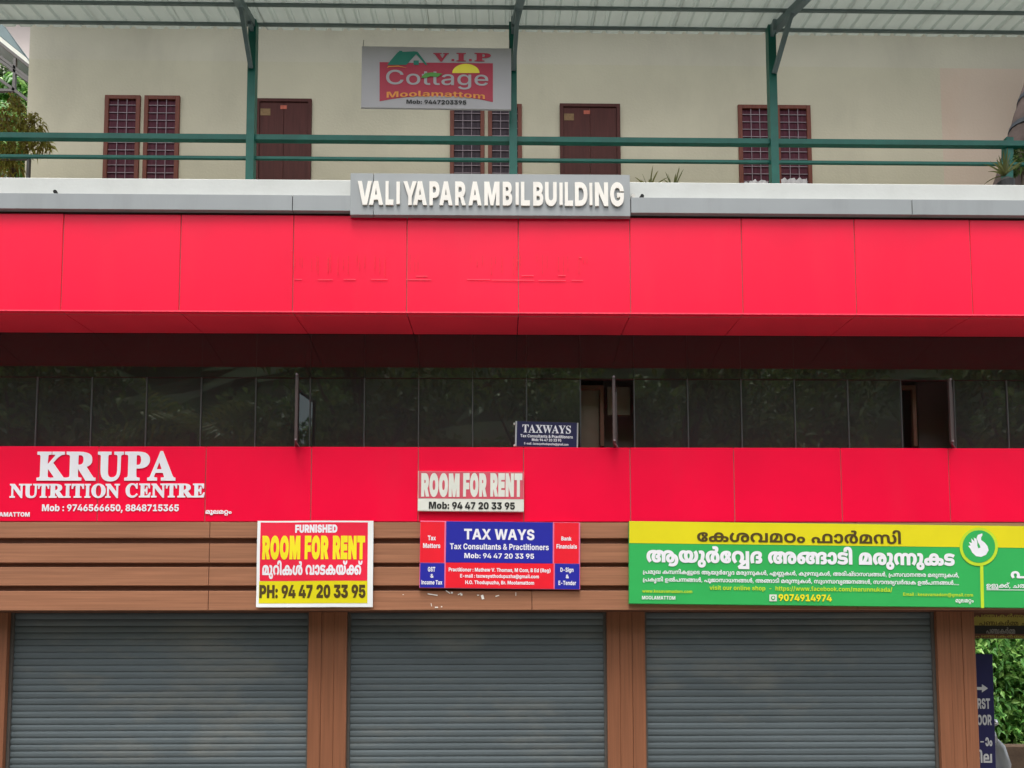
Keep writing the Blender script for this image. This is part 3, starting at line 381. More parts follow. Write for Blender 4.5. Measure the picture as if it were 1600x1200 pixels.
[1,98,323,[200,-4,-34,7,-26,17,-16,25,-2,0,0,-45,-97,0,0,364,98,0,0,-139,1,0,16,25,26,20,35,6,27,-3,24,-11,22,-18,18,-28,12,-35,4,-45,-4,-43,-11,-35,-17,-27,-22,-19,-26,-12],[164,72,23,8,15,22,4,34,-4,35,-15,23,-23,7,-23,-7,-15,-23,-6,-35,6,-34,15,-22]],
[1,111,312,[156,-5,-41,5,-35,13,-28,21,-20,28,-12,34,-5,40,5,39,12,35,20,28,28,20,35,14,41,4,42,-4,34,-14,28,-20,20,-28,13,-35,5,-39,-5,-40,-13,-34,-20,-28,-28,-21,-34,-13],[156,68,22,8,14,24,6,36,-6,36,-14,24,-22,7,-22,-7,-14,-24,-5,-36,5,-36,14,-24]],
[2,32,134],
[2,67,366,[192,-5,-31,3,-28,7,-25,13,-24,16,-19,22,-16,26,-11,30,-8,33,-2,37,2,36,8,34,11,30,16,26,19,21,24,17,25,12,28,8,31,2,27,-2,26,-6,24,-10,21,-14,18,-17,15,-21,11,-24,6,-28,-54,0,-4,18,-8,14,-10,12,-11,10,-29,15,-32,5,-30,-4,-27,-12,-22,-20,-17,-27,-11,-35,-4,-40,4,-42,11,-34,17,-26,23,-20,26,-12,30,-4,32,5,29,14,11,11,10,12,8,14,4,17,55,0,-7,-26,-10,-23,-14,-21,-18,-18,-22,-15,-24,-10,-26,-6]],
[2,77,456,[41,0,0,364,79,0,82,-213,7,-23,9,-30,8,-32,8,-28,-12,0,8,28,8,31,10,31,7,23,81,213,78,0,0,-364,-53,0,0,198,0,27,1,32,0,35,2,34,4,0,-12,-36,-10,-36,-11,-32,-9,-24,-75,-198,-47,0,-76,198,-8,24,-11,30,-11,36,-12,38,4,0,2,-32,0,-35,1,-33,0,-28,0,-198]],
[2,97,284,[113,-6,-25,2,-22,8,-18,12,-15,16,-9,20,-4,26,3,20,7,18,10,12,14,11,34,13,38,6,22,3,17,3,13,2,10,4,5,5,2,9,-1,15,-5,12,-7,10,-11,7,-13,4,-16,2,-17,-2,-15,-4,-20,-14,-12,-18,-50,13,12,22,16,17,18,13,21,9,46,6,34,-4,18,-5,17,-9,14,-12,12,-16,8,-22,2,-27,0,-181,-50,0,0,38,-2,0,-16,-21,-12,-9,-14,-8,-18,-4],[124,36,21,2,17,7,14,10,10,13,7,15,2,15,0,36,-11,-6,-19,-4,-21,-2,-16,-3,-28,-7,-12,-5,-8,-7,-6,-11,-2,-13,2,-12,4,-10,8,-8,11,-6]],
[2,98,308,[170,-6,-22,2,-18,7,-14,9,-11,11,-13,19,-5,0,0,-42,-51,0,0,364,52,0,0,-136,4,0,13,20,10,10,14,10,18,6,23,2,32,-4,27,-12,23,-20,18,-28,11,-35,3,-41,-3,-41,-11,-35,-18,-28,-22,-20,-28,-13],[160,39,22,3,18,10,14,15,10,20,6,23,2,26,-2,26,-6,23,-10,19,-14,16,-18,8,-22,4,-22,-3,-18,-9,-14,-14,-10,-20,-6,-23,-2,-27,2,-27,6,-23,10,-20,14,-14,18,-10]],
[2,101,293,[154,-6,-38,4,-32,14,-26,20,-18,28,-12,35,-4,39,4,40,12,34,18,29,25,21,31,14,35,4,23,-2,22,-5,20,-10,18,-14,16,-19,12,-24,8,-28,2,-34,0,-20,-216,0,0,40,190,0,-25,-14,-2,24,-5,22,-10,17,-14,13,-18,8,-21,3,-21,-3,-18,-8,-15,-13,-11,-17,-6,-18,-2,-22,0,-26,2,-26,8,-22,12,-18,15,-12,19,-8,22,-2,28,4,22,13,8,10,5,12,49,-12,-8,-19,-14,-18,-18,-14,-20,-11,-25,-7]],
[2,102,189,[170,273,0,-43,-165,0,0,43],[57,0,0,305,3,23,8,19,14,15,16,10,19,6,21,3,27,-3,17,-4,-12,-43,-10,3,-14,1,-17,-2,-11,-7,-7,-12,-2,-16,0,-298]],
[2,103,309,[150,-108,-29,2,-25,6,-21,10,-17,12,-14,14,-9,15,43,21,14,-16,9,-8,13,-8,16,-4,20,-2,28,4,23,12,11,11,7,15,2,20,0,54,-5,0,-13,-20,-11,-10,-13,-8,-18,-6,-23,-2,-30,4,-28,12,-23,18,-18,26,-11,34,-4,40,4,40,11,34,17,28,24,20,28,12,31,4,23,-2,18,-6,14,-9,10,-11,14,-20,4,0,0,45,50,0,0,-277,-4,-33,-12,-26,-18,-20,-26,-14,-29,-8],[150,48,21,2,18,8,14,14,10,18,7,22,2,26,-2,26,-7,23,-10,19,-14,14,-18,9,-21,3,-22,-3,-19,-9,-14,-16,-10,-18,-7,-22,-2,-26,3,-25,6,-22,10,-18,15,-14,18,-9]],
[2,105,125,[36,0,0,273,52,0,0,-273],[62,315,-12,3,-10,6,-8,10,-2,12,2,12,8,11,10,7,12,2,14,-2,10,-7,8,-11,2,-12,-2,-12,-8,-10,-10,-6]],
[2,108,142,[103,-2,-21,2,-16,6,-13,9,-13,21,-4,28,0,300,52,0,0,-290,2,-14,3,-10,7,-6,10,-2,10,1,7,1,10,-42,-15,-2]],
[2,109,443,[36,0,0,273,50,0,1,-63,-3,0,6,21,11,17,13,13,16,9,16,6,18,2,26,-5,22,-14,15,-21,9,-30,-6,0,7,21,11,17,15,14,17,10,19,6,21,2,23,-3,21,-8,17,-13,13,-18,10,-24,2,-28,0,-184,-52,0,0,180,-4,24,-11,16,-17,9,-20,3,-16,-2,-13,-6,-11,-8,-8,-12,-6,-13,-1,-15,0,-176,-51,0,0,183,-4,20,-10,15,-16,10,-20,4,-16,-2,-13,-5,-11,-9,-10,-12,-6,-16,-2,-18,0,-170]],
[2,111,302,[150,-6,-35,4,-31,14,-26,21,-18,28,-12,35,-4,39,4,40,12,35,18,28,26,21,31,13,35,4,36,-4,32,-13,25,-21,19,-28,12,-35,4,-40,-4,-39,-12,-35,-19,-28,-25,-21,-32,-14],[150,38,24,4,18,10,15,15,11,20,6,23,2,25,-2,25,-6,24,-11,20,-15,15,-18,10,-24,3,-22,-3,-19,-10,-15,-15,-10,-20,-6,-24,-2,-25,2,-25,6,-23,10,-20,15,-15,19,-10]],
[2,114,192,[36,0,0,273,50,0,0,-43,4,0,10,19,16,15,20,10,23,3,12,-1,11,0,0,-50,-12,2,-16,0,-18,-2,-16,-6,-13,-9,-10,-12,-7,-15,-2,-17,0,-167]],
[2,116,169,[152,273,0,-43,-147,0,0,43],[45,338,51,0,0,-265,2,-15,6,-10,9,-6,14,-2,11,2,12,2,9,-42,-18,-4,-19,-2,-22,2,-20,7,-14,11,-12,14,-7,18,-2,21]],
[3,65,325,[-6,0,0,14,13,2,11,6,9,13,9,21,118,291,13,-1,119,-282,11,-23,9,-15,10,-10,14,-2,0,-14,-160,0,0,14,23,2,13,6,5,12,-2,10,-6,16,-15,38,-111,0,-19,-46,-2,-8,0,-8,4,-12,12,-8,20,-2,3,0,0,-14],[84,120,96,0,-48,118]],
[3,67,348,[191,-8,-32,2,-29,8,-28,13,-24,17,-20,21,-16,25,-12,28,-8,30,-2,34,2,33,8,31,12,27,16,25,21,20,24,18,27,12,30,8,33,2,37,-4,44,-14,14,-4,12,2,7,8,5,12,13,0,0,-116,-13,0,-12,28,-16,25,-19,20,-21,15,-22,9,-24,3,-33,-6,-25,-20,-18,-32,-12,-46,-3,-58,4,-54,12,-42,20,-30,28,-18,36,-6,30,4,29,11,28,19,25,27,14,-13,-28,-32,-33,-24,-38,-14]],
[3,69,329,[10,0,0,12,23,3,13,7,8,14,2,22,0,216,-1,20,-3,14,-6,9,-13,7,-21,2,0,13,285,0,0,-101,-11,0,-7,28,-11,22,-15,14,-21,10,-26,6,-34,2,-14,0,-9,-1,-7,-3,-4,-6,-2,-8,0,-13,0,-106,8,0,20,2,16,5,13,10,13,23,8,34,12,0,0,-169,-12,0,-4,27,-7,20,-10,15,-14,9,-18,5,-23,2,-2,0,0,-116,2,-15,5,-9,11,-4,18,-2,33,2,28,7,23,11,20,16,16,22,14,28,14,0,-20,-106]],
[3,73,194,[10,0,0,13,22,4,14,7,8,12,2,20,0,232,-2,19,-7,11,-14,6,-23,2,0,13,172,0,0,-13,-22,-2,-14,-6,-8,-11,-2,-19,0,-230,1,-14,3,-11,4,-8,9,-5,13,-4,17,-3,0,-13]],
[3,75,380,[12,0,0,13,22,3,13,8,7,14,2,22,0,222,-2,20,-7,14,-13,8,-22,2,0,13,168,0,0,-13,-16,-2,-12,-2,-8,-6,-4,-7,-3,-11,-1,-16,0,-108,103,104,15,18,6,16,-6,8,-14,5,-24,1,0,13,146,0,0,-13,-7,0,-30,-6,-33,-20,-36,-32,-54,-56,143,-178,17,-16,11,-4,13,-1,0,-13,-177,0,0,13,19,1,12,2,6,4,2,6,-3,9,-9,14,-88,110,-12,-11,0,-88,2,-22,7,-14,13,-8,22,-3,0,-13]],
[3,78,368,[300,-8,-220,268,0,-202,2,-22,6,-13,14,-7,22,-3,0,-13,-110,0,0,13,15,1,11,3,8,5,5,9,3,11,0,16,0,231,-14,17,-10,12,-5,4,-13,4,0,13,102,0,175,-213,0,155,-1,16,-2,11,-6,8,-8,5,-11,3,-17,2,0,13,111,0,0,-13,-21,-2,-14,-8,-6,-14,-2,-22,0,-288]],
[3,79,391,[194,-8,-36,4,-32,10,-30,16,-26,21,-21,26,-15,31,-10,33,-4,37,4,36,10,33,15,31,21,26,26,22,31,16,33,10,38,3,35,-3,33,-10,30,-16,25,-21,21,-26,16,-31,10,-34,3,-36,-3,-37,-10,-33,-16,-31,-22,-26,-26,-21,-30,-16,-34,-10],[197,9,31,7,24,18,17,33,10,45,3,58,-2,48,-8,40,-13,31,-18,23,-22,14,-25,4,-32,-6,-23,-20,-17,-32,-10,-44,-4,-58,2,-48,8,-40,14,-32,18,-23,22,-13]],
[3,80,311,[12,0,0,13,21,3,13,8,7,14,3,22,0,222,-3,20,-7,14,-13,7,-21,3,0,13,147,0,39,-1,30,-4,22,-6,23,-14,17,-18,11,-22,3,-27,-3,-27,-11,-22,-17,-19,-25,-15,-30,-8,-38,-3,-44,0,0,-93,2,-22,6,-14,14,-8,22,-3,0,-13],[136,171,14,0,22,2,18,5,12,10,8,14,6,19,2,24,-2,23,-4,20,-7,14,-11,11,-14,6,-19,2,-13,-1,-7,-4,-4,-8,-1,-12]],
[3,82,352,[12,0,0,13,21,3,13,8,7,14,3,22,0,222,-3,20,-7,14,-13,7,-21,3,0,13,150,0,46,-3,36,-7,30,-12,20,-17,12,-23,4,-28,-4,-29,-14,-22,-24,-18,-34,-14,88,-128,8,-12,7,-7,8,-5,11,-1,2,0,0,-13,-106,0,-102,158,-14,0,0,-98,2,-22,6,-14,14,-8,22,-3,0,-13],[136,174,16,0,23,2,19,6,14,10,10,15,6,19,2,24,-2,26,-8,20,-11,14,-17,8,-21,3,-17,-1,-9,-6,-4,-10,-1,-17]],
[3,83,290,[32,-8,0,126,14,0,10,-34,12,-26,15,-21,18,-15,21,-8,24,-3,26,4,19,12,13,17,4,22,-5,21,-13,17,-22,15,-47,23,-37,22,-27,24,-15,27,-5,32,3,29,10,24,16,20,20,14,24,10,28,3,33,-3,39,-10,7,-2,6,-1,11,4,4,12,14,0,0,-109,-12,0,-9,26,-13,22,-15,19,-18,14,-20,9,-21,3,-22,-3,-18,-10,-11,-16,-4,-19,3,-18,10,-15,16,-12,22,-12,48,-23,28,-15,20,-14,15,-16,9,-18,6,-19,2,-22,-4,-30,-12,-26,-18,-21,-25,-16,-31,-10,-35,-4,-25,2,-24,6,-21,7,-10,2,-7,-1,-4,-3,-6,-13]],
[3,84,315,[68,0,0,13,24,3,14,7,8,14,2,23,0,262,-5,0,-25,-2,-20,-8,-18,-12,-12,-16,-10,-22,-4,-26,-14,0,0,103,298,0,0,-103,-13,0,-7,31,-12,25,-18,16,-25,11,-31,3,-4,0,0,-262,2,-24,8,-14,14,-6,24,-3,0,-13]],
[3,85,366,[184,-10,-41,4,-33,10,-25,17,-17,25,-10,31,-4,39,0,166,-2,20,-7,14,-13,7,-21,3,0,13,168,0,0,-13,-17,-2,-11,-2,-9,-6,-4,-7,-2,-11,-2,-16,0,-178,2,-27,6,-22,9,-17,13,-12,18,-7,22,-3,32,4,24,13,18,20,10,29,4,36,0,164,-2,20,-8,13,-14,7,-24,4,0,13,109,0,0,-13,-19,-4,-12,-8,-6,-13,-2,-19,0,-147,-2,-36,-6,-31,-10,-24,-13,-20,-25,-18,-33,-12]],
[3,86,318,[158,-10,-125,294,-16,29,-11,9,-16,4,0,13,167,0,0,-13,-20,0,-13,-4,-8,-7,-2,-10,1,-9,5,-14,72,-176,67,175,4,13,1,10,-2,11,-8,7,-12,3,-20,1,0,13,107,0,0,-13,-14,-2,-11,-6,-10,-12,-10,-21,-113,-295]],
[3,87,455,[127,-8,-103,300,-6,16,-7,10,-9,6,-14,2,0,13,146,0,0,-13,-13,-1,-9,-3,-6,-7,-2,-9,2,-13,4,-15,56,-164,58,148,-11,35,-6,15,-8,8,-11,4,-18,2,0,13,157,0,0,-13,-19,-2,-12,-6,-4,-12,2,-7,3,-11,56,-164,49,151,5,16,1,11,-2,12,-6,6,-10,4,-16,2,0,13,90,0,0,-13,-12,-4,-10,-8,-7,-14,-7,-18,-96,-290,-14,0,-83,238,-93,-238]],
[3,88,350,[8,0,0,13,22,4,19,12,18,21,77,105,-86,133,-12,16,-11,12,-11,8,-12,2,-2,0,0,13,172,0,0,-13,-12,0,-16,-2,-10,-6,-2,-9,2,-9,6,-11,47,-73,43,62,9,17,3,13,-4,10,-11,6,-19,2,0,13,123,0,0,-13,-3,0,-20,-2,-18,-9,-17,-15,-17,-22,-57,-81,99,-155,8,-12,9,-10,9,-5,10,-2,2,0,0,-13,-168,0,0,13,3,0,19,2,12,6,4,9,-3,12,-9,17,-48,77,-54,-76,-7,-14,-3,-12,4,-12,13,-6,21,-3,0,-13]],
[3,89,317,[76,0,0,13,21,3,13,8,7,14,3,22,0,73,-86,155,-12,20,-12,12,-10,4,-10,2,0,13,164,0,0,-13,-8,0,-12,-1,-10,-3,-6,-6,-2,-6,2,-8,4,-10,63,-124,63,104,8,18,4,14,-4,12,-13,8,-21,2,-2,0,0,13,107,0,0,-13,-12,-3,-11,-7,-19,-24,-85,-140,0,-92,2,-22,6,-14,14,-8,22,-3,0,-13]],
[3,32,150],
[4,72,322,[195,-6,-35,2,-34,6,-30,12,-26,15,-22,21,-16,26,-11,30,-3,36,3,35,11,30,16,25,23,20,27,15,30,11,33,6,35,2,35,-2,27,-8,20,-11,14,-15,8,-17,3,-19,-3,-21,-8,-17,-12,-14,-16,-9,-20,-6,-22,-2,-28,3,-20,6,-16,12,-10,14,-8,32,4,20,5,14,63,10,-14,-17,-6,-23,6,-20,8,-6,13,-2,12,1,8,5,6,18,-3,12,-8,10,-12,4,-16,2,-15,0,-13,-1,-28,-3,-22,-10,-19,-14,-13,-20,-8,-24,-4,-26,4,-28,8,-24,12,-20,18,-15,24,-10,26,-4,12,-1,14,0,22,4,13,9,5,16,-6,17,-7,6,-11,2,-13,-2,-9,-7,-6,-21,4,-22,15,-16,-63,9,-6,15,-2,20,7,32,11,14,14,10,22,8,28,2,22,-2,20,-6,16,-10,12,-13,8,-17,2,-22,-3,-18,-8,-18,-15,-14,-20,-12,-26,-8]],
[4,23,565,[114,-6,-42,6,-32,17,-19,27,-6,36,3,22,8,20,14,16,16,13,28,12,38,7,24,1,30,1,218,0,42,-2,32,-4,26,-7,22,-11,24,-28,8,-18,2,-22,-7,-37,-21,-27,-32,-16,-40,-6,-23,2,-23,4,12,48,14,-4,15,-1,17,3,12,6,8,12,2,16,-5,19,-13,13,-26,9,-18,1,-24,0,-236,0,-23,0,-17,-2,-25,-8,-12,-12,-5,-19,5,-21,15,-13,24,-4,28,5,32,18,30,-43,-31,-17,-32,-10],[284,286,43,-4,33,-14,26,-23,17,-29,11,-35,3,-40,-4,-43,-11,-37,-20,-29,-26,-21,-32,-13,-39,-4,-30,2,-27,8,-24,12,-18,16,-16,22,-10,26,-6,29,-2,32,3,42,12,35,19,30,27,21,33,13],[284,237,-29,-6,-21,-19,-12,-30,-4,-42,2,-28,6,-24,8,-20,14,-14,16,-8,20,-3,20,3,16,8,14,14,8,19,6,25,2,28,-2,30,-5,24,-9,19,-13,13,-17,8]],
[4,56,564,[364,286,40,-2,36,-10,30,-14,26,-19,21,-25,15,-28,10,-33,2,-37,-3,-38,-11,-32,-17,-24,-23,-17,-30,-9,-34,-4,-34,4,-27,11,-21,17,-14,22,-8,26,-3,28,7,42,18,32,20,16,24,10,30,2,28,-4,24,-10,20,-18,16,-20,10,-24,4,-26,-25,2,-11,25,-21,20,-13,7,-16,2,-22,-4,-16,-12,-8,-18,-3,-24,5,-30,14,-20,12,-5,14,-2,14,2,12,7,10,10,6,14,5,20,1,24,0,16,-2,18,0,6,0,4,-6,19,-12,17,-16,15,-20,11,-26,8,-30,2,-21,-1,-17,-3,-27,-14,-14,-16,-9,-21,-4,-25,-2,-28,0,-4,-2,-29,-4,-26,-10,-23,-13,-19,-17,-14,-20,-11,-25,-6,-30,-2,-37,4,-33,13,-27,21,-19,26,-13,34,-4,40,3,32,6,28,11,26,14,24,39,44,47,-36,-29,-36,-16,-38,-5,-41,2,-29,6,-22,9,-18,13,-12,14,-8,17,-2,26,6,17,14,8,27,3,35,0,6,3,42,8,33,14,25,18,20,24,16,26,10,30,6]],
[4,55,520,[184,286,40,-2,33,-10,28,-14,22,-18,17,-22,12,-24,9,-52,-2,-28,-5,-24,-22,-41,-30,-37,9,35,125,0,0,231,68,0,0,-280,-238,0,-24,34,26,28,18,33,4,21,2,22,-2,28,-10,24,-13,19,-19,15,-22,9,-26,3,-28,-3,-22,-9,-20,-14,-14,-20,-8,-24,-3,-26,6,-42,17,-36,30,-31,-46,-37,-39,38,-16,23,-12,25,-8,28,-3,32,10,54,12,24,18,23,22,19,29,14,35,9]],
[4,48,398,[194,286,42,-2,36,-8,29,-12,24,-15,25,-29,15,-40,3,-24,2,-28,0,-128,-342,0,0,130,5,50,14,39,25,29,23,16,27,12,32,8],[160,236,-16,-2,-13,-6,-21,-23,-10,-29,-4,-42,0,-100,-14,1,56,51,39,56,11,27,4,28,-3,20,-10,14],[258,187,-10,-49,-29,-48,-44,-48,-11,4,26,2,22,1,90,0,0,77,-2,30,-4,25,-8,19,-12,16,-16,13,-22,11,2,2,13,-22,4,-15]],
[4,34,352,[174,286,46,-4,39,-14,31,-22,24,-28,14,-36,5,-42,-5,-42,-14,-35,-24,-29,-30,-22,-39,-14,-45,-4,-49,5,-39,15,-31,24,-21,30,-13,35,-5,38,6,41,14,36,22,28,32,22,38,14],[176,44,26,4,22,9,18,15,12,19,7,23,3,26,-3,27,-7,23,-12,19,-18,15,-22,9,-26,3,-38,-6,-27,-20,-17,-30,-6,-40,6,-38,16,-32,28,-19]],
[4,6,246,[123,-6,-31,3,-26,9,-22,15,-16,19,-10,23,-3,27,3,26,10,24,17,19,22,14,26,9,29,3,31,-3,27,-8,21,-15,17,-19,10,-23,4,-27,-4,-28,-10,-23,-17,-19,-21,-14,-27,-9],[122,138,-17,-4,-15,-8,-9,-16,-3,-21,3,-20,10,-15,15,-9,17,-3,18,2,15,10,9,14,3,22,-2,20,-10,16,-15,8]],
[4,3,154],
[4,45,614,[129,180,36,-4,29,-10,21,-16,15,-20,10,-22,2,-22,-5,-30,-11,-22,-8,15,148,0,0,-49,-184,0,-24,28,13,22,5,30,-2,20,-10,16,-14,11,-20,3,-27,-6,-15,-18,-6,-25,2,-18,5,-15,17,-26,-51,-28,-29,42,-8,22,-3,26,3,28,12,22,16,20,24,14,27,8],[446,286,32,-2,27,-6,23,-12,20,-14,16,-19,12,-23,6,-30,2,-36,0,-144,-276,0,0,140,2,28,2,23,12,35,20,26,20,14,23,11,27,7],[446,237,-29,-5,-21,-14,-14,-26,-4,-21,-2,-31,0,-91,140,0,0,87,-1,32,-4,22,-14,28,-21,14]],
[4,64,282,[262,141,-6,-55,-9,-26,-13,-22,-17,-18,-22,-14,-28,-9,-35,-3,-29,2,-24,7,-20,10,-16,13,-21,31,-12,33,69,12,9,-26,16,-24,12,-7,17,-2,19,3,15,9,11,15,8,20,4,23,2,27,-2,28,-4,23,-8,19,-11,15,-15,9,-18,4,-14,-3,-13,-7,-17,-22,-10,-27,-68,12,14,33,23,32,16,12,20,10,24,6,29,2,32,-2,27,-10,21,-14,17,-18,12,-21,9,-25]],
[4,118,402,[268,-6,-34,4,-28,10,-22,17,-16,23,-10,30,-2,34,6,44,24,46,20,22,26,24,9,13,17,16,14,14,8,14,2,15,-2,12,-6,10,-10,6,-16,2,-18,-2,-16,-3,-12,45,30,7,37,2,29,-3,21,-8,15,-11,10,-14,6,-30,-4,-26,-10,-24,-18,-23,-26,-23,-8,-9,-35,-37,-19,-41,-6,-40,0,-20,4,-16,7,-14,9,-9,12,-6,13,-2,19,5,14,12,10,20,2,32,-4,32,-10,30,-18,28,-26,21,-25,11,-15,3,-20,1,-32,-4,-28,-8,-20,-15,-16,-19,-9,-24,-3,-28,6,-42,18,-36,29,-31,-45,-37,-40,38,-15,22,-12,26,-8,28,-3,32,4,28,7,28,13,24,18,22,24,18,30,14,37,10,43,2,47,-4,41,-12,4,-2,4,-2,28,-18,24,-22,18,-24,13,-28,11,-59,-4,-35,-10,-30,-16,-24,-22,-18,-29,-10]],
[4,58,656,[336,286,26,-2,22,-6,20,-10,17,-14,17,-24,10,-32,4,-45,0,-17,0,-25,2,-19,9,-28,17,-14,26,-6,18,2,14,8,14,12,9,18,6,22,2,29,-5,41,-16,38,-29,36,47,36,39,-44,25,-50,6,-28,2,-32,-4,-40,-12,-34,-20,-26,-27,-21,-33,-13,-38,-4,-30,2,-26,6,-20,11,-17,14,-17,27,-9,34,-3,40,0,16,0,28,-2,20,-10,26,-16,14,-24,4,-22,-4,-16,-11,-12,-25,-3,-17,-1,-23,0,-156,-68,0,0,150,0,26,-2,17,-9,24,-18,15,-23,4,-18,-2,-17,-8,-14,-13,-11,-18,-6,-23,-2,-27,5,-41,17,-37,28,-36,-48,-37,-38,44,-25,50,-6,30,-3,31,4,37,12,33,19,28,27,21,32,14,39,4,30,-2,25,-8,21,-12,19,-18,-4,0,38,30,24,8]],
[4,65,132,[-12,424,38,-4,30,-12,26,-26,8,-18,6,-22,4,-28,0,-34,0,-280,-68,0,0,268,-1,43,-3,30,-8,19,-13,12,-19,4,-18,-4,-14,-12,-4,-22,0,-9,2,-9,-66,-8,-4,12,0,14,3,26,11,22,16,17,21,12,25,7]],
[5,10,940,[209,289,57,-4,55,-13,11,-8,10,-7,36,-16,26,-23,8,-14,2,-17,-4,-24,-14,-19,-27,-16,-1,6,22,-10,16,-14,10,-18,4,-22,-3,-20,-8,-18,-14,-15,-22,-12,-30,-9,-39,-2,-45,4,-35,13,-26,19,-18,26,-11,30,-3,34,2,29,8,27,12,24,18,22,21,18,26,18,9,6,10,6,50,14,54,5,32,-1,27,-5,43,-17,34,-28,37,-126,0,-112,-85,0,0,120,-2,32,-4,27,-8,21,-14,16,-26,13,-34,4,-24,-2,-24,-4,-34,-15,-27,-24,-17,-31,-6,-36,4,-32,12,-21,18,-12,23,-4,16,1,11,5,8,7,2,11,-2,10,-8,7,-12,5,-17,2,-16,0,0,58,10,0,19,2,12,6,6,8,2,12,-2,14,-10,10,-18,9,-28,6,-29,5,-33,2,-35,-2,-27,-10,-21,-14,-14,-18,-9,-22,-2,-26,6,-38,16,-35,26,-34,-60,-39,-38,40,-15,23,-11,25,-8,28,-2,32,10,51,12,25,18,23,26,19,33,16,41,10],[638,289,44,-3,38,-12,34,-17,27,-24,21,-30,12,-37,5,-24,1,-26,-3,-38,-10,-32,-17,-22,-24,-17,-30,-10,-38,-3,-34,3,-28,9,-22,16,-16,20,-10,24,-4,27,4,33,14,27,22,21,30,16,36,10,44,4,20,-1,16,-1,21,-2,40,-10,33,-18,28,-23,20,-28,12,-33,4,-37,-10,-57,-12,-26,-17,-22,-24,-20,-31,-14,-38,-10,-45,-2,-48,3,-44,11,23,56,32,-8,34,-2,28,2,22,6,17,10,13,13,14,29,4,32,-1,22,-5,19,-18,29,-28,19,-18,3,-18,3,-19,1,-23,-2,-19,-6,-14,-8,-9,-12,-8,-29,4,-21,12,-14,18,-4,18,3,13,11,8,20,3,30,-2,28,-6,24,-7,20,-21,22,-30,14,-40,5,-33,-5,-25,-12,-17,-21,-9,-30,-3,-41,0,-14,-57,124,35,28,21,13,26,9,30,7]],
[5,49,586,[374,-6,-52,5,-48,15,-10,5,-9,5,-26,18,-21,20,-18,23,-12,25,-8,28,-2,30,5,36,13,28,6,8,12,16,16,13,35,15,41,5,37,-3,31,-10,26,-18,18,-24,12,-30,4,-37,-6,-45,-18,-38,-26,-31,-34,-25,-9,-6,-9,-4,-53,-18,-57,-6,-46,3,-40,9,-33,16,-27,20,-22,25,-15,29,-9,34,-4,37,4,33,12,30,18,24,26,19,33,12,40,4,33,-3,30,-10,26,-18,20,-26,-64,-31,-21,22,-24,7,-25,-8,-16,-22,-6,-33,3,-32,10,-27,17,-24,22,-18,28,-11,34,-4,22,1,20,4,11,2,9,4,30,23,22,37,6,22,2,24,-2,20,-4,16,-16,20,-20,6,-22,-6,-16,-20,-4,-16,-1,-21,7,-45,21,-36,31,-26,10,-2,10,-2,20,-4,22,-1,30,3,26,10,21,15,16,21,10,27,3,33,-6,44,-8,22,-15,25,65,37,24,-31,15,-33,9,-32,3,-34,-9,-60,-12,-27,-20,-25,-25,-22,-33,-16,-42,-10]],
[5,67,199,[93,-119,-32,3,-27,8,-22,15,-22,29,-6,38,3,26,10,22,16,18,21,14,28,9,30,3,32,-3,27,-9,22,-13,16,-19,11,-22,3,-27,-3,-26,-10,-23,-16,-18,-22,-14,-27,-8],[94,-64,14,2,12,8,7,11,3,17,-3,16,-7,12,-12,8,-16,2,-14,-2,-11,-8,-7,-12,-3,-16,3,-16,7,-12,11,-8],[76,289,30,-3,24,-9,18,-15,12,-17,6,-21,3,-22,-3,-38,-6,-37,-24,-76,-78,7,18,70,7,58,-7,30,-9,10,-16,3,-13,-1,-13,-2,-12,56,28,5]],
[5,118,422,[282,-6,-38,4,-30,10,-24,18,-17,23,-10,29,-3,34,8,47,24,43,46,45,13,17,27,26,8,14,2,14,-2,10,-6,8,-8,4,-14,2,-18,-2,-14,-2,-14,53,32,7,40,3,32,-3,22,-8,16,-12,10,-14,8,-33,-4,-27,-11,-23,-19,-23,-24,-22,-11,-13,-31,-33,-21,-38,-7,-42,3,-28,12,-22,10,-5,13,-2,16,3,12,10,6,19,3,27,-3,30,-10,30,-16,26,-24,20,-24,10,-34,3,-30,-3,-26,-8,-20,-12,-15,-18,-9,-22,-3,-28,5,-38,17,-35,27,-33,-62,-40,-38,40,-15,23,-11,25,-8,28,-2,32,10,54,13,25,19,22,26,19,32,14,39,10,47,3,47,-3,42,-12,8,-4,8,-4,28,-16,23,-20,19,-25,15,-27,8,-30,3,-32,-3,-36,-10,-30,-17,-24,-23,-18,-32,-10]],
[5,72,337,[202,-6,-39,2,-35,6,-32,12,-27,15,-22,21,-17,25,-10,31,-4,38,4,34,10,30,18,26,22,20,28,16,32,10,35,7,39,2,38,-3,30,-8,22,-12,14,-15,9,-17,3,-20,-3,-21,-8,-17,-13,-14,-18,-10,-22,-6,-26,-1,-30,2,-23,7,-16,11,-11,13,-7,34,3,19,7,15,73,10,-15,-17,-5,-21,4,-18,8,-4,9,-2,17,5,4,14,-2,11,-6,7,-11,5,-14,1,-15,0,-14,-1,-26,-4,-20,-10,-18,-14,-12,-18,-7,-22,-3,-25,3,-25,7,-22,10,-20,16,-14,22,-10,25,-4,13,-2,16,0,18,4,12,8,4,12,-6,14,-14,6,-10,-2,-8,-4,-6,-18,5,-20,13,-16,-72,10,-6,14,-2,18,8,34,11,13,16,11,23,6,30,3,26,-2,21,-5,17,-10,14,-14,8,-18,2,-22,-2,-20,-10,-16,-14,-16,-22,-12,-30,-8]],
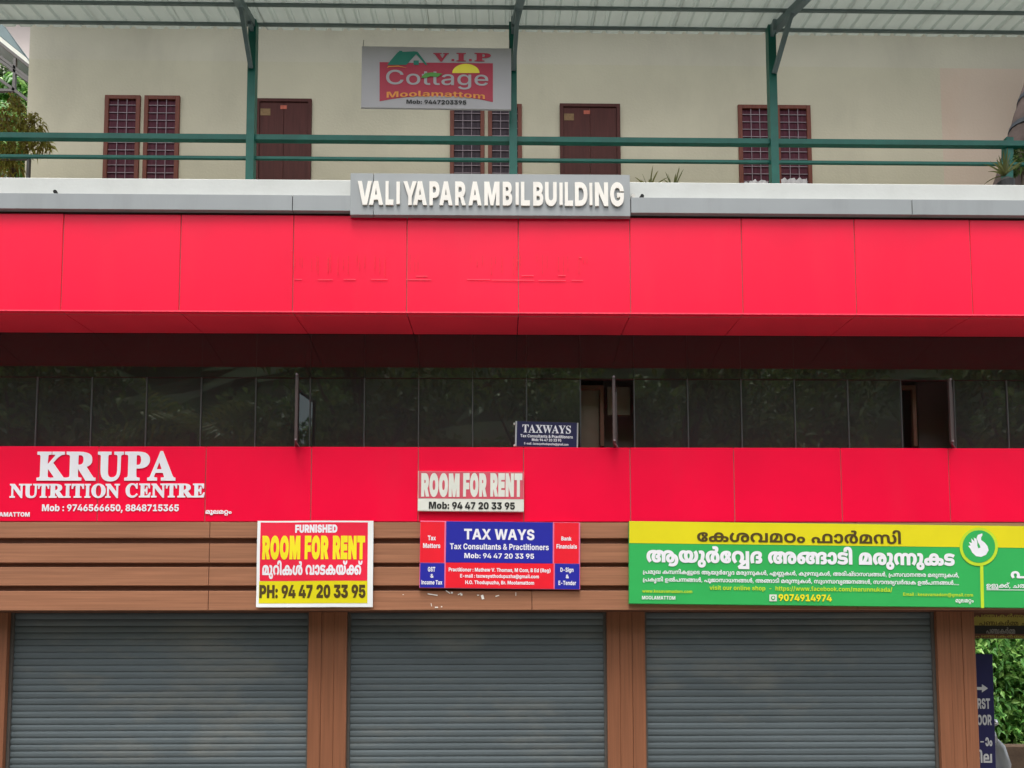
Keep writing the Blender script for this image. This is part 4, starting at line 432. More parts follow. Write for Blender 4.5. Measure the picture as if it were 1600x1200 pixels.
[5,225,540,[191,289,43,-3,37,-10,29,-14,24,-19,17,-23,12,-24,9,-52,-2,-28,-6,-24,-22,-39,-33,-39,19,45,108,0,0,224,85,0,0,-283,-159,0,-14,2,-26,-2,-28,0,-24,0,-28,39,23,29,16,32,5,40,-2,26,-8,21,-12,18,-18,13,-20,8,-24,3,-24,-3,-22,-8,-16,-12,-14,-18,-8,-22,-2,-26,5,-39,16,-34,27,-33,-62,-40,-38,40,-15,24,-11,24,-8,28,-2,32,10,51,12,25,17,23,23,19,30,16,38,10],[511,63,0,-207,-289,0,-29,53,85,61,44,30,48,26,58,-18,-110,-78,-24,-17,-24,-15,8,12,26,1,34,1,90,0,0,119]],
[5,40,368,[218,289,40,-3,33,-8,25,-12,16,-16,10,-20,4,-21,-3,-21,-7,-18,-14,-16,-22,-14,0,2,23,-11,16,-16,9,-20,3,-22,-7,-33,-21,-26,-34,-15,-48,-5,-37,2,-30,4,10,58,22,-4,21,-1,18,1,12,6,7,8,2,12,-2,12,-10,10,-16,6,-26,2,-26,0,0,58,24,0,26,3,16,8,7,9,2,11,-3,13,-8,10,-15,6,-21,2,-32,-4,-26,-12,-22,-18,-15,-24,-9,-30,-3,-36,3,-48,10,-45,-80,-15,-14,56,-5,58,5,50,16,44,28,35,38,26,49,17]],
[5,3,154],
[5,9,850,[209,289,57,-4,55,-13,11,-8,10,-7,36,-16,26,-23,8,-14,2,-17,-4,-24,-14,-19,-27,-16,-1,6,22,-10,16,-14,10,-18,4,-22,-3,-20,-8,-18,-14,-15,-22,-12,-30,-9,-39,-2,-45,4,-35,13,-26,19,-18,26,-11,30,-3,34,2,29,8,27,12,24,18,22,21,18,26,18,9,6,10,6,50,14,54,5,32,-1,27,-5,43,-17,34,-28,37,-136,0,-102,-85,0,0,120,-2,32,-4,27,-8,21,-14,16,-26,13,-34,4,-24,-2,-24,-4,-34,-15,-27,-24,-17,-31,-6,-36,4,-32,12,-21,18,-12,23,-4,16,1,11,5,8,7,2,11,-2,10,-8,7,-12,5,-17,2,-16,0,0,58,10,0,19,2,12,6,6,8,2,12,-2,14,-10,10,-18,9,-28,6,-29,5,-33,2,-35,-2,-27,-10,-21,-14,-14,-18,-9,-22,-2,-26,6,-38,16,-35,26,-34,-60,-39,-38,40,-15,23,-11,25,-8,28,-2,32,10,51,12,25,18,23,26,19,33,16,41,10],[707,-6,-37,4,-30,11,-22,17,-15,23,-9,25,-2,28,6,42,20,33,20,15,25,10,31,3,28,-4,26,-11,20,-18,16,-21,11,-24,5,-25,-33,0,-9,24,-18,18,-26,6,-18,-2,-12,-10,-8,-16,-2,-20,4,-27,12,-17,19,-5,23,7,8,9,6,13,4,17,0,21,0,16,-2,17,0,5,0,6,-5,17,-11,15,-16,14,-20,10,-25,6,-29,3,-22,-1,-16,-4,-26,-12,-17,-22,-9,-30,-3,-40,0,-30,-57,140,36,28,22,13,25,9,31,7,36,2,44,-3,39,-10,33,-16,28,-22,20,-26,16,-28,8,-32,4,-34,-4,-38,-11,-30,-19,-24,-24,-18,-32,-10]],
[5,175,890,[277,230,-55,-4,-46,-10,-36,-16,-26,-23,-15,-27,-5,-32,1,-24,4,-17,6,-13,8,-8,19,-6,17,4,10,12,3,19,-2,15,-6,12,-10,7,-14,3,-17,-3,-15,-7,-16,-14,-18,-18,-8,56,40,28,26,10,30,3,28,-3,23,-8,18,-14,13,-18,8,-20,2,-26,-3,-27,-9,-23,-15,-19,-21,-13,-27,-9,-33,-3,-32,3,-28,10,-25,17,-19,24,-12,32,-4,38,5,42,13,36,23,28,30,24,37,18,45,13,51,7,58,3,38,-1,34,-3,62,-13,11,-6,9,-6,43,-17,29,-25,8,-14,2,-17,-4,-24,-14,-19,-27,-16,-1,6,22,-10,16,-14,10,-18,4,-22,-2,-20,-8,-18,-15,-15,-21,-12,-30,-9,-40,-2,-44,4,-36,13,-26,19,-18,26,-10,30,-4,34,2,29,8,27,12,24,18,22,22,18,25,18,10,6,9,6,50,14,54,5,32,-1,28,-5,42,-17,34,-28,38,-146,0,-92,-86,0,0,120,-1,32,-5,27,-8,21,-14,16,-26,13,-34,4,-25,-2,-22,-4,-35,-15,-27,-24,-17,-31,-5,-36,3,-32,12,-21,18,-12,23,-4,16,1,12,5,7,7,2,11,-2,10,-7,7,-12,5,-17,2,-17,0,0,58,11,0,18,2,12,6,6,8,3,12,-3,14,-12,10,-18,8,-27,4,-27,4,-31,3],[746,289,38,-3,31,-8,23,-12,18,-16,10,-20,2,-21,-4,-28,-14,-23,-28,-18,0,2,23,-11,17,-16,9,-19,3,-23,-6,-33,-21,-25,-34,-15,-47,-6,-34,2,-26,4,10,58,18,-4,18,-1,17,1,11,6,8,8,2,12,-4,12,-8,10,-16,6,-28,2,-18,0,0,58,16,0,27,3,17,8,6,9,2,11,-3,13,-8,10,-15,6,-19,2,-21,-2,-18,-6,-28,-22,-14,-26,-7,-33,-1,-43,0,-62,-80,0,0,84,6,52,13,34,20,30,25,22,32,17,37,11]],
[5,64,298,[280,142,-7,-56,-9,-25,-13,-23,-18,-18,-24,-14,-31,-9,-37,-3,-33,2,-26,7,-22,10,-17,13,-23,32,-12,34,88,15,8,-27,14,-20,11,-5,13,-2,16,3,14,8,9,13,7,17,4,48,-4,46,-7,18,-9,13,-12,9,-16,2,-13,-2,-11,-6,-14,-19,-9,-27,-87,16,15,34,25,32,17,12,21,10,27,7,31,2,36,-3,29,-9,23,-14,18,-19,12,-22,9,-24]],
[5,33,317,[152,289,48,-3,42,-8,36,-11,28,-13,-33,-52,-54,20,-29,5,-32,2,-19,-1,-15,-3,-18,-10,-6,-15,3,-10,6,-8,19,-7,32,-1,11,0,39,-2,30,-6,22,-9,18,-13,17,-26,5,-34,-3,-24,-11,-22,-20,-18,-26,-14,-36,-9,-44,-3,-46,2,-40,8,-36,10,-33,16,33,54,38,-18,36,-9,40,-3,20,1,16,3,20,11,6,17,-2,10,-6,8,-17,8,-13,0,-18,1,-11,0,-37,2,-30,5,-26,8,-20,14,-16,24,-6,33,4,25,11,21,19,19,27,13,35,9]],
[5,65,144,[-10,426,42,-4,32,-14,16,-14,14,-15,8,-19,8,-23,3,-28,1,-34,0,-275,-85,0,0,266,-1,44,-4,28,-8,16,-12,10,-16,3,-14,-3,-12,-10,-4,-18,1,-8,1,-8,-82,-10,-4,13,0,15,4,26,10,23,18,17,23,12,29,8]],
[5,48,418,[204,289,43,-3,37,-6,32,-12,26,-16,28,-30,16,-40,4,-26,2,-32,0,-124,-366,0,0,124,2,30,4,26,17,42,27,30,25,16,29,12,34,6],[164,228,-22,-6,-16,-18,-12,-28,-2,-20,-1,-27,0,-95,-24,0,52,51,37,53,11,28,3,28,-2,18,-8,12],[274,183,-9,-45,-24,-42,-36,-42,-10,2,23,2,23,1,67,0,0,64,-2,29,-4,24,-7,20,-11,15,-14,12,-18,10,2,4,14,-22,4,-15]],
[5,50,421,[204,289,48,-3,41,-10,35,-16,28,-22,21,-26,15,-28,10,-32,2,-34,-4,-38,-10,-30,-18,-24,-26,-18,-31,-10,-37,-4,-38,4,-29,11,-22,17,-15,23,-9,25,-3,28,6,42,20,33,21,15,25,10,30,3,29,-4,25,-11,21,-18,16,-21,11,-24,4,-25,-32,0,-10,24,-18,18,-25,6,-18,-2,-13,-10,-8,-16,-2,-20,4,-27,12,-17,20,-5,22,7,8,9,6,13,4,17,2,21,-2,16,-2,17,0,6,0,5,-6,18,-10,15,-16,13,-20,10,-26,6,-29,3,-33,-3,-26,-8,-20,-12,-16,-18,-8,-22,-3,-26,5,-38,17,-35,27,-33,-62,-40,-38,40,-15,24,-11,24,-8,28,-2,32,10,53,13,25,19,22,25,20,33,14,38,10]],
[5,203,690,[345,289,29,-3,24,-6,21,-12,21,-19,-8,2,22,17,23,12,26,6,30,3,41,-5,34,-14,28,-21,20,-28,12,-33,5,-38,-2,-31,-6,-27,-23,-50,-39,-48,-62,40,27,38,14,36,4,38,-2,27,-6,21,-10,16,-13,11,-31,9,-18,-4,-14,-10,-10,-21,-2,-15,0,-20,0,-160,-86,0,0,156,0,22,-2,16,-12,22,-14,10,-20,4,-21,-4,-15,-10,-10,-24,-4,-17,0,-23,0,-152,-85,0,0,161,-3,33,-8,22,-13,10,-20,4,-29,-9,-14,-11,-10,-15,-8,-21,-2,-26,4,-38,16,-37,26,-39,-62,-40,-39,48,-23,49,-6,27,-2,30,4,38,12,34,20,28,28,22,36,14,42,5,40,-4,30,-12,28,-21,-10,-2,20,16,22,13,26,7]],
[5,23,592,[121,-6,-45,6,-34,18,-21,27,-7,37,3,24,9,20,12,16,17,12,31,14,42,7,26,1,32,1,230,0,42,-1,32,-4,27,-6,23,-12,16,-12,12,-16,8,-19,2,-25,-3,-26,-10,-22,-16,-18,-34,-16,-43,-6,-23,2,-23,4,14,56,12,-2,12,-1,14,2,10,6,6,9,2,12,-4,16,-11,11,-24,7,-17,2,-22,0,-254,0,-21,0,-15,-2,-20,-8,-10,-10,-4,-15,4,-17,14,-10,21,-4,27,6,30,16,34,-51,-32,-17,-33,-10],[298,289,46,-5,36,-14,28,-22,18,-29,10,-36,4,-41,-4,-44,-12,-36,-20,-30,-28,-21,-35,-13,-43,-4,-34,2,-30,8,-26,14,-20,19,-14,21,-11,26,-7,28,-2,30,4,43,12,36,21,29,28,22,35,12],[298,230,-27,-6,-19,-17,-11,-28,-3,-37,1,-26,5,-22,8,-18,12,-12,15,-8,19,-3,18,3,14,8,12,12,8,18,6,22,1,26,-1,26,-6,22,-8,17,-11,13,-15,8]],
[4,162,146,[149,280,-37,-92,-18,-80,-6,-72,8,-50,21,-26,32,-6,14,0,15,2,6,-50,-21,-3,-21,-1,-39,4,-31,12,-23,20,-17,26,-12,71,6,79,20,80,32,86]],
[4,44,480,[129,180,36,-4,29,-10,36,-36,12,-44,-5,-30,-11,-22,-6,15,160,0,0,231,68,0,0,-280,-266,0,-24,28,13,22,5,30,-12,36,-34,14,-27,-6,-15,-18,-6,-25,7,-33,17,-26,-51,-28,-29,42,-11,48,15,50,40,34]],
[4,67,185,[86,-116,-42,6,-32,18,-21,30,-7,36,14,46,36,32,52,11,54,-11,36,-30,12,-48,-12,-48,-36,-32],[86,-72,30,12,13,34,-12,33,-31,11,-30,-11,-12,-34,12,-33],[67,286,51,-12,27,-30,8,-42,-9,-74,-23,-80,-63,7,20,73,6,62,-7,32,-27,14,-15,-1,-13,-3,-11,48,25,4]],
[4,24,544,[206,286,72,-11,50,-31,30,-46,10,-55,-7,-51,-21,-40,-28,-37,-8,-15,-32,0,-21,30,24,30,18,35,7,43,-12,54,-36,32,-53,12,-62,-15,-41,-41,-15,-60,0,-2,7,-46,16,-24,25,-7,19,5,11,14,5,22,-10,32,-29,10,-35,-9,-32,-28,-5,48,36,25,51,12,48,-11,30,-29,11,-46,-12,-49,-33,-32,-53,-11,-55,13,-42,41,-12,32,-4,40,6,48,18,40,28,33,38,25,45,15],[511,280,0,-280,-219,0,24,49,128,0,0,231]],
[4,216,646,[155,286,39,-4,28,-14,26,-22,-7,0,41,30,56,10,38,-4,34,-14,44,-49,16,-70,-4,-41,-12,-36,-18,-30,-19,-42,-42,0,-21,30,26,38,16,36,6,41,-10,51,-25,30,-36,10,-25,-5,-16,-13,-9,-24,-3,-36,0,-158,-68,0,0,158,-2,38,-9,22,-15,14,-26,4,-34,-10,-26,-29,-10,-50,5,-42,17,-38,28,-36,-48,-37,-38,44,-25,50,-9,59,17,71,46,50,34,14],[613,280,0,-280,-219,0,26,49,126,0,0,231]],
[4,42,489,[155,286,39,-4,28,-14,26,-22,-7,0,41,30,56,10,38,-4,34,-14,44,-49,16,-70,-8,-59,-24,-51,-40,-45,-47,37,29,37,16,36,6,41,-10,51,-25,30,-36,10,-25,-5,-16,-13,-9,-24,-3,-36,0,-158,-68,0,0,158,-2,38,-9,22,-15,14,-26,4,-34,-10,-26,-29,-10,-50,5,-42,17,-38,28,-36,-48,-37,-38,44,-25,50,-9,59,17,71,46,50,34,14]],
[4,53,386,[204,237,-46,-3,-38,-10,-28,-17,-14,-23,0,-4,0,-2,-2,-10,-2,-13,10,-36,28,-13,26,10,8,24,-4,17,-10,11,-19,4,-29,-6,-24,-12,-34,9,25,23,35,20,40,8,48,-11,26,-27,8,-36,-10,-38,-30,-29,-54,-11,-50,12,-33,34,-12,52,11,48,34,40,60,28,86,10,48,-2,38,-7,51,-28,17,-46,-11,-35,-31,-24,-50,-14,-32,22,0,13,5,0,23,1,16,7,8,10,4,14,-8,21,-28,14],[369,77,-7,-31,-17,-24,-21,-13,-31,-7,-47,-2,-98,0,-30,-2,-15,-4,-9,-8,-4,-10,3,-11,7,-8,16,-5,31,-2,212,0,0,-50,-220,0,-50,4,-35,12,-24,24,-8,33,8,34,24,25,20,10,26,5,38,2,100,0,33,2,19,7,8,10,3,14,-3,16,-10,10,-15,6,-26,2,-7,0,0,43,56,-7,33,-14,23,-16]],
[4,71,388,[131,-6,-55,13,-42,41,-12,32,-4,40,14,68,38,52,58,34,78,12,72,-11,50,-31,31,-46,10,-58,-11,-60,-27,-48,-41,-38,-43,37,27,29,19,34,7,44,-12,52,-34,34,-55,12,-62,-16,-41,-42,-15,-60,7,-45,16,-25,25,-7,19,5,11,14,5,22,-10,32,-29,10,-35,-10,-34,-28,-6,46,37,28,53,12,48,-11,30,-29,11,-46,-12,-49,-33,-32]],
[4,33,302,[144,286,84,-10,62,-23,-28,-45,-52,20,-62,8,-37,-5,-21,-13,-6,-18,2,-12,6,-8,23,-10,37,-2,13,0,67,-9,38,-25,12,-24,4,-28,-14,-46,-44,-31,-74,-11,-80,10,-66,25,28,45,34,-16,37,-10,43,-4,39,6,22,12,7,20,-3,14,-9,11,-18,7,-36,2,-10,0,-68,8,-42,26,-13,21,-5,29,15,44,43,31]],
[4,10,898,[198,286,59,-5,58,-16,8,-5,9,-5,31,-17,21,-22,8,-30,-4,-24,-14,-18,-26,-16,-1,4,37,-24,13,-39,-11,-37,-33,-28,-64,-10,-41,4,-32,12,-41,46,-13,62,9,55,29,48,51,39,5,4,6,2,46,15,54,5,58,-6,42,-19,30,-27,28,-122,0,-112,-68,0,0,128,-6,58,-22,34,-26,14,-38,5,-28,-2,-24,-5,-38,-18,-26,-29,-14,-33,-4,-32,4,-36,12,-24,19,-14,27,-4,32,8,12,23,-12,22,-38,9,-12,0,0,48,9,0,37,10,10,24,-14,28,-49,18,-29,5,-31,2,-65,-13,-38,-35,-12,-51,6,-42,18,-36,29,-31,-45,-37,-40,38,-27,48,-11,60,10,54,31,47,55,33],[610,286,80,-14,56,-42,30,-60,4,-28,2,-28,-4,-38,-10,-30,-39,-40,-63,-12,-59,13,-35,35,-12,48,10,46,28,34,45,22,59,6,20,0,15,-1,17,-1,71,-28,44,-51,15,-68,-9,-58,-30,-48,-53,-32,-76,-11,-48,3,-40,10,18,48,32,-8,37,-3,51,8,32,24,16,32,5,35,-7,43,-18,30,-30,21,-20,3,-18,4,-20,1,-44,-7,-26,-22,-10,-34,5,-22,14,-18,23,-6,22,4,16,14,9,22,3,32,-3,33,-7,29,-4,10,-22,28,-32,16,-42,6,-32,-4,-28,-14,-15,-18,-10,-28,-3,-46,0,-21,-42,128,32,27,43,20]],
[4,49,562,[360,-6,-48,4,-47,16,-9,4,-8,4,-48,42,-26,50,-8,53,4,33,9,27,5,5,27,32,36,18,39,4,50,-8,37,-22,23,-38,8,-52,-5,-43,-17,-38,-56,-58,-10,-5,-9,-5,-49,-17,-56,-6,-78,12,-58,36,-36,54,-12,70,14,63,42,42,68,15,58,-12,42,-36,-54,-32,-20,23,-26,8,-30,-9,-18,-24,-7,-38,14,-64,41,-44,65,-16,23,1,21,4,11,2,10,3,31,24,23,39,10,51,-8,42,-18,22,-24,7,-28,-7,-18,-24,-6,-40,8,-50,22,-39,34,-27,8,-1,8,-1,20,-4,26,-2,60,14,40,40,14,61,-8,49,-25,48,52,32,37,-62,12,-66,-10,-62,-30,-52,-57,-37,-39,-9]],
[4,225,520,[184,286,73,-12,50,-32,29,-46,9,-52,-7,-52,-22,-41,-30,-37,9,35,125,0,0,231,68,0,0,-280,-128,0,-16,2,-34,-2,-35,0,-25,0,-24,34,26,28,18,33,6,43,-12,52,-32,34,-48,12,-50,-12,-34,-34,-11,-50,6,-42,17,-36,30,-31,-46,-37,-39,38,-28,48,-11,60,10,54,30,47,51,33],[488,62,0,-202,-278,0,-24,45,91,65,41,28,44,24,53,-13,-112,-80,-25,-17,-25,-16,5,8,29,2,36,0,98,0,0,124]],
[4,40,350,[208,286,66,-10,40,-28,12,-40,-10,-40,-37,-30,-1,3,40,-27,14,-42,-6,-32,-20,-25,-32,-15,-44,-6,-36,2,-28,4,10,48,22,-3,20,-1,36,7,10,26,-2,14,-10,12,-18,9,-32,2,-25,0,0,49,25,0,28,3,20,10,6,10,3,14,-13,28,-40,9,-36,-4,-28,-13,-38,-45,-12,-67,3,-50,10,-48,-64,-12,-13,56,-5,56,5,51,16,43,26,34,36,26,46,17]],
[4,50,402,[194,286,84,-12,58,-36,36,-54,11,-66,-3,-38,-12,-32,-40,-41,-63,-13,-35,4,-26,11,-36,39,-10,54,6,42,19,32,31,22,42,6,52,-14,36,-38,14,-50,-24,2,-12,25,-20,20,-30,9,-22,-4,-15,-12,-12,-42,5,-30,14,-20,26,-7,26,9,17,24,5,44,0,16,-2,18,-1,6,-1,5,-18,35,-37,26,-57,10,-62,-12,-38,-33,-12,-51,6,-42,18,-36,29,-31,-45,-37,-39,38,-28,48,-11,60,10,54,32,48,54,32]],
[4,203,665,[332,286,54,-10,38,-30,-6,0,42,31,55,9,39,-4,32,-14,45,-49,15,-70,-8,-59,-24,-51,-39,-45,-47,37,28,37,16,36,6,41,-9,50,-25,31,-36,10,-22,-4,-18,-14,-10,-24,-2,-40,0,-154,-68,0,0,156,-2,40,-12,26,-17,10,-24,4,-24,-4,-17,-12,-12,-24,-4,-44,0,-152,-68,0,0,159,-2,37,-9,22,-15,14,-26,4,-32,-10,-26,-29,-10,-50,5,-42,17,-38,28,-36,-48,-37,-38,44,-25,50,-9,59,16,71,47,50,33,14,40,4,39,-4,29,-14,24,-22,-6,0,42,30]],
[4,120,568,[436,399,50,-11,24,-25,6,-30,-14,-50,-42,-46,-9,-9,-35,-37,-20,-41,-6,-40,5,-36,15,-23,26,-8,34,17,8,20,2,32,-2,31,-10,31,-18,27,-25,23,-25,10,-34,4,-36,-6,-28,-14,-22,-37,-7,-53,0,-4,-3,-38,-9,-32,-17,-27,-36,-25,-56,-8,-70,17,-47,47,-17,74,9,60,25,50,39,44,47,-36,-29,-36,-17,-38,-4,-41,8,-51,22,-30,31,-10,27,6,16,14,10,28,2,36,0,6,3,41,9,33,31,44,51,26,70,8,42,-4,38,-11,9,-4,51,-39,32,-52,10,-60,-8,-52,-21,-38,-37,-24,-49,-8,-62,14,-38,40,-13,64,7,44,24,46,46,46,9,13,30,30,11,29,-8,22,-27,8,-18,-2,-15,-3,-12,45,29,7]],
[4,276,141,[104,58,4,-6,-12,-37,-14,-41,-17,-38,-49,0,9,41,9,43,6,38]],
[4,17,686,[129,180,36,-4,29,-10,36,-36,12,-44,-5,-30,-11,-22,-6,15,246,0,-3,-49,-281,0,-24,28,13,22,5,30,-12,36,-34,14,-27,-6,-15,-18,-6,-25,7,-33,17,-26,-51,-28,-29,42,-11,48,15,50,40,34],[486,286,78,-14,56,-39,34,-63,11,-86,-9,-74,-25,-65,-40,-59,-51,32,32,51,17,55,5,61,-5,57,-19,49,-33,34,-51,13,-36,-6,-30,-16,-22,-25,-16,-33,-12,-87,0,-25,2,-23,0,-5,0,-6,10,-46,18,-25,24,-7,16,7,4,9,2,15,0,231,68,0,0,-220,-6,-42,-17,-26,-27,-16,-39,-6,-35,5,-31,15,-25,26,-18,36,-12,46,-3,58,11,84,34,68,58,46,38,12]],
[4,190,732,[196,286,40,-3,34,-9,52,-38,-17,9,41,31,53,10,53,-10,38,-30,-6,-1,43,31,55,10,38,-4,32,-14,46,-49,15,-70,-9,-60,-24,-51,-38,-43,-48,36,28,37,16,36,6,41,-9,50,-25,31,-35,10,-23,-4,-18,-14,-9,-25,-3,-43,0,-141,-67,0,0,147,-3,40,-12,26,-16,10,-26,4,-22,-4,-18,-12,-12,-24,-4,-45,0,-142,-67,0,0,128,-6,55,-17,26,-22,14,-36,4,-58,-13,-40,-39,-14,-64,0,-2,6,-45,17,-25,24,-7,19,5,12,14,4,22,-10,32,-28,10,-36,-10,-34,-28,-6,46,38,28,54,12,47,-11,29,-29,11,-46,-12,-49,-33,-32,-53,-11,-55,13,-41,41,-12,32,-4,41,6,49,17,42,28,32,36,24,42,14],[316,43,67,-15,25,-20,14,-29,-42,-66,0,9,-5,38,-15,25,-18,11,-29,4,-32,-6,-29,-18,-14,-36,-1,-10,-1,-10,6,-30,12,-15,15,-4,19,7,8,20,-8,20,-20,7,-29,-7,-25,-22,-10,36,34,23,40,9,30,-4,21,-14,17,-47,-5,-27,-13,-22,-24,-14,-34,-4,-36,6,-27,19,-17,29,-6,38,5,36,13,28,49,41],[475,43,40,-7,29,-22,-5,0,31,22,38,7,54,-13,35,-36,13,-56,-12,-58,-34,-48,-43,28,23,36,8,44,-4,27,-10,19,-32,14,-16,-3,-11,-9,-7,-16,0,-32,0,-106,-58,0,0,104,-3,33,-8,18,-11,8,-16,3,-16,-3,-12,-9,-8,-17,-2,-32,0,-105,-58,0,0,84,21,94,35,24]],
[4,54,359,[137,204,7,33,19,27,31,16,44,6,34,-3,27,-10,33,-35,10,-43,-17,-60,-51,-43,-36,-12,-44,-4,-19,0,-48,4,-39,12,-31,19,-22,25,-17,66,6,42,22,42,54,-26,-12,-28,-3,-29,12,-46,33,-27,46,-8,17,0,45,10,28,26,9,40,-8,29,-29,13,-20,-6,-12,-13,-4,-20,8,-34,14,-31,16,-32,6,-37,-7,-35,-27,-27,-58,-11,-44,4,-46,14,20,46,30,-11,30,-3,30,9,8,19,-6,29,-16,31,-16,33]],
[4,9,814,[198,286,59,-5,58,-16,8,-5,9,-5,31,-17,21,-22,8,-30,-4,-24,-14,-18,-26,-16,-1,4,37,-24,13,-39,-11,-37,-33,-28,-64,-10,-41,4,-32,12,-41,46,-13,62,9,55,29,48,51,39,5,4,6,2,46,15,54,5,58,-6,42,-19,30,-27,28,-122,0,-112,-68,0,0,128,-6,58,-22,34,-26,14,-38,5,-28,-2,-24,-5,-38,-18,-26,-29,-14,-33,-4,-32,4,-36,12,-24,19,-14,27,-4,32,8,12,23,-12,22,-38,9,-12,0,0,48,9,0,37,10,10,24,-14,28,-49,18,-29,5,-31,2,-65,-13,-38,-35,-12,-51,6,-42,18,-36,29,-31,-45,-37,-40,38,-27,48,-11,60,10,54,31,47,55,33],[676,-6,-34,4,-26,11,-35,39,-11,54,6,42,19,32,31,22,42,6,52,-14,36,-38,14,-50,-24,2,-12,25,-20,20,-30,9,-22,-4,-15,-12,-11,-42,4,-30,14,-20,26,-7,26,9,17,24,6,44,-1,16,-2,16,0,6,0,6,-16,35,-38,27,-58,10,-38,-4,-28,-14,-15,-18,-10,-28,-3,-46,0,-21,-40,129,32,26,42,19,62,7,78,-12,56,-36,34,-54,12,-65,-4,-39,-12,-32,-40,-41]],
[4,155,628,[129,180,36,-4,29,-10,36,-36,12,-44,-5,-30,-11,-22,-6,15,142,0,24,-49,-204,0,-24,28,13,22,5,30,-12,36,-34,14,-27,-6,-15,-18,-6,-25,7,-33,17,-26,-51,-28,-29,42,-11,48,15,50,40,34],[353,0,0,192,-1,22,-6,14,-8,7,-12,3,-20,-8,-8,-25,4,-21,18,-16,36,-6,22,0,53,11,41,28,31,39,25,40,68,0,0,-280],[326,286,36,-4,28,-14,22,-30,8,-51,0,-138,108,0,0,106,0,18,2,18,1,15,1,-6,-40,-48,-50,-28,-54,-9,-30,0,-41,3,-33,10,-39,32,-13,46,12,40,31,29],[570,298,-58,10,-34,29,-10,43,1,19,5,15,58,-10,-2,-10,0,-11,5,-23,15,-12,20,-4,22,4,15,12,5,23,0,11,-2,10,57,10,4,-15,1,-19,-10,-43,-34,-29]],
[4,175,848,[263,237,-56,-3,-45,-12,-36,-18,-26,-23,-15,-29,-5,-34,6,-45,18,-25,24,-7,18,5,12,14,4,22,-9,31,-29,11,-36,-10,-33,-28,-7,46,38,28,54,12,48,-11,30,-29,10,-46,-12,-49,-34,-32,-52,-11,-56,13,-42,41,-10,30,-4,39,4,41,14,36,50,52,78,30,99,10,73,-4,55,-14,7,-4,6,-4,46,-18,26,-26,8,-30,-4,-24,-14,-18,-26,-16,0,4,36,-24,14,-39,-11,-37,-33,-28,-64,-10,-40,4,-33,12,-41,46,-14,62,10,55,28,48,52,39,6,4,5,2,46,15,54,5,59,-6,40,-19,32,-27,26,-110,0,-124,-68,0,0,128,-6,58,-22,34,-26,14,-38,5,-28,-2,-24,-5,-38,-18,-26,-29,-14,-33,-4,-32,4,-36,12,-24,20,-14,26,-4,33,8,11,23,-12,22,-36,9,-14,0,0,48,10,0,36,10,10,24,-16,29,-49,15,-27,4,-32,2],[708,286,65,-10,39,-28,13,-40,-5,-28,-15,-23,-28,-19,-1,3,41,-27,13,-42,-6,-32,-19,-25,-31,-15,-42,-6,-33,2,-24,4,9,48,17,-3,19,-1,32,7,10,26,-2,14,-10,12,-18,9,-32,2,-16,0,0,49,16,0,28,3,20,10,6,10,3,14,-13,28,-38,9,-42,-7,-28,-22,-14,-24,-8,-30,-2,-46,0,-70,-62,0,0,83,10,71,30,50,50,33]],
[4,206,729,[155,286,43,-5,31,-16,29,-27,20,-112,0,-126,-68,0,0,159,-2,37,-9,22,-15,14,-26,4,-34,-10,-26,-29,-10,-50,5,-42,17,-38,28,-36,-48,-37,-38,44,-25,50,-9,59,17,71,46,50,34,14],[371,286,47,-4,44,-16,13,-6,37,-26,30,-34,18,-40,6,-46,-13,-66,-39,-40,-64,-14,-64,14,-38,41,-14,65,12,58,33,48,51,38,16,8,44,15,56,5,76,-12,50,-32,29,-48,9,-54,-10,-60,-28,-48,-40,-38,-44,37,28,29,18,34,7,44,-12,53,-34,35,-55,12,-28,0,-24,-5,-9,-3,-41,-27,-27,-41,-9,-46,7,-44,17,-22,24,-7,24,7,18,21,6,43,-8,48,-25,40,-37,27,-13,4,-13,3,-14,2,-18,0,-39,-6,-23,-13,-24,-35,-6,-59,0,-113,-62,0,0,123,22,99,32,26,42,19]],
[4,69,141,[24,-166,-53,10,-34,26,-12,43,6,31,18,24,29,15,38,5,40,-6,44,-24,-16,-42,-29,18,-33,6,-24,-6,-9,-22,9,-21,26,-7,27,5,17,17,6,33,-4,29,-10,33,-12,33,-20,58,-8,60,10,68,26,60,70,0,-22,-44,-12,-40,-4,-40,6,-50,18,-52,14,-42,10,-36,4,-37,-4,-33,-12,-26,-43,-34]],
[4,38,556,[276,-6,-62,14,-40,41,-14,65,12,58,34,48,50,38,16,8,44,15,56,5,76,-12,51,-32,29,-48,8,-54,-10,-60,-27,-48,-41,-38,-43,37,27,29,18,34,8,44,-12,53,-34,35,-56,12,-28,-1,-23,-4,-9,-3,-42,-27,-26,-40,-9,-47,7,-44,18,-22,22,-7,24,7,18,21,6,43,-8,48,-25,40,-38,27,-12,4,-21,4,-21,1,-63,-12,-36,-35,-12,-51,6,-42,18,-36,29,-31,-45,-37,-40,38,-27,48,-11,60,10,54,30,47,54,33,80,12,51,-5,44,-15,14,-6,37,-26,30,-34,18,-40,7,-46,-13,-66,-40,-40]],
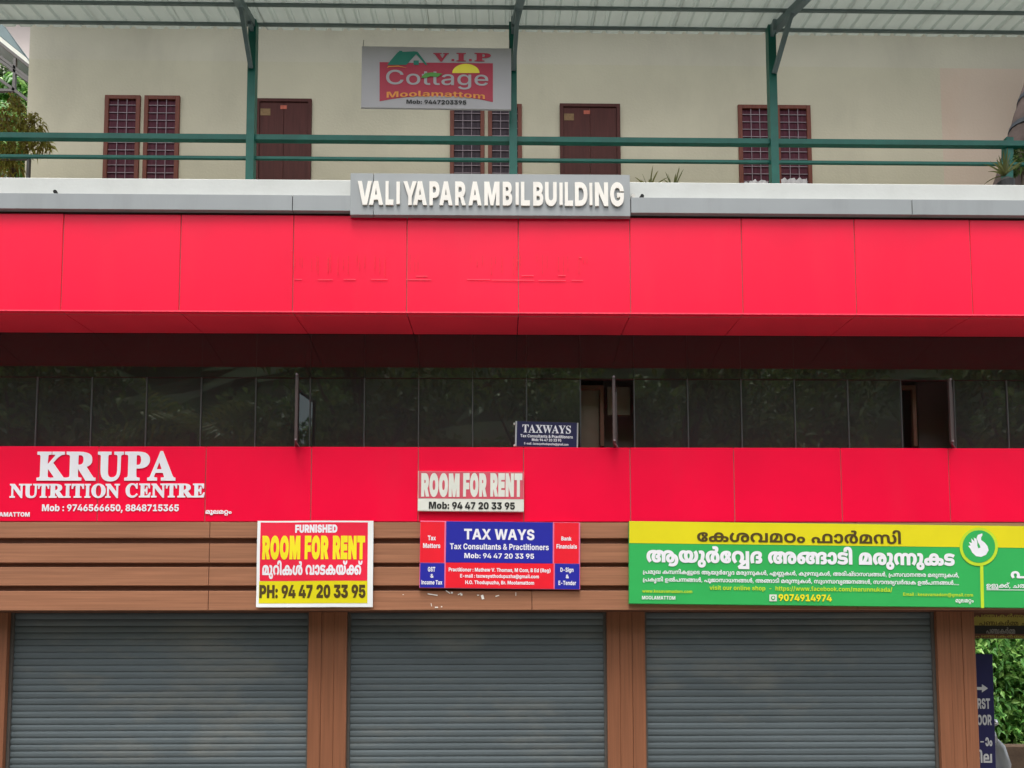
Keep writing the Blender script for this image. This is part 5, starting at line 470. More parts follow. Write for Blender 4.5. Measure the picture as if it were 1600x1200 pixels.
[4,13,374,[186,286,80,-12,52,-32,28,-45,10,-50,-12,-63,-31,-44,-40,-24,-51,-12,-68,-4,-6,0,-30,-2,-15,-4,-9,-8,-4,-10,3,-11,7,-8,16,-5,31,-2,199,0,0,-50,-207,0,-50,4,-35,12,-24,24,-8,33,8,34,24,25,32,13,52,4,2,0,62,3,40,11,25,18,15,29,4,36,-4,32,-18,30,-32,21,-52,8,-37,-3,-30,-10,-22,-17,-13,-23,0,-4,0,-2,-2,-10,-2,-14,10,-35,28,-13,26,10,8,24,-4,17,-10,11,-19,4,-30,-6,-23,-12,-36,9,26,23,36,20,40,8,47,-10,27,-28,8,-36,-10,-38,-30,-29,-54,-11,-50,12,-34,34,-11,51,11,49,32,40,52,28]],
[4,119,658,[399,286,57,-3,42,-8,35,-13,17,-6,38,-28,28,-34,18,-39,5,-43,-7,-49,-22,-37,-36,-24,-50,-8,-62,14,-38,40,-13,64,7,44,24,46,46,46,8,13,32,30,10,29,-8,22,-26,8,-19,-2,-15,-3,-12,45,30,7,37,2,50,-11,24,-25,7,-30,-15,-50,-43,-46,-8,-9,-35,-37,-20,-41,-6,-40,5,-36,16,-23,25,-8,33,17,9,20,3,29,-8,44,-22,39,-34,26,-20,6,-40,10,-46,3,-44,-3,-43,-10,-17,-6,-48,-42,-14,-31,-5,-40,7,-36,18,-20,22,-6,24,7,18,21,6,43,-8,48,-25,40,-38,27,-12,4,-21,4,-21,1,-63,-12,-36,-36,-12,-50,6,-42,18,-36,29,-31,-45,-37,-40,38,-27,48,-11,60,10,54,30,47,54,33,80,12,52,-4,43,-16,14,-6,37,-26,30,-34,18,-40,7,-46,-13,-66,-40,-40,-64,-14,-62,14,-40,39,-14,61,11,58,31,47,52,37,10,8,58,21]],
[4,68,185,[86,-116,-42,6,-32,18,-21,30,-7,36,14,46,36,32,52,11,54,-11,36,-30,12,-48,-12,-48,-36,-32],[86,20,-36,-12,-16,-35,16,-35,36,-12,37,12,15,36,-14,34],[86,-50,-24,4,-18,12,-14,42,6,20,14,22,24,-13,-13,-10,-4,-13,3,-12,11,-9,17,-3,15,3,10,9,3,12,-3,11,-13,9,24,16,16,-22,4,-20,-6,-28,-18,-22],[67,286,51,-12,27,-30,8,-42,-9,-74,-23,-80,-63,7,20,73,6,62,-7,32,-27,14,-15,-1,-13,-3,-11,48,25,4]],
[4,30,497,[158,286,52,-4,38,-16,32,-23,-20,4,42,29,56,10,39,-4,31,-10,38,-38,12,-48,-6,-37,-16,-29,-28,-22,-104,-16,-56,-4,-32,-3,-34,0,-81,0,-24,-1,-13,-5,-4,-5,-2,-7,4,-11,10,-6,16,-2,35,3,33,7,38,12,32,10,31,10,29,8,24,5,20,7,12,8,10,6,14,2,38,-5,29,-19,11,-35,-5,-27,-16,-20,-27,-12,-35,-4,-51,10,-26,25,-8,31,9,31,20,17,53,2,-12,-9,-12,-15,-6,-22,8,-22,23,-8,23,7,7,17,-3,13,-11,8,-15,3,-24,-5,-22,-15,0,12,-16,-14,-24,-16,-34,-15,-54,-19,-50,-12,-52,-4,-44,6,-32,19,-11,37,7,28,20,20,30,11,50,3,158,0,46,1,32,4,22,7,24,20,8,32,-7,27,-20,21,-37,8,-23,-4,-15,-10,-11,-22,-3,-38,0,-32,-62,0,0,22,-4,43,-18,29,-22,12,-38,5,-40,-3,-31,-14,-3,-4,-2,-6,-4,-11,-2,-13,9,-24,21,-7,18,3,8,10,3,12,-8,20,-23,7,-24,-4,-19,-7,-19,11,34,20,45,7,37,-7,24,-19,7,-30,-8,-30,-26,-24,-47,-8,-34,4,-28,14,-16,23,-6,31,16,48,46,32]],
[4,41,489,[334,-6,-40,4,-28,14,-25,22,7,0,-42,-30,-55,-10,-39,4,-32,14,-46,50,-16,70,9,58,24,52,39,44,48,-36,-29,-36,-16,-38,-5,-40,8,-51,26,-31,36,-10,25,6,16,12,9,24,2,36,0,158,68,0,0,-158,3,-37,9,-23,16,-13,25,-5,34,10,27,30,10,50,-6,42,-16,38,-29,35,47,37,39,-44,25,-50,8,-59,-16,-71,-46,-50,-34,-14]],
[4,25,480,[328,286,71,-16,46,-48,17,-72,-8,-60,-25,-50,-39,-46,-48,37,29,37,17,37,4,41,-8,50,-22,30,-34,10,-26,-6,-16,-14,-9,-28,-3,-50,0,-10,-2,-40,-10,-34,-16,-27,-38,-25,-55,-8,-71,17,-47,47,-17,74,9,60,25,50,39,44,47,-36,-29,-36,-16,-38,-5,-41,8,-51,22,-30,32,-10,28,6,16,14,9,28,2,46,0,14,8,60,25,42,35,24]],
[4,202,834,[336,286,50,-8,36,-24,16,-25,10,-33,4,-43,0,-11,-70,-12,0,14,-2,47,-10,26,-16,15,-24,4,-22,-4,-16,-11,-12,-25,-4,-40,0,-156,-68,0,0,150,-2,43,-9,24,-18,15,-23,4,-35,-10,-25,-31,-8,-50,5,-41,17,-37,28,-36,-48,-37,-38,44,-25,50,-9,61,16,70,46,49,32,14,39,4,55,-10,40,-30,-4,0,38,30],[498,-6,-50,8,-36,24,-16,25,-10,33,-4,43,0,13,70,4,0,-8,2,-47,10,-26,16,-14,24,-5,22,4,16,11,12,25,4,40,0,156,67,0,0,-150,2,-42,9,-25,18,-15,23,-4,35,10,25,32,9,50,-6,40,-16,38,-28,35,48,37,38,-44,24,-50,9,-60,-15,-70,-46,-50,-32,-14,-40,-4,-54,10,-41,30,5,0,-38,-29]],
[4,160,141,[-10,-34,-2,-6,0,-7,4,-18,12,-15,26,-6,30,10,10,29,-2,20,-7,25,-15,38,-18,56,-8,60,10,68,26,60,70,0,-22,-44,-12,-40,-4,-40,6,-50,16,-50,16,-42,9,-32,3,-29,-7,-39,-22,-28,-35,-16,-45,-5,-49,6,-33,18,-20,27,-7,36,1,10,1,10]],
[4,182,886,[196,286,40,-3,34,-9,52,-38,8,-46,12,-77,0,-113,-67,0,0,138,-6,54,-17,26,-22,14,-36,4,-58,-13,-40,-39,-14,-64,0,-2,6,-45,17,-25,24,-7,19,5,12,14,4,22,-10,32,-28,10,-36,-10,-34,-28,-6,46,38,28,54,12,47,-11,29,-29,11,-46,-12,-49,-33,-32,-53,-11,-55,13,-41,41,-12,32,-4,41,6,49,17,42,28,32,36,24,42,14],[546,286,52,-5,39,-15,31,-23,-20,4,42,29,56,10,40,-4,30,-10,38,-38,12,-48,-5,-37,-17,-29,-28,-22,-104,-16,-55,-4,-33,-3,-33,0,-81,0,-24,-1,-14,-5,-4,-5,-2,-7,4,-11,10,-6,16,-2,35,3,34,7,37,12,32,10,32,10,28,8,24,5,20,7,12,8,10,6,14,2,38,-5,30,-19,11,-35,-5,-27,-16,-20,-27,-12,-36,-4,-50,10,-27,25,-8,31,9,31,21,17,53,2,-12,-9,-13,-15,-5,-22,8,-22,23,-8,22,7,8,17,-4,13,-10,8,-16,3,-24,-5,-22,-15,0,12,-15,-14,-25,-16,-33,-15,-55,-19,-50,-12,-52,-4,-44,6,-31,19,-11,37,6,28,20,20,31,11,49,3,158,0,46,1,32,4,23,7,23,20,8,32,-6,27,-21,21,-37,8,-22,-4,-16,-10,-10,-22,-4,-38,0,-32,-62,0,0,22,-4,43,-18,29,-22,12,-36,5,-12,0,-12,-2,-18,-4,-30,-19,-11,-29,9,-21,21,-7,21,7,7,20,-4,19,-14,17,-29,12,-13,2,-11,1,-13,1,-34,-5,-30,-15,-15,-17,-10,-29,-4,-48,0,-124,-66,0,0,140,27,92,31,28,42,18,54,6,38,-2,31,-9,29,-23,36,-28,10,-38,-3,-22,-13,-22,-24,-14,-42,-6,-47,8,-27,24,-10,35,9,33,31,32,14,14,38,13]],
[4,83,408,[276,286,61,-16,39,-47,13,-69,-4,-46,-13,-40,-22,-32,-30,-23,-38,-15,-46,-4,-68,7,-55,21,26,46,43,-18,48,-6,54,14,28,38,8,56,-3,38,-10,26,-16,16,-19,5,-20,-5,-12,-12,-5,-16,-1,-28,0,-46,-68,0,0,36,-2,34,-5,20,-13,13,-18,4,-34,-15,-10,-33,2,-27,5,-19,-65,-15,-8,32,-2,30,11,47,35,35,59,14,49,-9,32,-25,-6,0,35,26]],
[4,201,514,[155,286,43,-5,32,-16,28,-27,20,-112,0,-126,-68,0,0,159,-2,37,-9,22,-15,14,-26,4,-34,-10,-26,-29,-10,-50,5,-42,17,-38,28,-36,-48,-37,-38,44,-25,50,-9,59,17,71,46,50,34,14],[375,286,64,-10,39,-28,13,-40,-5,-28,-15,-23,-28,-19,-1,3,41,-27,13,-42,-6,-32,-18,-25,-32,-15,-42,-6,-33,2,-24,4,9,48,18,-3,18,-1,32,7,10,26,-2,14,-10,12,-18,9,-31,2,-17,0,0,49,16,0,28,3,20,10,6,10,3,14,-13,28,-38,9,-42,-7,-28,-22,-14,-24,-8,-30,-2,-46,0,-70,-62,0,0,83,10,70,30,51,50,32]],
[4,200,646,[210,286,60,-8,36,-22,12,-33,-10,-33,-36,-22,-2,4,32,-12,16,-18,5,-22,-5,-24,-14,-16,-27,-10,-37,-4,-4,0,-11,-2,-3,-7,10,-13,32,-4,40,5,33,18,23,35,8,64,0,114,40,0,0,-146,7,-66,-39,-38,-46,-24,-66,-8,-60,8,-32,24,-11,32,3,20,12,16,18,10,28,4,5,1,17,3,9,4,5,12,-2,8,-6,6,-10,4,-22,0,-35,0,0,46,29,0,22,0,12,6,5,6,1,8,-5,14,-15,8,-25,3,-35,-4,-30,-12,-38,-46,-12,-67,3,-50,10,-48,-64,-12,-13,56,-5,56,5,52,16,42,26,36,36,25,46,16],[490,-6,-61,13,-47,39,4,21,-18,103,0,110,66,0,0,-158,3,-37,9,-23,16,-13,26,-5,34,10,26,30,10,50,-6,42,-16,38,-28,35,47,37,39,-44,24,-50,8,-59,-16,-71,-46,-50,-34,-14]],
[4,278,141,[70,-6,-28,9,-12,31,12,31,28,9,29,-9,12,-31,-12,-31]],
[4,52,462,[430,280,0,-280,-400,0,0,152,8,62,26,38,41,26,57,8,58,-8,40,-26,27,-42,7,-58,0,-44,-197,0,0,-59,265,0,0,231],[162,237,-30,-5,-20,-16,-11,-24,-4,-30,0,-6,130,0,0,5,-4,32,-11,24,-21,15]],
[4,220,365,[184,286,74,-12,50,-30,29,-46,9,-52,-10,-57,-27,-45,-41,-37,-44,37,26,27,20,32,6,41,-12,48,-32,32,-48,12,-50,-12,-34,-32,-11,-47,13,-57,40,-44,-46,-37,-39,36,-28,45,-11,58,10,52,30,45,51,31],[182,37,66,-15,41,-38,14,-50,-15,-59,-37,-43,-38,30,23,28,8,40,-7,34,-22,22,-33,8,-26,-4,-20,-14,-12,-20,-4,-26,8,-38,23,-30,-38,-30,-37,42,-15,60,14,50,41,38]],
[4,163,818,[284,286,43,-4,33,-14,26,-23,17,-29,14,-75,-4,-43,-11,-37,-20,-29,-26,-21,-32,-13,-39,-4,-57,10,-42,28,-26,48,-8,61,8,61,26,46,42,28],[284,237,-29,-6,-21,-19,-12,-30,-4,-42,8,-52,22,-34,36,-11,36,11,22,33,8,53,-7,54,-22,32],[114,-6,-42,6,-32,17,-19,27,-6,36,11,42,30,29,28,12,38,7,54,2,356,0,44,-2,30,-8,20,-12,26,-28,8,-39,-7,-37,-19,-28,-30,-18,-42,-6,-60,12,-38,38,-14,62,1,21,2,18,1,7,1,6,23,55,38,40,53,25,63,8,77,-12,52,-32,29,-48,9,-54,-10,-60,-27,-48,-41,-38,-45,37,28,29,18,34,7,44,-12,52,-35,34,-52,12,-52,-10,-39,-28,-23,-44,-1,-6,-1,-8,-2,-16,0,-18,6,-38,16,-20,26,-7,25,9,9,28,-3,18,-10,14,-19,10,-38,2,-362,0,-40,-2,-25,-8,-12,-12,-5,-19,5,-21,15,-13,24,-4,28,5,32,18,30,-43,-31,-17,-32,-10]],
[4,77,0,[-58,298,-58,10,-34,29,-10,43,2,19,4,15,59,-10,-3,-10,0,-11,6,-23,14,-12,21,-4,21,4,15,12,5,23,0,11,-2,10,58,10,3,-15,1,-19,-10,-43,-34,-29]],
[4,28,500,[468,280,0,-280,-458,0,0,49,226,0,-36,-8,20,21,10,34,-10,34,-30,12,-33,-12,-11,-34,1,-10,1,-6,-66,-6,-2,14,0,14,7,37,21,28,35,18,47,6,51,-8,33,-21,17,-29,5,-31,-4,-24,-8,-20,-14,-18,-13,9,143,0,0,231]],
[4,153,520,[184,286,73,-12,50,-32,29,-46,9,-52,-7,-52,-22,-41,-30,-37,9,35,125,0,0,231,68,0,0,-280,-238,0,-24,34,26,28,18,33,6,43,-12,52,-32,34,-48,12,-50,-12,-34,-34,-11,-50,6,-42,17,-36,30,-31,-46,-37,-39,38,-28,48,-11,60,10,54,30,47,51,33],[462,298,-58,10,-34,29,-10,43,2,19,4,15,59,-10,-3,-10,0,-11,6,-23,14,-12,21,-4,21,4,15,12,5,23,0,11,-2,10,58,10,3,-15,1,-19,-10,-43,-34,-29]],
[5,51,382,[191,289,44,-3,37,-10,30,-14,23,-20,17,-22,12,-26,10,-53,-2,-31,-8,-28,-11,-24,-15,-24,-40,-40,-60,40,26,32,16,34,6,40,-2,26,-8,21,-12,18,-18,13,-20,8,-24,3,-24,-3,-22,-8,-16,-12,-14,-18,-8,-22,-2,-26,5,-38,16,-35,27,-33,-62,-40,-38,40,-15,24,-11,24,-8,28,-2,32,10,51,12,25,17,23,23,19,30,16,38,10]],
[5,120,594,[456,401,32,-3,22,-8,16,-12,10,-14,8,-33,-4,-27,-12,-23,-18,-23,-24,-22,-11,-13,-31,-33,-21,-38,-7,-42,3,-28,12,-22,10,-5,13,-2,16,3,12,10,7,19,2,27,-3,30,-9,30,-17,26,-23,20,-25,10,-34,4,-36,-6,-26,-14,-12,-14,-8,-18,-4,-22,-2,-26,0,-2,-4,-44,-11,-34,-21,-28,-18,-12,-21,-10,-26,-6,-33,-2,-40,4,-34,14,-28,20,-21,28,-13,34,-4,40,2,30,6,28,24,50,38,47,62,-39,-27,-39,-15,-37,-4,-38,2,-27,6,-21,8,-16,12,-10,26,-8,22,4,12,10,11,24,2,33,0,7,3,42,8,33,15,26,21,22,24,15,30,11,34,6,41,2,45,-3,38,-12,18,-7,27,-17,23,-20,20,-24,14,-28,8,-30,3,-32,-3,-36,-10,-30,-17,-24,-23,-18,-32,-10,-38,-4,-38,4,-30,10,-24,18,-17,23,-10,29,-3,34,8,47,25,43,45,45,13,17,27,26,8,14,2,14,-2,10,-5,8,-9,4,-14,2,-18,-2,-14,-2,-14,53,32,7]],
[5,55,540,[191,289,43,-3,37,-10,29,-14,24,-19,17,-23,12,-24,9,-52,-2,-28,-6,-24,-22,-39,-33,-39,19,45,108,0,0,224,85,0,0,-283,-251,0,-28,39,23,29,16,32,5,40,-2,26,-8,21,-12,18,-18,13,-20,8,-24,3,-24,-3,-22,-8,-16,-12,-14,-18,-8,-22,-2,-26,5,-39,16,-34,27,-33,-62,-40,-38,40,-15,24,-11,24,-8,28,-2,32,10,51,12,25,17,23,23,19,30,16,38,10]],
[5,147,586,[374,-6,-52,5,-48,15,-10,5,-9,5,-26,18,-21,20,-18,23,-12,25,-8,28,-2,30,5,36,13,28,6,8,12,16,16,13,35,15,41,5,37,-3,31,-10,26,-18,18,-24,12,-30,4,-37,-6,-45,-18,-38,-26,-31,-34,-25,-9,-6,-9,-4,-53,-18,-57,-6,-46,3,-40,9,-33,16,-27,20,-22,25,-15,29,-9,34,-4,37,4,33,12,30,18,24,26,19,33,12,40,4,33,-3,30,-10,26,-18,20,-26,-64,-31,-21,22,-24,7,-25,-8,-16,-22,-6,-33,3,-32,10,-27,17,-24,22,-18,28,-11,34,-4,22,1,20,4,11,2,9,4,30,23,22,37,6,22,2,24,-2,20,-4,16,-16,20,-20,6,-22,-6,-16,-20,-4,-16,-1,-21,7,-45,21,-36,31,-26,10,-2,10,-2,20,-4,22,-1,30,3,26,10,21,15,16,21,10,27,3,33,-6,44,-8,22,-15,25,65,37,24,-31,15,-33,9,-32,3,-34,-9,-60,-12,-27,-20,-25,-25,-22,-33,-16,-42,-10],[523,299,-35,3,-28,8,-21,12,-15,17,-8,21,-3,22,2,20,5,16,74,-12,-3,-10,-1,-10,4,-19,13,-10,17,-3,18,3,12,9,6,20,-2,10,-1,10,71,12,4,-16,2,-20,-3,-22,-8,-21,-15,-17,-20,-12,-28,-8]],
[5,163,861,[298,289,46,-5,36,-14,28,-22,18,-29,10,-36,4,-41,-4,-44,-12,-36,-20,-30,-28,-21,-35,-13,-43,-4,-34,2,-30,8,-26,14,-20,19,-14,21,-11,26,-7,28,-2,30,4,43,12,36,21,29,28,22,35,12],[298,230,-27,-6,-19,-17,-11,-28,-3,-37,1,-26,5,-22,8,-18,12,-12,15,-8,19,-3,18,3,14,8,12,12,8,18,6,22,1,26,-1,26,-6,22,-8,17,-11,13,-15,8],[121,-6,-45,6,-34,18,-21,27,-7,37,3,24,9,20,12,16,17,12,31,14,42,7,26,1,32,1,378,0,42,-2,29,-5,24,-11,16,-13,13,-16,7,-20,3,-24,-4,-28,-9,-22,-16,-18,-33,-18,-44,-6,-36,4,-30,9,-24,16,-17,23,-11,28,-4,35,1,21,3,18,0,8,2,8,10,28,14,24,19,22,23,18,26,14,29,10,33,7,34,2,46,-3,38,-10,31,-14,25,-20,18,-22,12,-26,9,-53,-2,-31,-7,-28,-12,-25,-15,-23,-39,-40,-60,39,25,33,17,34,6,40,-3,26,-9,21,-13,18,-19,13,-23,8,-29,3,-47,-9,-21,-10,-18,-14,-14,-19,-10,-23,-1,-8,-1,-8,-2,-14,0,-15,2,-20,4,-15,14,-17,21,-5,12,2,9,6,6,9,2,12,-3,15,-9,12,-18,8,-13,2,-21,0,-388,0,-21,0,-15,-2,-20,-8,-10,-10,-4,-15,4,-17,14,-10,21,-4,27,6,30,16,34,-51,-32,-17,-33,-10]],
[5,77,0,[-63,299,-35,3,-28,8,-22,12,-14,17,-8,21,-3,22,2,20,5,16,74,-12,-3,-10,-1,-10,4,-19,12,-10,18,-3,18,3,12,9,5,20,-1,10,-2,10,72,12,4,-16,2,-20,-3,-22,-9,-21,-14,-17,-20,-12,-29,-8]],
[4,180,897,[131,-6,-55,13,-41,41,-12,32,-4,41,6,49,17,42,28,32,36,24,42,14,48,4,40,-3,34,-9,52,-38,-6,-8,26,-120,0,-108,-67,0,0,138,-6,54,-17,26,-22,14,-36,4,-58,-13,-40,-39,-14,-64,0,-2,6,-46,17,-24,24,-7,19,5,12,14,4,22,-10,32,-28,10,-36,-10,-34,-28,-6,46,38,28,54,12,47,-11,29,-29,11,-46,-12,-49,-33,-32],[429,286,40,-2,38,-12,5,-12,60,-42,16,-30,6,-35,-12,-47,-34,-28,-51,-10,-53,10,-32,30,-12,45,18,59,26,25,37,23,9,10,38,12,44,4,73,-12,47,-32,26,-45,8,-48,-8,-53,-22,-42,-30,-37,-60,17,26,30,18,36,6,46,-10,48,-32,32,-51,12,-13,0,-16,-4,-6,4,-36,-19,-22,-29,-7,-34,5,-25,12,-13,17,-4,17,4,12,13,5,25,-7,33,-20,29,-29,20,-15,-3,-14,3,-12,0,-40,-6,-24,-13,-22,-33,-6,-58,0,-122,-61,0,0,118,21,110,32,28,40,18],[864,280,0,-280,-458,0,0,49,391,0,0,231]],
[4,215,671,[194,286,61,-6,47,-20,34,-28,16,-28,10,-34,3,-39,0,-131,-337,0,0,130,5,50,14,39,25,29,50,28],[160,236,-29,-8,-21,-23,-10,-29,-4,-42,0,-100,-14,1,56,51,39,56,15,55,-3,20,-10,14],[258,187,-10,-49,-29,-48,-44,-48,-11,4,26,2,22,1,90,0,0,77,-6,55,-20,35,-38,24,2,2,13,-22],[466,286,78,-10,54,-27,26,-29,14,-40,4,-52,0,-128,-336,0,0,132,3,38,9,34,16,28,32,30,44,18],[432,236,-28,-8,-21,-23,-11,-29,-3,-46,0,-96,-14,1,55,51,40,56,15,55,-3,20,-10,14],[532,187,-10,-49,-30,-48,-44,-48,-11,4,27,2,21,1,90,0,0,77,-7,55,-20,35,-36,24,2,2,12,-22]],
[4,195,896,[192,286,52,-5,44,-15,13,-6,37,-26,30,-34,18,-40,7,-46,-13,-66,-40,-40,-63,-14,-63,14,-40,41,-14,65,12,58,33,48,51,38,12,8,45,15,49,5,56,-6,40,-19,31,-27,5,-14,22,-92,0,-128,-68,0,0,127,-6,59,-23,35,-23,13,-38,5,-22,-1,-22,-6,-8,-2,-41,-26,-27,-40,-9,-48,7,-44,18,-22,22,-7,24,7,18,21,6,43,-8,48,-25,40,-38,27,-12,4,-21,4,-21,1,-63,-12,-36,-36,-12,-50,6,-42,18,-36,29,-31,-45,-37,-40,38,-27,48,-11,60,10,54,30,47,54,33],[575,286,49,-8,36,-24,18,-24,10,-32,3,-45,0,-17,2,-44,9,-28,17,-14,27,-6,32,10,22,30,8,51,-4,41,-17,38,-28,36,46,36,39,-44,25,-50,9,-60,-17,-74,-47,-47,-71,-17,-55,8,-38,25,-16,27,-10,34,-2,40,0,16,-2,48,-10,26,-16,14,-25,4,-22,-4,-16,-11,-11,-25,-4,-40,0,-150,-63,0,0,166,23,70,40,33]],
]
PHRASES = [
[1,4,72,23,56,55,48,34,6,3,45,64,118,48,58,65],
[2,5,10,49,67,118,72,225,40,3,9,175,64,33,65,3,48,50,67,203,67,23,33],
[3,4,162,44,48,67,24,3,23,216,42,65,23,53,67,71,33,3,10,49,67,118,72,225,40,3,48,50,67,203,67,23,120,276,3,17,190,23,120,276,3,23,67,54,216,67,23,120,276,3,9,50,65,155,33,64,58,55,175,120,276,3,162,44,58,55,64,42,206,50,3,48,50,67,203,67,23,120,276],
[4,4,162,44,23,69,38,65,3,13,119,44,203,175,120,276,3,44,68,30,64,58,64,41,42,175,120,276,3,9,175,64,33,65,3,48,50,67,203,67,23,120,276,3,58,67,25,202,55,160,182,42,175,120,276,3,58,83,201,50,160,55,118,200,23,3,13,119,44,203,175,120,278,278,278,278],
[5,4,48,68,52,48,220,6],
[6,4,44,34],
[7,4,13,53,67,163,77,276,3,28,38,153,276,3,58,202,65],
[8,5,48,67,51,65,23,120,3,55,64,33,23,147,163,77],
[9,4,64,6],
[10,4,42,65,52],
[11,4,44,180,23,118,215,3,28,65,23,65,195],
[12,4,44,180,23,118,215],
]
# ------------------------------------------------------------------ lettering: outlines stored as numbers, filled here as flat faces
FONTS = 'BXMSmn'
def load_glyphs():
    """numbers -> contours; each contour is its first point followed by steps, 500 units to the em"""
    G = {}
    for f, code, adv, *cs in GLYPHS:
        key = FONTS[f] + (chr(code) if f < 4 else str(code)); out = []
        for c in cs:
            x = y = 0; q = []
            for i in range(0, len(c), 2): x += c[i]; y += c[i + 1]; q.append((x * 2, y * 2))
            out.append(q)
        G[key] = (adv * 2, out)
    return G, {'k%d' % n: [FONTS[f] + str(g) for g in gs] for n, f, *gs in PHRASES}
GL, STR = load_glyphs()
for k_, w_ in (('BI', 150), ('XI', 200)):      # plain capital I without serifs
    GL[k_] = (w_ + 130, [[(65, 0), (65, 727), (65 + w_, 727), (65 + w_, 0)]])
TRI = {}
def tri(key, bold=0):
    """triangles of one glyph (1000 units to the em), optionally emboldened"""
    if (key, bold) in TRI: return TRI[key, bold]
    adv, cs = GL[key]
    if bold:
        o = []
        for c in cs:
            n = len(c); q = []
            for i in range(n):
                a, b, e = Vector(c[i - 1]), Vector(c[i]), Vector(c[(i + 1) % n])
                d1 = (b - a).normalized(); d2 = (e - b).normalized()
                nn = Vector((-d1.y, d1.x)) + Vector((-d2.y, d2.x))
                if nn.length < .3: nn = Vector((-d1.y, d1.x))
                nn.normalize(); k = min(1.6, 1 / max(.5, nn.dot(Vector((-d1.y, d1.x)))))
                q.append(tuple(b + nn * bold * k))
            o.append(q)
        cs = o
    V = []; Ed = []
    for c in cs:
        b = len(V); V += [Vector(p) for p in c]; Ed += [(b + i, b + (i + 1) % len(c)) for i in range(len(c))]
    if not V: TRI[key, bold] = ([], []); return TRI[key, bold]
    ov, oe, of, *_ = geometry.delaunay_2d_cdt(V, Ed, [], 0, 1e-4)
    keep = []
    segs = np.array([(V[a].x, V[a].y, V[b].x, V[b].y) for a, b in Ed])
    for f in of:
        cx = sum(ov[i].x for i in f) / 3; cy = sum(ov[i].y for i in f) / 3
        x0, y0, x1, y1 = segs.T
        up = (y0 <= cy) & (y1 > cy); dn = (y1 <= cy) & (y0 > cy)
        L = (x1 - x0) * (cy - y0) - (cx - x0) * (y1 - y0)
        if int((up & (L > 0)).sum()) - int((dn & (L < 0)).sum()) != 0: keep.append(tuple(f))
    TRI[key, bold] = ([(v.x, v.y) for v in ov], keep)
    return TRI[key, bold]
def layout(s, font, bold=0, track=0):
    V = []; Fc = []; x = 0
    if font in STR: 
        keys = STR[font]
    else: keys = [font + c for c in s]
    for k in keys:
        v, f = tri(k, bold); b = len(V)
        V += [(p[0] + x, p[1]) for p in v]; Fc += [tuple(b + i for i in t) for t in f]
        x += GL[k][0] + track
    return V, Fc
CAP = {'B': 727, 'X': 727, 'M': 727, 'S': 676}

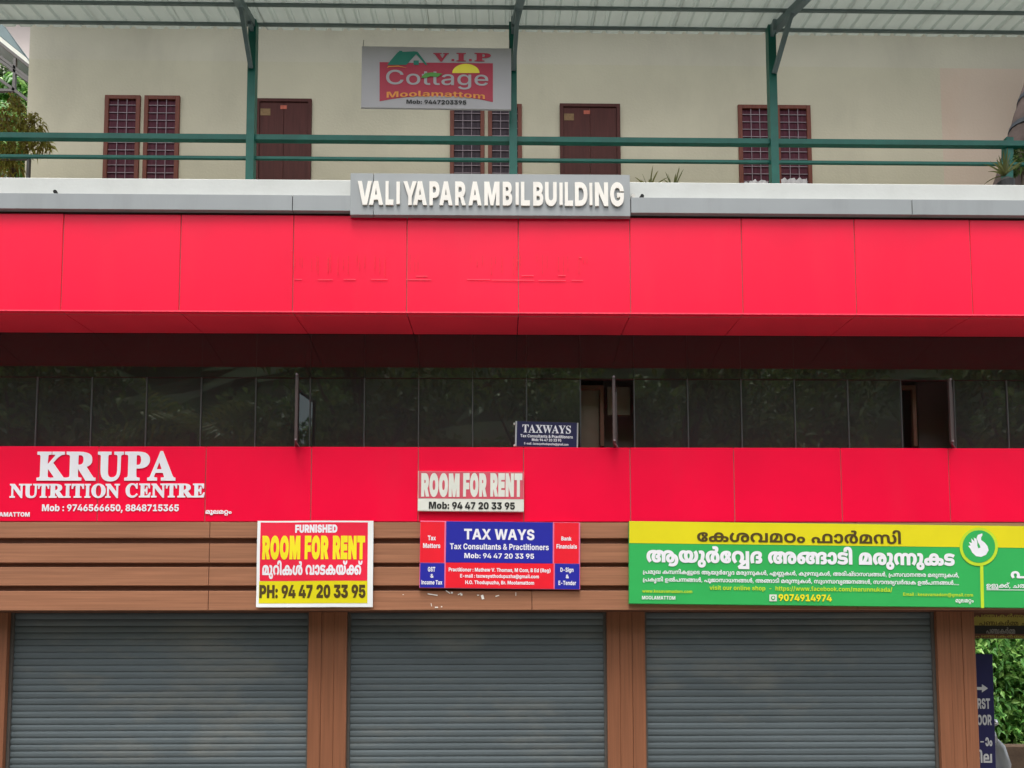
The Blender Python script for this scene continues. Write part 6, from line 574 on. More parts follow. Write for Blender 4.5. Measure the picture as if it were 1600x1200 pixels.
class Board:
    """a flat sign; local x runs right, local z up, local -y towards the street"""
    def __init__(s, name, label, cat, TL, TR, BL, BR, Y, thick=.02, m='white', wave=0, part='board', plain=False):
        a, b, c = P(*BL, Y), P(*BR, Y), P(*TL, Y); d = P(*TR, Y)
        s.w = ((b - a).length + (d - c).length) / 2; s.h = ((c - a).length + (d - b).length) / 2
        s.tilt = math.atan2(b.z - a.z + d.z - c.z, b.x - a.x + d.x - c.x)
        s.root = thing(name, label, cat, a, (0, -s.tilt, 0)); s.wave = wave; s.px = (TL, TR, BL, BR)
        s.Y = Y; s.a = a; s.n = 0
        if not plain:
            if wave: s.grid(part, 0, s.w, 0, s.h, 0, m)
            else: raw(part, MB().box(0, s.w, 0, thick, 0, s.h, .003).v, MB().box(0, s.w, 0, thick, 0, s.h, .003).f, m, s.root, local=True)
    def wy(s, x, z):
        return s.wave * (math.sin(x * 5.1 + .6 * z) * .6 + math.sin(z * 7 + x * 2) * .4) - abs(s.wave) if s.wave else 0
    def loc(s, px, py):
        q = P(px, py, s.Y) - s.a; c, n = math.cos(s.tilt), math.sin(s.tilt)
        return q.x * c + q.z * n, -q.x * n + q.z * c
    def grid(s, name, x0, x1, z0, z1, lay, m):
        nx, nz = 14, 8; v = []; f = []; y = -.0015 * lay
        for j in range(nz + 1):
            for i in range(nx + 1):
                x = x0 + (x1 - x0) * i / nx; z = z0 + (z1 - z0) * j / nz; v.append((x, y + s.wy(x, z), z))
        for j in range(nz):
            for i in range(nx): k = j * (nx + 1) + i; f.append((k, k + 1, k + nx + 2, k + nx + 1))
        return raw(name, v, f, m, s.root, local=True, smooth=bool(s.wave))
    def rect(s, name, px0, py0, px1, py1, m, lay=1):
        x0, z0 = s.loc(px0, py1); x1, z1 = s.loc(px1, py0)
        x0 = max(x0, 0.002); z0 = max(z0, .002); x1 = min(x1, s.w - .002); z1 = min(z1, s.h - .002)
        if s.wave: return s.grid(name, x0, x1, z0, z1, lay, m)
        y = -.0015 * lay
        return raw(name, [(x0, y, z0), (x1, y, z0), (x1, y, z1), (x0, y, z1)], [(0, 1, 2, 3)], m, s.root, local=True)
    def poly(s, name, pts, m, lay=1):
        y = -.0015 * lay; q = [s.loc(*p) for p in pts]
        V = [Vector(p) for p in q]
        n = len(V); ov, oe, of, *_ = geometry.delaunay_2d_cdt(V, [(i, (i + 1) % n) for i in range(n)], [], 1, 1e-6)
        return raw(name, [(p.x, y, p.y) for p in ov], [tuple(f) for f in of], m, s.root, local=True)
    def text(s, t, font, px0, px1, py0, py1, m, lay=2, bold=0, arc=0, name='lettering', ext=0, track=0):
        V, Fc = layout(t, font, bold, track)
        xs = [v[0] for v in V]; ys = [v[1] for v in V]
        X0, Z0 = s.loc(px0, py1); X1, _ = s.loc(px1, py1); Z1 = s.loc(px0, py0)[1]
        if font in STR: b0, b1 = min(ys), max(ys)
        else: b0, b1 = 0, CAP[font]
        sx = (X1 - X0) / (max(xs) - min(xs)); sz = (Z1 - Z0) / (b1 - b0); x_ = min(xs)
        out = []
        for a, b in V:
            u = (a - x_) * sx; fr = u / (X1 - X0) * 2 - 1
            x = X0 + u; z = Z0 + (b - b0) * sz + arc * (1 - fr * fr)
            out.append((x, -.0015 * lay + s.wy(x, z), z))
        if ext: out, Fc = extrude(out, Fc, ext)
        return raw(name, out, Fc, m, s.root, local=True)
def extrude(V, Fc, e):
    n = len(V); V2 = [(x, y - e, z) for x, y, z in V] + list(V)
    F2 = list(Fc); cnt = {}
    for f in Fc:
        for i in range(3):
            a, b = f[i], f[(i + 1) % 3]; cnt[a, b] = 1
    for a, b in cnt:
        if (b, a) not in cnt: F2.append((b, a, a + n, b + n))
    return V2, F2
# ------------------------------------------------------------------ ground
struct('road', -60, 60, -4.6, 3.6, -.1, -.05, 'asphalt')
struct('ground', -140, 140, -120, 140, -.4, -.12, 'soil')
struct('forecourt', -14, 14, 3.6, 8.9, -.1, .06, 'concrete')
struct('side_passage_floor', 5.5, 17, 8.9, 15.0, -.1, .06, 'concrete')

# ------------------------------------------------------------------ the building
B = thing('commercial_building', 'three storey shop building with red fascia panels, brown plank band and grey rolling shutters', 'building', (0, 8.6, 0))
ZB, ZLB, ZLT, ZUB, ZUT, ZC, ZP = 2.606, 3.632, 4.509, 5.884, 7.02, 7.205, 7.46
XL, XR = -9.0, 9.2
XS = 5.44                                   # right end of the closed ground floor
JU = [-8.65, -7.39, -6.13, -4.869, -3.568, -2.314, -1.048, .199, 1.455, 2.718, 4.001, 5.32, 6.6, 7.86, 9.12]
JL = [-8.4, -7.12, -5.86, -4.64, -3.41, -2.195, -.96, .262, 1.504, 2.718, 3.976, 5.249, 6.47, 7.7, 8.92]
g = .005
# carcass behind the claddings
bx('fascia_backing', XL, XR, YU + .012, YU + .10, ZUB + .01, ZUT, 'joint', B)
bx('band_backing', XL, XR, YL + .012, YG - .12, ZLB + .005, ZLT - .02, 'joint', B)
bx('window_sill', XL, XR, YL + .02, YG + .06, ZLT - .02, ZLT - .004, 'red', B)
bx('upper_beam', XL, XR, YG - .02, 9.3, ZUB + .14, ZP - .26, 'interior', B)
bx('floor_slab', XL, XR, YU + .12, 10.3, ZP - .255, ZP - .02, 'concrete', B)
bx('first_floor_slab', XL, XR, YG - .1, 10.3, ZB + .06, ZLB - .1, 'concrete', B)
bx('room_ceiling', XL, XR, 9.3, 10.3, ZUB + .14, ZP - .26, 'interior', B)
bx('room_back_wall', XL, XR, 10.3, 10.45, ZLB - .1, ZP - .3, 'interior', B)
bx('room_end_wall', XL - .1, XL, YG, 10.45, 0, ZP, 'interior', B)
bx('room_end_wall', XR, XR + .1, YG, 10.45, ZLB, ZP, 'interior', B)
bx('room_partition', -2.42, -2.32, 8.95, 10.3, ZLB - .1, ZUB + .14, 'interior', B)
bx('ground_floor_back_wall', XL, XS, 9.3, 9.45, 0, ZB + .06, 'interior', B)
bx('side_wall', XS - .12, XS, 8.76, 9.3, 0, ZB + .06, 'plank', B)
for a, b in zip(JU, JU[1:]):
    t = rnd.uniform(-.0018, .0018)
    o = bx('red_panel', a + g, b - g, YU, YU + .045, ZUB, ZUT - .022, 'red', B, .004)
    o.rotation_euler = (rnd.uniform(-.0035, .0035), 0, rnd.uniform(-.003, .003))
    # soffit panel, rising slightly towards the glass
    y0, y1, z0, z1 = YU + .004, YG - .01, ZUB - .002, ZUB + .088
    v = [(a + g, y0, z0), (b - g, y0, z0), (b - g, y1, z1), (a + g, y1, z1)]
    v += [(x, y, z + .03) for x, y, z in v]
    raw('soffit_panel', v, [(0, 1, 2, 3), (7, 6, 5, 4), (0, 4, 5, 1), (1, 5, 6, 2), (2, 6, 7, 3), (3, 7, 4, 0)], 'redsoffit', B)
bx('fascia_edge_trim', XL, XR, YU - .004, YU + .0, ZUB - .006, ZUB + .008, 'residue', B)
bx('shadow_gap_strip', XL, XR, YU + .006, YU + .05, ZUT - .021, ZUT + .004, 'jointdark', B)
v = [(XL, YU + .02, ZUB + .034), (XR, YU + .02, ZUB + .034), (XR, YG, ZUB + .125), (XL, YG, ZUB + .125)]
raw('soffit_backing', v + [(x, y, z + .02) for x, y, z in v], [(0, 1, 2, 3), (7, 6, 5, 4), (0, 4, 5, 1), (2, 6, 7, 3)], 'jointdark', B)
for a, b in zip(JL, JL[1:]):
    o = bx('red_panel', a + g, b - g, YL, YL + .045, ZLB, ZLT, 'red', B, .004)
    o.rotation_euler = (rnd.uniform(-.003, .003), 0, rnd.uniform(-.0025, .0025))
M['ghost'] = mat('letter_ghost_paint', (.86, .004, .032), .5, .3, .1, 30)
# old glue lines where letters were taken down
for (a, b, y) in [(461, 472, 437), (497, 520, 437.5), (537, 556, 437), (580, 606, 437), (634, 674, 437.5), (730, 766, 437), (768, 835, 438), (841, 884, 438.5), (893, 911, 438.5), (650, 668, 432), (815, 834, 431), (872, 884, 431),
                  (455, 457, 392), (905, 909, 403), (808, 811, 407)]:
    p = P(a, y, YU); q = P(b, y, YU); bx('glue_line', p.x, q.x, YU - .006, YU - .0045, p.z - .004, p.z + .004, 'residue', B)
r2 = random.Random(3)
for (a, w) in [(462, 18), (488, 16), (512, 8), (528, 22), (556, 20), (586, 20), (640, 18), (735, 26), (768, 22), (800, 22), (838, 22), (872, 22), (905, 18)]:
    for k in range(3):
        p = P(a + w * k / 3 + r2.uniform(-2, 2), 399 + r2.uniform(-2, 5), YU); h = r2.uniform(.08, .22); 
        bx('letter_ghost', p.x, p.x + .007, YU - .0058, YU - .0045, p.z - h, p.z, 'ghost', B)

# grey coping and white slab edge
cj = [XL, PX(457, 7.96, 325), PX(985.5, 7.96, 325), PX(1425, 7.96, 325), XR]
cj = [XL, -6.0] + cj[1:]
for a, b in zip(cj, cj[1:]):
    bx('coping_panel', a + .004, b - .004, YU - .045, YU + .06, ZUT + .004, ZC, 'grey', B, .003)
bx('coping_backing', XL, XR, YU - .02, YU + .05, ZUT + .01, ZC - .008, 'jointdark', B)
bx('slab_edge', XL, XR, YU + .055, YU + .30, ZC - .01, ZP, 'parapet', B, .01)

# ground floor: plank band
pj = [XL, PX(-178, YL, 900), PX(326, YL, 900), PX(831, YL, 900), PX(1339, YL, 900), XR]
bx('plank_backing', XL, XR, YL + .045, YL + .10, ZB + .02, ZLB - .004, 'groove', B)
rows = [(3.452, 3.620), (3.168, 3.398), (2.905, 3.122), (2.606, 2.846)]
rows = [(PZ(840.5, YL), PZ(816, YL)), (PZ(879, YL), PZ(849.5, YL)), (PZ(914.5, YL), PZ(886, YL)), (ZB, PZ(923, YL))]
for z0, z1 in rows:
    for a, b in zip(pj, pj[1:]):
        bx('plank', a + .003, b - .003, YL + rnd.uniform(0, .003), YL + .044, z0, z1, 'plank', B, .003)
bx('beam_underside', XL, XR, YL + .02, 9.1, ZB + .012, ZB + .05, 'groove', B)
# white scraps of old glue under the consultants' board
mb = MB(); rr = random.Random(5)
for (px, py, w, h, a) in [(676, 929, 16, 1.6, -.15), (700, 925, 8, 1.5, -.6), (706, 926, 3, 3, 0), (718, 928, 6, 1.5, .5), (721, 929, 3, 3, .2), (747, 930, 3, 1.5, 0), (754, 933, 4, 7, .3), (777, 931, 6, 1.6, .3), (806, 928, 1, 6, 0), (674, 945, 1, 5, .2), (682, 949, 5, 2, 0), (630, 929, 2, 1, 0), (690, 948, 2, 2, 0)]:
    p = P(px, py, YL - .002); s_ = YL / F_PX; w *= s_; h *= s_; c, n = math.cos(a), math.sin(a); b = len(mb.v)
    for x, z in ((-w / 2, -h / 2), (w / 2, -h / 2), (w / 2, h / 2), (-w / 2, h / 2)):
        mb.v.append((p.x + x * c - z * n, YL - .002, p.z + x * n + z * c))
    mb.f.append((b, b + 1, b + 2, b + 3))
mb.make('glue_scrap', 'offwhite', B)

# pillars
YPF = 8.72
pil = [(PX(-54, YPF, 1080), PX(8, YPF, 1080)), (PX(481, YPF, 1080), PX(541, YPF, 1080)), (PX(949, YPF, 1080), PX(1009, YPF, 1080)), (PX(1467.5, YPF, 1080), PX(1527, YPF, 1080))]
for a, b in pil:
    w = b - a
    for k in range(3):
        bx('pillar_board', a + w * k / 3 + .001, a + w * (k + 1) / 3 - .001, YPF + (0 if k != 1 else .006), YPF + .05, .06, ZB + .011, 'pillar', B, .003)
    bx('pillar', a + .004, b - .004, YPF + .05, 9.0, .06, ZB + .011, 'groove', B)
# rolling shutters
YSH = 8.81
pitch = .0775
prof = [(0, .007), (.04, .0), (.28, -.005), (.62, -.006), (.93, -.001), (.97, .008), (1.0, .012)]
for k in range(3):
    a, b = pil[k][1] - .02, pil[k + 1][0] + .02
    S = thing('rolling_shutter', None, None); S.parent = B; S.location = (0, 0, 0)
    first = None
    n = int((ZB + .12 - .06) / pitch)
    for i in range(n):
        z = .06 + i * pitch
        if first is None:
            v = []; f = []
            for (t, y) in prof: v += [(a + .025, YSH + y, z + t * pitch), (b - .025, YSH + y, z + t * pitch)]
            for j in range(len(prof) - 1): f.append((2 * j, 2 * j + 1, 2 * j + 3, 2 * j + 2))
            first = raw('slat', v, f, 'shutter', S); o = first
        else:
            o = first.copy(); COL.objects.link(o); o.parent = S
            o.location = first.location + Vector((0, 0, i * pitch))
        o.location.y += rnd.uniform(-.0012, .0012)
        o.rotation_euler = (rnd.uniform(-.03, .03), rnd.uniform(-.0004, .0004), 0)
    bx('guide_rail', a, a + .05, YSH - .03, YSH + .03, .06, ZB + .1, 'steel', S)
    bx('guide_rail', b - .05, b, YSH - .03, YSH + .03, .06, ZB + .1, 'steel', S)
    bx('bottom_bar', a + .05, b - .05, YSH - .02, YSH - .0, .06, .12, 'steel', S)
    bx('shutter_backing', a, b, YSH + .06, YSH + .09, .06, ZB + .05, 'jointdark', S)

# first floor glazing
step = (PX(1576, YG, 694) - PX(55.5, YG, 694)) / 18
mullx = [PX(55.5, YG, 694) + step * 1.0 * i for i in range(-4, 25)]
mullx = [x for x in mullx if XL < x < XR]
ZTR = PZ(592, YG)
gz0, gz1 = ZLT + .0, ZUB + .12
opens = {}
for i, x in enumerate(mullx):
    bx('mullion', x - .006, x + .006, YG - .012, YG + .03, gz0, ZTR, 'mullion', B)
bx('transom', XL, XR, YG - .004, YG + .03, ZTR - .005, ZTR + .005, 'jointdark', B)
open_px = [445, 945, 1445]
for a, b in zip(mullx, mullx[1:]):
    cx = 784 + (a + b) / 2 * F_PX / YG
    op = any(abs(cx - o) < 30 for o in open_px[1:])
    for z0, z1 in ((gz0, ZTR - .006), (ZTR + .006, gz1)):
        if op and z0 == gz0: continue
        o = bx('glass_pane', a + (.007 if z0 == gz0 else .001), b - (.007 if z0 == gz0 else .001), YG, YG + .005, z0, z1, 'glass', B)
        k_ = 1 if z0 == gz0 else .25; o.rotation_euler = (rnd.uniform(-.004, .004) * k_, 0, rnd.uniform(-.007, .007) * k_)
# open sashes, nearly edge-on to the street
def sash(px, py0, py1, yaw_off, w=.36):
    y1 = YG - .03; base = P(px, 640, y1)
    S = thing('open_window_sash', None, None); S.parent = B
    d = Vector((base.x - 0, base.y, 0)).normalized()          # along the line of sight
    an = yaw_off; d = Vector((d.x * math.cos(an) - d.y * math.sin(an), d.x * math.sin(an) + d.y * math.cos(an), 0))
    f = base - d * w
    z0 = PZ(py1, f.y); z1 = PZ(py0, f.y)
    e = .015
    MB().tube((base.x, base.y, z0), (base.x, base.y, z1), e, square=True).make('sash_stile', 'sash', S)
    MB().tube((f.x, f.y, z0), (f.x, f.y, z1), e, square=True).make('sash_stile', 'sash', S)
    for z in (z0 + e, z1 - e):
        MB().tube((base.x, base.y, z), (f.x, f.y, z), e * .9, square=True).make('sash_rail', 'sash', S)
    raw('sash_glass', [(base.x, base.y, z0), (f.x, f.y, z0), (f.x, f.y, z1), (base.x, base.y, z1)], [(0, 1, 2, 3)], 'glass', S)
    MB().tube((f.x, f.y, z0 - .01), (base.x + .10, YG - .02, z0 - .03), .006, 6).make('stay_arm', 'grille', S)
    for z in (z0 + .01, z1 - .01):
        MB().tube((f.x, f.y - .03, z), (f.x, f.y - .012, z), .011, 8).make('bolt', 'grille', S)
sash(463, 586, 690, .012); sash(962, 588, 690, -.06); sash(1487, 590, 690, -.035, .34)
# what shows inside
def frame(pxs, pys, pxe, pye, Y, w=.045):
    a, b = P(pxs, pys, Y), P(pxe, pye, Y)
    bx('interior_door_frame', a.x, b.x, Y, Y + .05, a.z - w, a.z, 'iframe', B)
    bx('interior_door_frame', b.x - w, b.x, Y, Y + .05, b.z, a.z - w, 'iframe', B)
frame(905, 602, 944, 697, 8.95); frame(1403, 602, 1434, 697, 8.95)
a, b = P(950, 601, 8.98), P(986, 645, 8.98); bx('interior_panel', a.x, b.x, 9.05, 9.1, b.z, a.z, 'iboard', B)
bx('interior_panel', PX(944, 9.4), PX(1000, 9.4), 9.4, 9.45, ZLB, ZUB, 'interior', B); bx('interior_panel', PX(1436, 9.4), PX(1500, 9.4), 9.4, 9.45, ZLB, ZUB, 'interior', B)  # panels added behind the open windows to catch light and lift the openings
a, b = P(907, 606, 8.98), P(937, 697, 8.98); bx('interior_panel', a.x, b.x, 9.02, 9.05, b.z - .1, a.z, 'iboard', B)

ps = Board('window_poster', 'dim green poster with pale lettering behind the dark glass beside the left open sash', 'poster',
           (407, 600), (486, 600), (407, 694), (486, 694), 8.76, .01, 'signgreen')
ps.text('rbalife', 'M', 409, 478, 621, 636, 'greyink', 1, bold=20)
ps.rect('yellow_field', 409, 668, 478, 680, 'olive', 1)
# ------------------------------------------------------------------ top floor wall, doors, windows
YW = 10.0
xw0, xw1 = PX(42, YW, 180), PX(1472, YW, 200)
ztop, zbase = 12.0, ZP - .02
zb = PZ(100, YW)
bx('top_floor_wall', xw0, xw1, YW, YW + .2, zbase, zb, 'wall', B)
bx('top_floor_wall_upper', xw0, XR + 2, YW, YW + .2, zb, ztop, 'wallband', B)
bx('salmon_wall', xw1, XR + 2, YW, YW + .2, zbase, zb, 'pinkwall', B)
bx('shading_eave', xw0 - .2, XR + 2, 9.0, 10.25, ztop, ztop + .12, 'concrete', B)  # unseen eave, reach and height set to shade the wall below
bx('top_floor_end_wall', xw0, xw0 + .2, YW + .2, 10.5, zbase, ztop, 'wall', B)

def window(x0, x1, zt, zbm, cm='curtain'):
    R = thing('window', None, None); R.parent = B
    f = .058
    Y0 = YW - .03
    bx('frame', x0, x0 + f, Y0, YW + .0, zbm, zt, 'maroonwood', R, .004); bx('frame', x1 - f, x1, Y0, YW, zbm, zt, 'maroonwood', R, .004)
    bx('frame', x0 + f, x1 - f, Y0, YW, zt - f, zt, 'maroonwood', R, .004); bx('frame', x0 + f, x1 - f, Y0, YW, zbm, zbm + f, 'maroonwood', R, .004)
    bx('curtain', x0 + f, x1 - f, YW - .006, YW - .002, zbm + f, zt - f, cm, R)
    w = x1 - x0 - 2 * f
    for k in (1, 2): x = x0 + f + w * k / 3; bx('grille_bar', x - .004, x + .004, YW - .024, YW - .016, zbm + f, zt - f, 'grille', R)
    z = zt - f - .08
    while z > zbm + f: bx('grille_bar', x0 + f, x1 - f, YW - .016, YW - .010, z - .0045, z + .0045, 'grille', R); z -= .110
    return R
def X_(px): return PX(px, YW - .03, 215)
zt1 = PZ(151, YW, 220); zt2 = PZ(164, YW, 760); zt3 = PZ(166, YW, 1210); zsill = 8.38
window(X_(161.5), X_(217), zt1, zsill); window(X_(223.5), X_(279), zt1 , zsill)
window(X_(703), X_(757), zt2, zsill, 'darkcurtain'); window(X_(762.5), X_(815.5), zt2, zsill, 'darkcurtain')
window(X_(1154.5), X_(1208), zt3, zsill); window(X_(1213.5), X_(1268), zt3, zsill)
def door(x0, x1, zt):
    R = thing('door', None, None); R.parent = B
    bx('frame', x0, x0 + .05, YW - .03, YW, zbase, zt, 'doorwood', R); bx('frame', x1 - .05, x1, YW - .03, YW, zbase, zt, 'doorwood', R)
    bx('frame', x0, x1, YW - .03, YW, zt, zt + .045, 'doorwood', R)
    n = 2; w = (x1 - x0 - .1) / n
    for k in range(n):
        bx('door_board', x0 + .05 + w * k + .0015, x0 + .05 + w * (k + 1) - .0015, YW - .018, YW - .004, zbase, zt, 'doorwood', R, .003)
    x = x0 + .05
    a = P(0, 0, YW - .02)
    bx('sticker', x0 + .06, x0 + .20, YW - .0205, YW - .019, zt - .20, zt - .10, 'sticker', R)
    bx('sticker', x0 + .34, x0 + .43, YW - .0205, YW - .019, zt - .105, zt - .05, 'stickerred', R)
    MB().tube((x0 + .10, YW - .05, zbase + 1.0), (x0 + .10, YW - .05, zbase + 1.3), .01).make('handle', 'grille', R)
door(X_(399), X_(486), PZ(161, YW, 440)); door(X_(875), X_(969.5), PZ(169, YW, 920))

# ------------------------------------------------------------------ railing and canopy over the top floor gallery
YR = 8.62
R = thing('gallery_railing', 'green steel pipe railing with two rails along the top floor gallery', 'railing', (0, YR, ZP - .03))
ZR1, ZR2 = PZ(220, YR), PZ(250.5, YR)
MB().tube((XL, YR, ZR1 + .0), (XR, YR, ZR1), .032, square=True).make('top_rail', 'green', R)
MB().tube((XL, YR, ZR2), (XR, YR, ZR2), .016, square=True).make('middle_rail', 'green', R)
for x in [-6.1, 6.0, PX(1571, YR, 230)][2:]:
    MB().tube((x, YR + .04, ZP - .02), (x + .06, YR + .04, PZ(208, YR)), .045, square=True).make('end_post', 'green', R)
p = P(44, 246, 8.75)
bx('end_frame', p.x - .5, p.x + .02, 8.74, 8.78, p.z - .02, p.z + .01, 'steel', R); bx('end_frame', p.x - .01, p.x + .02, 8.74, 8.78, ZP - .02, p.z - .02, 'steel', R)

C = thing('steel_canopy', 'pale corrugated sheet canopy on green posts shading the top floor gallery', 'canopy', (0, 8.6, ZP))
YF = 8.78; MS = .26
zf = PZ(50.5, YF)
def roofz(y): return zf + (y - YF) * MS
# sheets, 1 m cover each, trapezoid ribs every 0.2 m
yn = 7.85; pw = .2025
x = XL + .02; nsh = 0
while x < XR:
    n = 5; v = []; f = []
    pr = []
    for k in range(n):
        o = k * pw; pr += [(o, 0), (o + .125, 0), (o + .145, .028), (o + .175, .028), (o + .195, 0)]
    pr.append((n * pw + .012, 0))
    jit = rnd.uniform(-.008, .008); dz = .0035 * (nsh % 2)
    for (ox, oz) in pr: v += [(x + ox, YF + jit, roofz(YF) + oz + dz), (x + ox, yn, roofz(yn) + oz + dz)]
    for j in range(len(pr) - 1): f.append((2 * j, 2 * j + 2, 2 * j + 3, 2 * j + 1))
    raw('roof_sheet', v, f, 'sheet', C)
    x += n * pw; nsh += 1
for y in (8.655, 8.30, 7.95):
    z = roofz(y) - .022
    MB().tube((XL, y, z + .004), (XR, y, z), .014, square=True).make('purlin', 'purlin', C)
cols = [PX(-10, 8.6, 150) - 0, PX(394, 8.6, 150), PX(801.5, 8.6, 150), PX(1206.5, 8.6, 150), PX(1612, 8.6, 150)]
for i, xc in enumerate(cols):
    if i in (0, 4): continue
    y = 8.6; zt = roofz(y) - .05
    MB().tube((xc, y, ZP - .03), (xc, y, zt + .02), .047, square=True).make('post', 'green', C)
    sk = [-.02, -.02, .06, .12, 0][i]
    MB().tube((xc + sk * .2, y - .0, zt - .02), (xc + sk * 1.9, 7.85, roofz(7.85) - .085), .042, square=True).make('rafter', 'braceg', C)
    MB().tube((xc + sk * .1, y - .055, zt - .62), (xc + sk * .9, 8.22, roofz(8.22) - .11), .024, square=True).make('strut', 'braceg', C)
    bx('gusset_plate', xc - .02, xc + .02, y - .14, y - .03, zt - .14, zt + .0, 'braceg', C)

# ------------------------------------------------------------------ signs
# raised letters on the grey name panel
nb = Board('building_name_sign', 'grey panel sign with raised cream letters VALIYAPARAMBIL BUILDING above the upper red fascia', 'sign',
           (547, 270), (983.5, 273), (547, 335.5), (985, 337.5), 7.951, .06, 'grey', plain=True)
x1_, _ = nb.loc(583.5, 300)
for a, b in ((0, x1_ - .003), (x1_ + .003, nb.w)):
    m_ = MB().box(a, b, 0, .09, 0, nb.h, .003); raw('name_panel', m_.v, m_.f, 'grey', nb.root, local=True)
def letter_i(bd, a, b, t0, t1):
    x0, z1 = bd.loc(a + .2, t0); x1, z0 = bd.loc(b - .2, t1)
    m_ = MB().box(x0, x1, -.018, 0, z0, z1)
    return raw('letter', m_.v, m_.f, 'offwhite', bd.root, local=True)
lets = [('V', 65, 140), ('A', 125, 200), ('L', 213, 255), ('I', 271, 290), ('Y', 308, 378), ('A', 360, 433), ('P', 446, 500), ('A', 499, 569), ('R', 583, 640), ('A', 654, 723),
        ('M', 738, 819), ('B', 836, 886), ('I', 903, 922), ('L', 933, 980), ('B', 998, 1051), ('U', 1061, 1123), ('I', 1136, 1155), ('L', 1166, 1209), ('D', 1220, 1286), ('I', 1295, 1313), ('N', 1326, 1396), ('G', 1407, 1480)]
for i, (c, a, b) in enumerate(lets):
    fr = a / 1500
    t0 = 260 + (85 + fr * 9) / 3.404; t1 = 260 + (204 + fr * 8) / 3.404
    o = nb.text(c, 'B', 540 + a / 3.404, 540 + b / 3.404, t0, t1, 'offwhite', 0, name='letter', ext=.015, bold=22) if c != 'I' else letter_i(nb, 540 + a / 3.404, 540 + b / 3.404, t0, t1)
# little things on the coping
def coping_lamp(px, py, label, m):
    p = P(px, py, YU + .02)
    t = thing('spotlight', label, 'lamp', (p.x, YU + .02, ZC))
    MB().tube((p.x, YU + .02, ZC - .002), (p.x, YU + .02, ZC + .03), .008).make('stem', 'black', t)
    MB().tube((p.x + .012, YU - .02, ZC + .035), (p.x - .004, YU + .05, ZC + .045), .022, 10, .016).make('lamp_head', m, t)
coping_lamp(88, 299, 'small black lamp on the grey coping near the left edge', 'black')
coping_lamp(1001, 311, 'small dark lamp on the grey coping right of the name sign', 'black')
coping_lamp(987, 311, 'small white lamp on the coping touching the name sign', 'offwhite')

# cottage board hanging from the canopy
vb = Board('cottage_sign', 'white hanging board with green house roof, yellow sun and red cottage lettering under the canopy', 'sign',
           (564, 72), (798, 75.5), (564, 168), (798, 171.5), 8.42, .02, 'vipwhite')
zz = lambda x, y: (560 + x / 6.4, 60 + y / 6.4)
vb.poly('red_field', [zz(212, 238), zz(1345, 250), zz(1345, 638), zz(1240, 615), zz(1100, 592), zz(950, 578), zz(790, 573), zz(620, 578), zz(450, 592), zz(320, 610), zz(212, 630)], 'vipred', 1)
vb.poly('roof_emblem', [zz(288, 268), zz(330, 215), zz(396, 140), zz(407, 138), zz(407, 127), zz(440, 127), zz(440, 138), zz(560, 132), zz(592, 137), zz(692, 270), zz(668, 266), zz(578, 160), zz(520, 222), zz(497, 252), zz(478, 268)], 'roofgreen', 3)
vb.poly('gable_emblem', [zz(578, 165), zz(655, 246), zz(500, 246), zz(522, 224)], 'vipwhite', 2)
vb.poly('window_emblem', [zz(552, 224), zz(604, 224), zz(604, 268), zz(552, 268)], 'roofgreen', 3)
vb.poly('sun_emblem', [zz(1075 + 137 * math.cos(t), 348 - 92 * math.sin(t)) for t in [math.pi * k / 14 for k in range(15)]], 'lettery', 2)
vb.text('V.I.P', 'S', *[0] * 0, *(560 + 748 / 6.4, 560 + 1325 / 6.4), 60 + 152 / 6.4, 60 + 229 / 6.4, 'vipred', 3, bold=34) if False else None
for c, a, b in (('V', 748, 905), ('I', 980, 1075), ('P', 1160, 1325)):
    vb.text(c, 'S', 560 + a / 6.4, 560 + b / 6.4, 60 + 152 / 6.4, 60 + 229 / 6.4, 'vipred', 3, bold=30)
for a in (945, 1120): vb.poly('lettering', [zz(a - 14, 210), zz(a + 14, 210), zz(a + 14, 230), zz(a - 14, 230)], 'vipred', 3)
vb.text('Cottage', 'M', 560 + 276 / 6.4, 560 + 1298 / 6.4, 60 + 318 / 6.4, 60 + 460 / 6.4, 'vipwhite', 3, bold=2)
vb.poly('leaf_emblem', [zz(625, 398), zz(670, 352), zz(740, 345), zz(840, 358), zz(790, 392), zz(720, 384), zz(670, 402)], 'lime', 5)
M['leafink'] = mat('leaf_green_ink', (.10, .32, .05), .5, .3, .05, 5); bpy.data.objects['leaf_emblem'].data.materials[0] = M['leafink']
vb.poly('swoosh', [zz(285, 300), zz(300, 280), zz(400, 276), zz(490, 300), zz(400, 286), zz(310, 290)], 'orangeink', 4)
vb.text('Moolamattom', 'B', 560 + 282 / 6.4, 560 + 1265 / 6.4, 60 + 538 / 6.4, 60 + 596 / 6.4, 'orangeink', 3, arc=.022)
vb.text('Mob: 9447203395', 'B', 560 + 480 / 6.4, 560 + 1080 / 6.4, 60 + 615 / 6.4, 60 + 655 / 6.4, 'blackink', 3, bold=12)
for px in (567, 796):
    x, z = vb.loc(px, 73)
    raw('hanging_wire', MB().tube((x, .01, z - .02), (x, .05, z + .13), .004, 6).v, MB().tube((x, .01, z), (x, .05, z + .4), .004, 6).f, 'steel', vb.root, local=True)

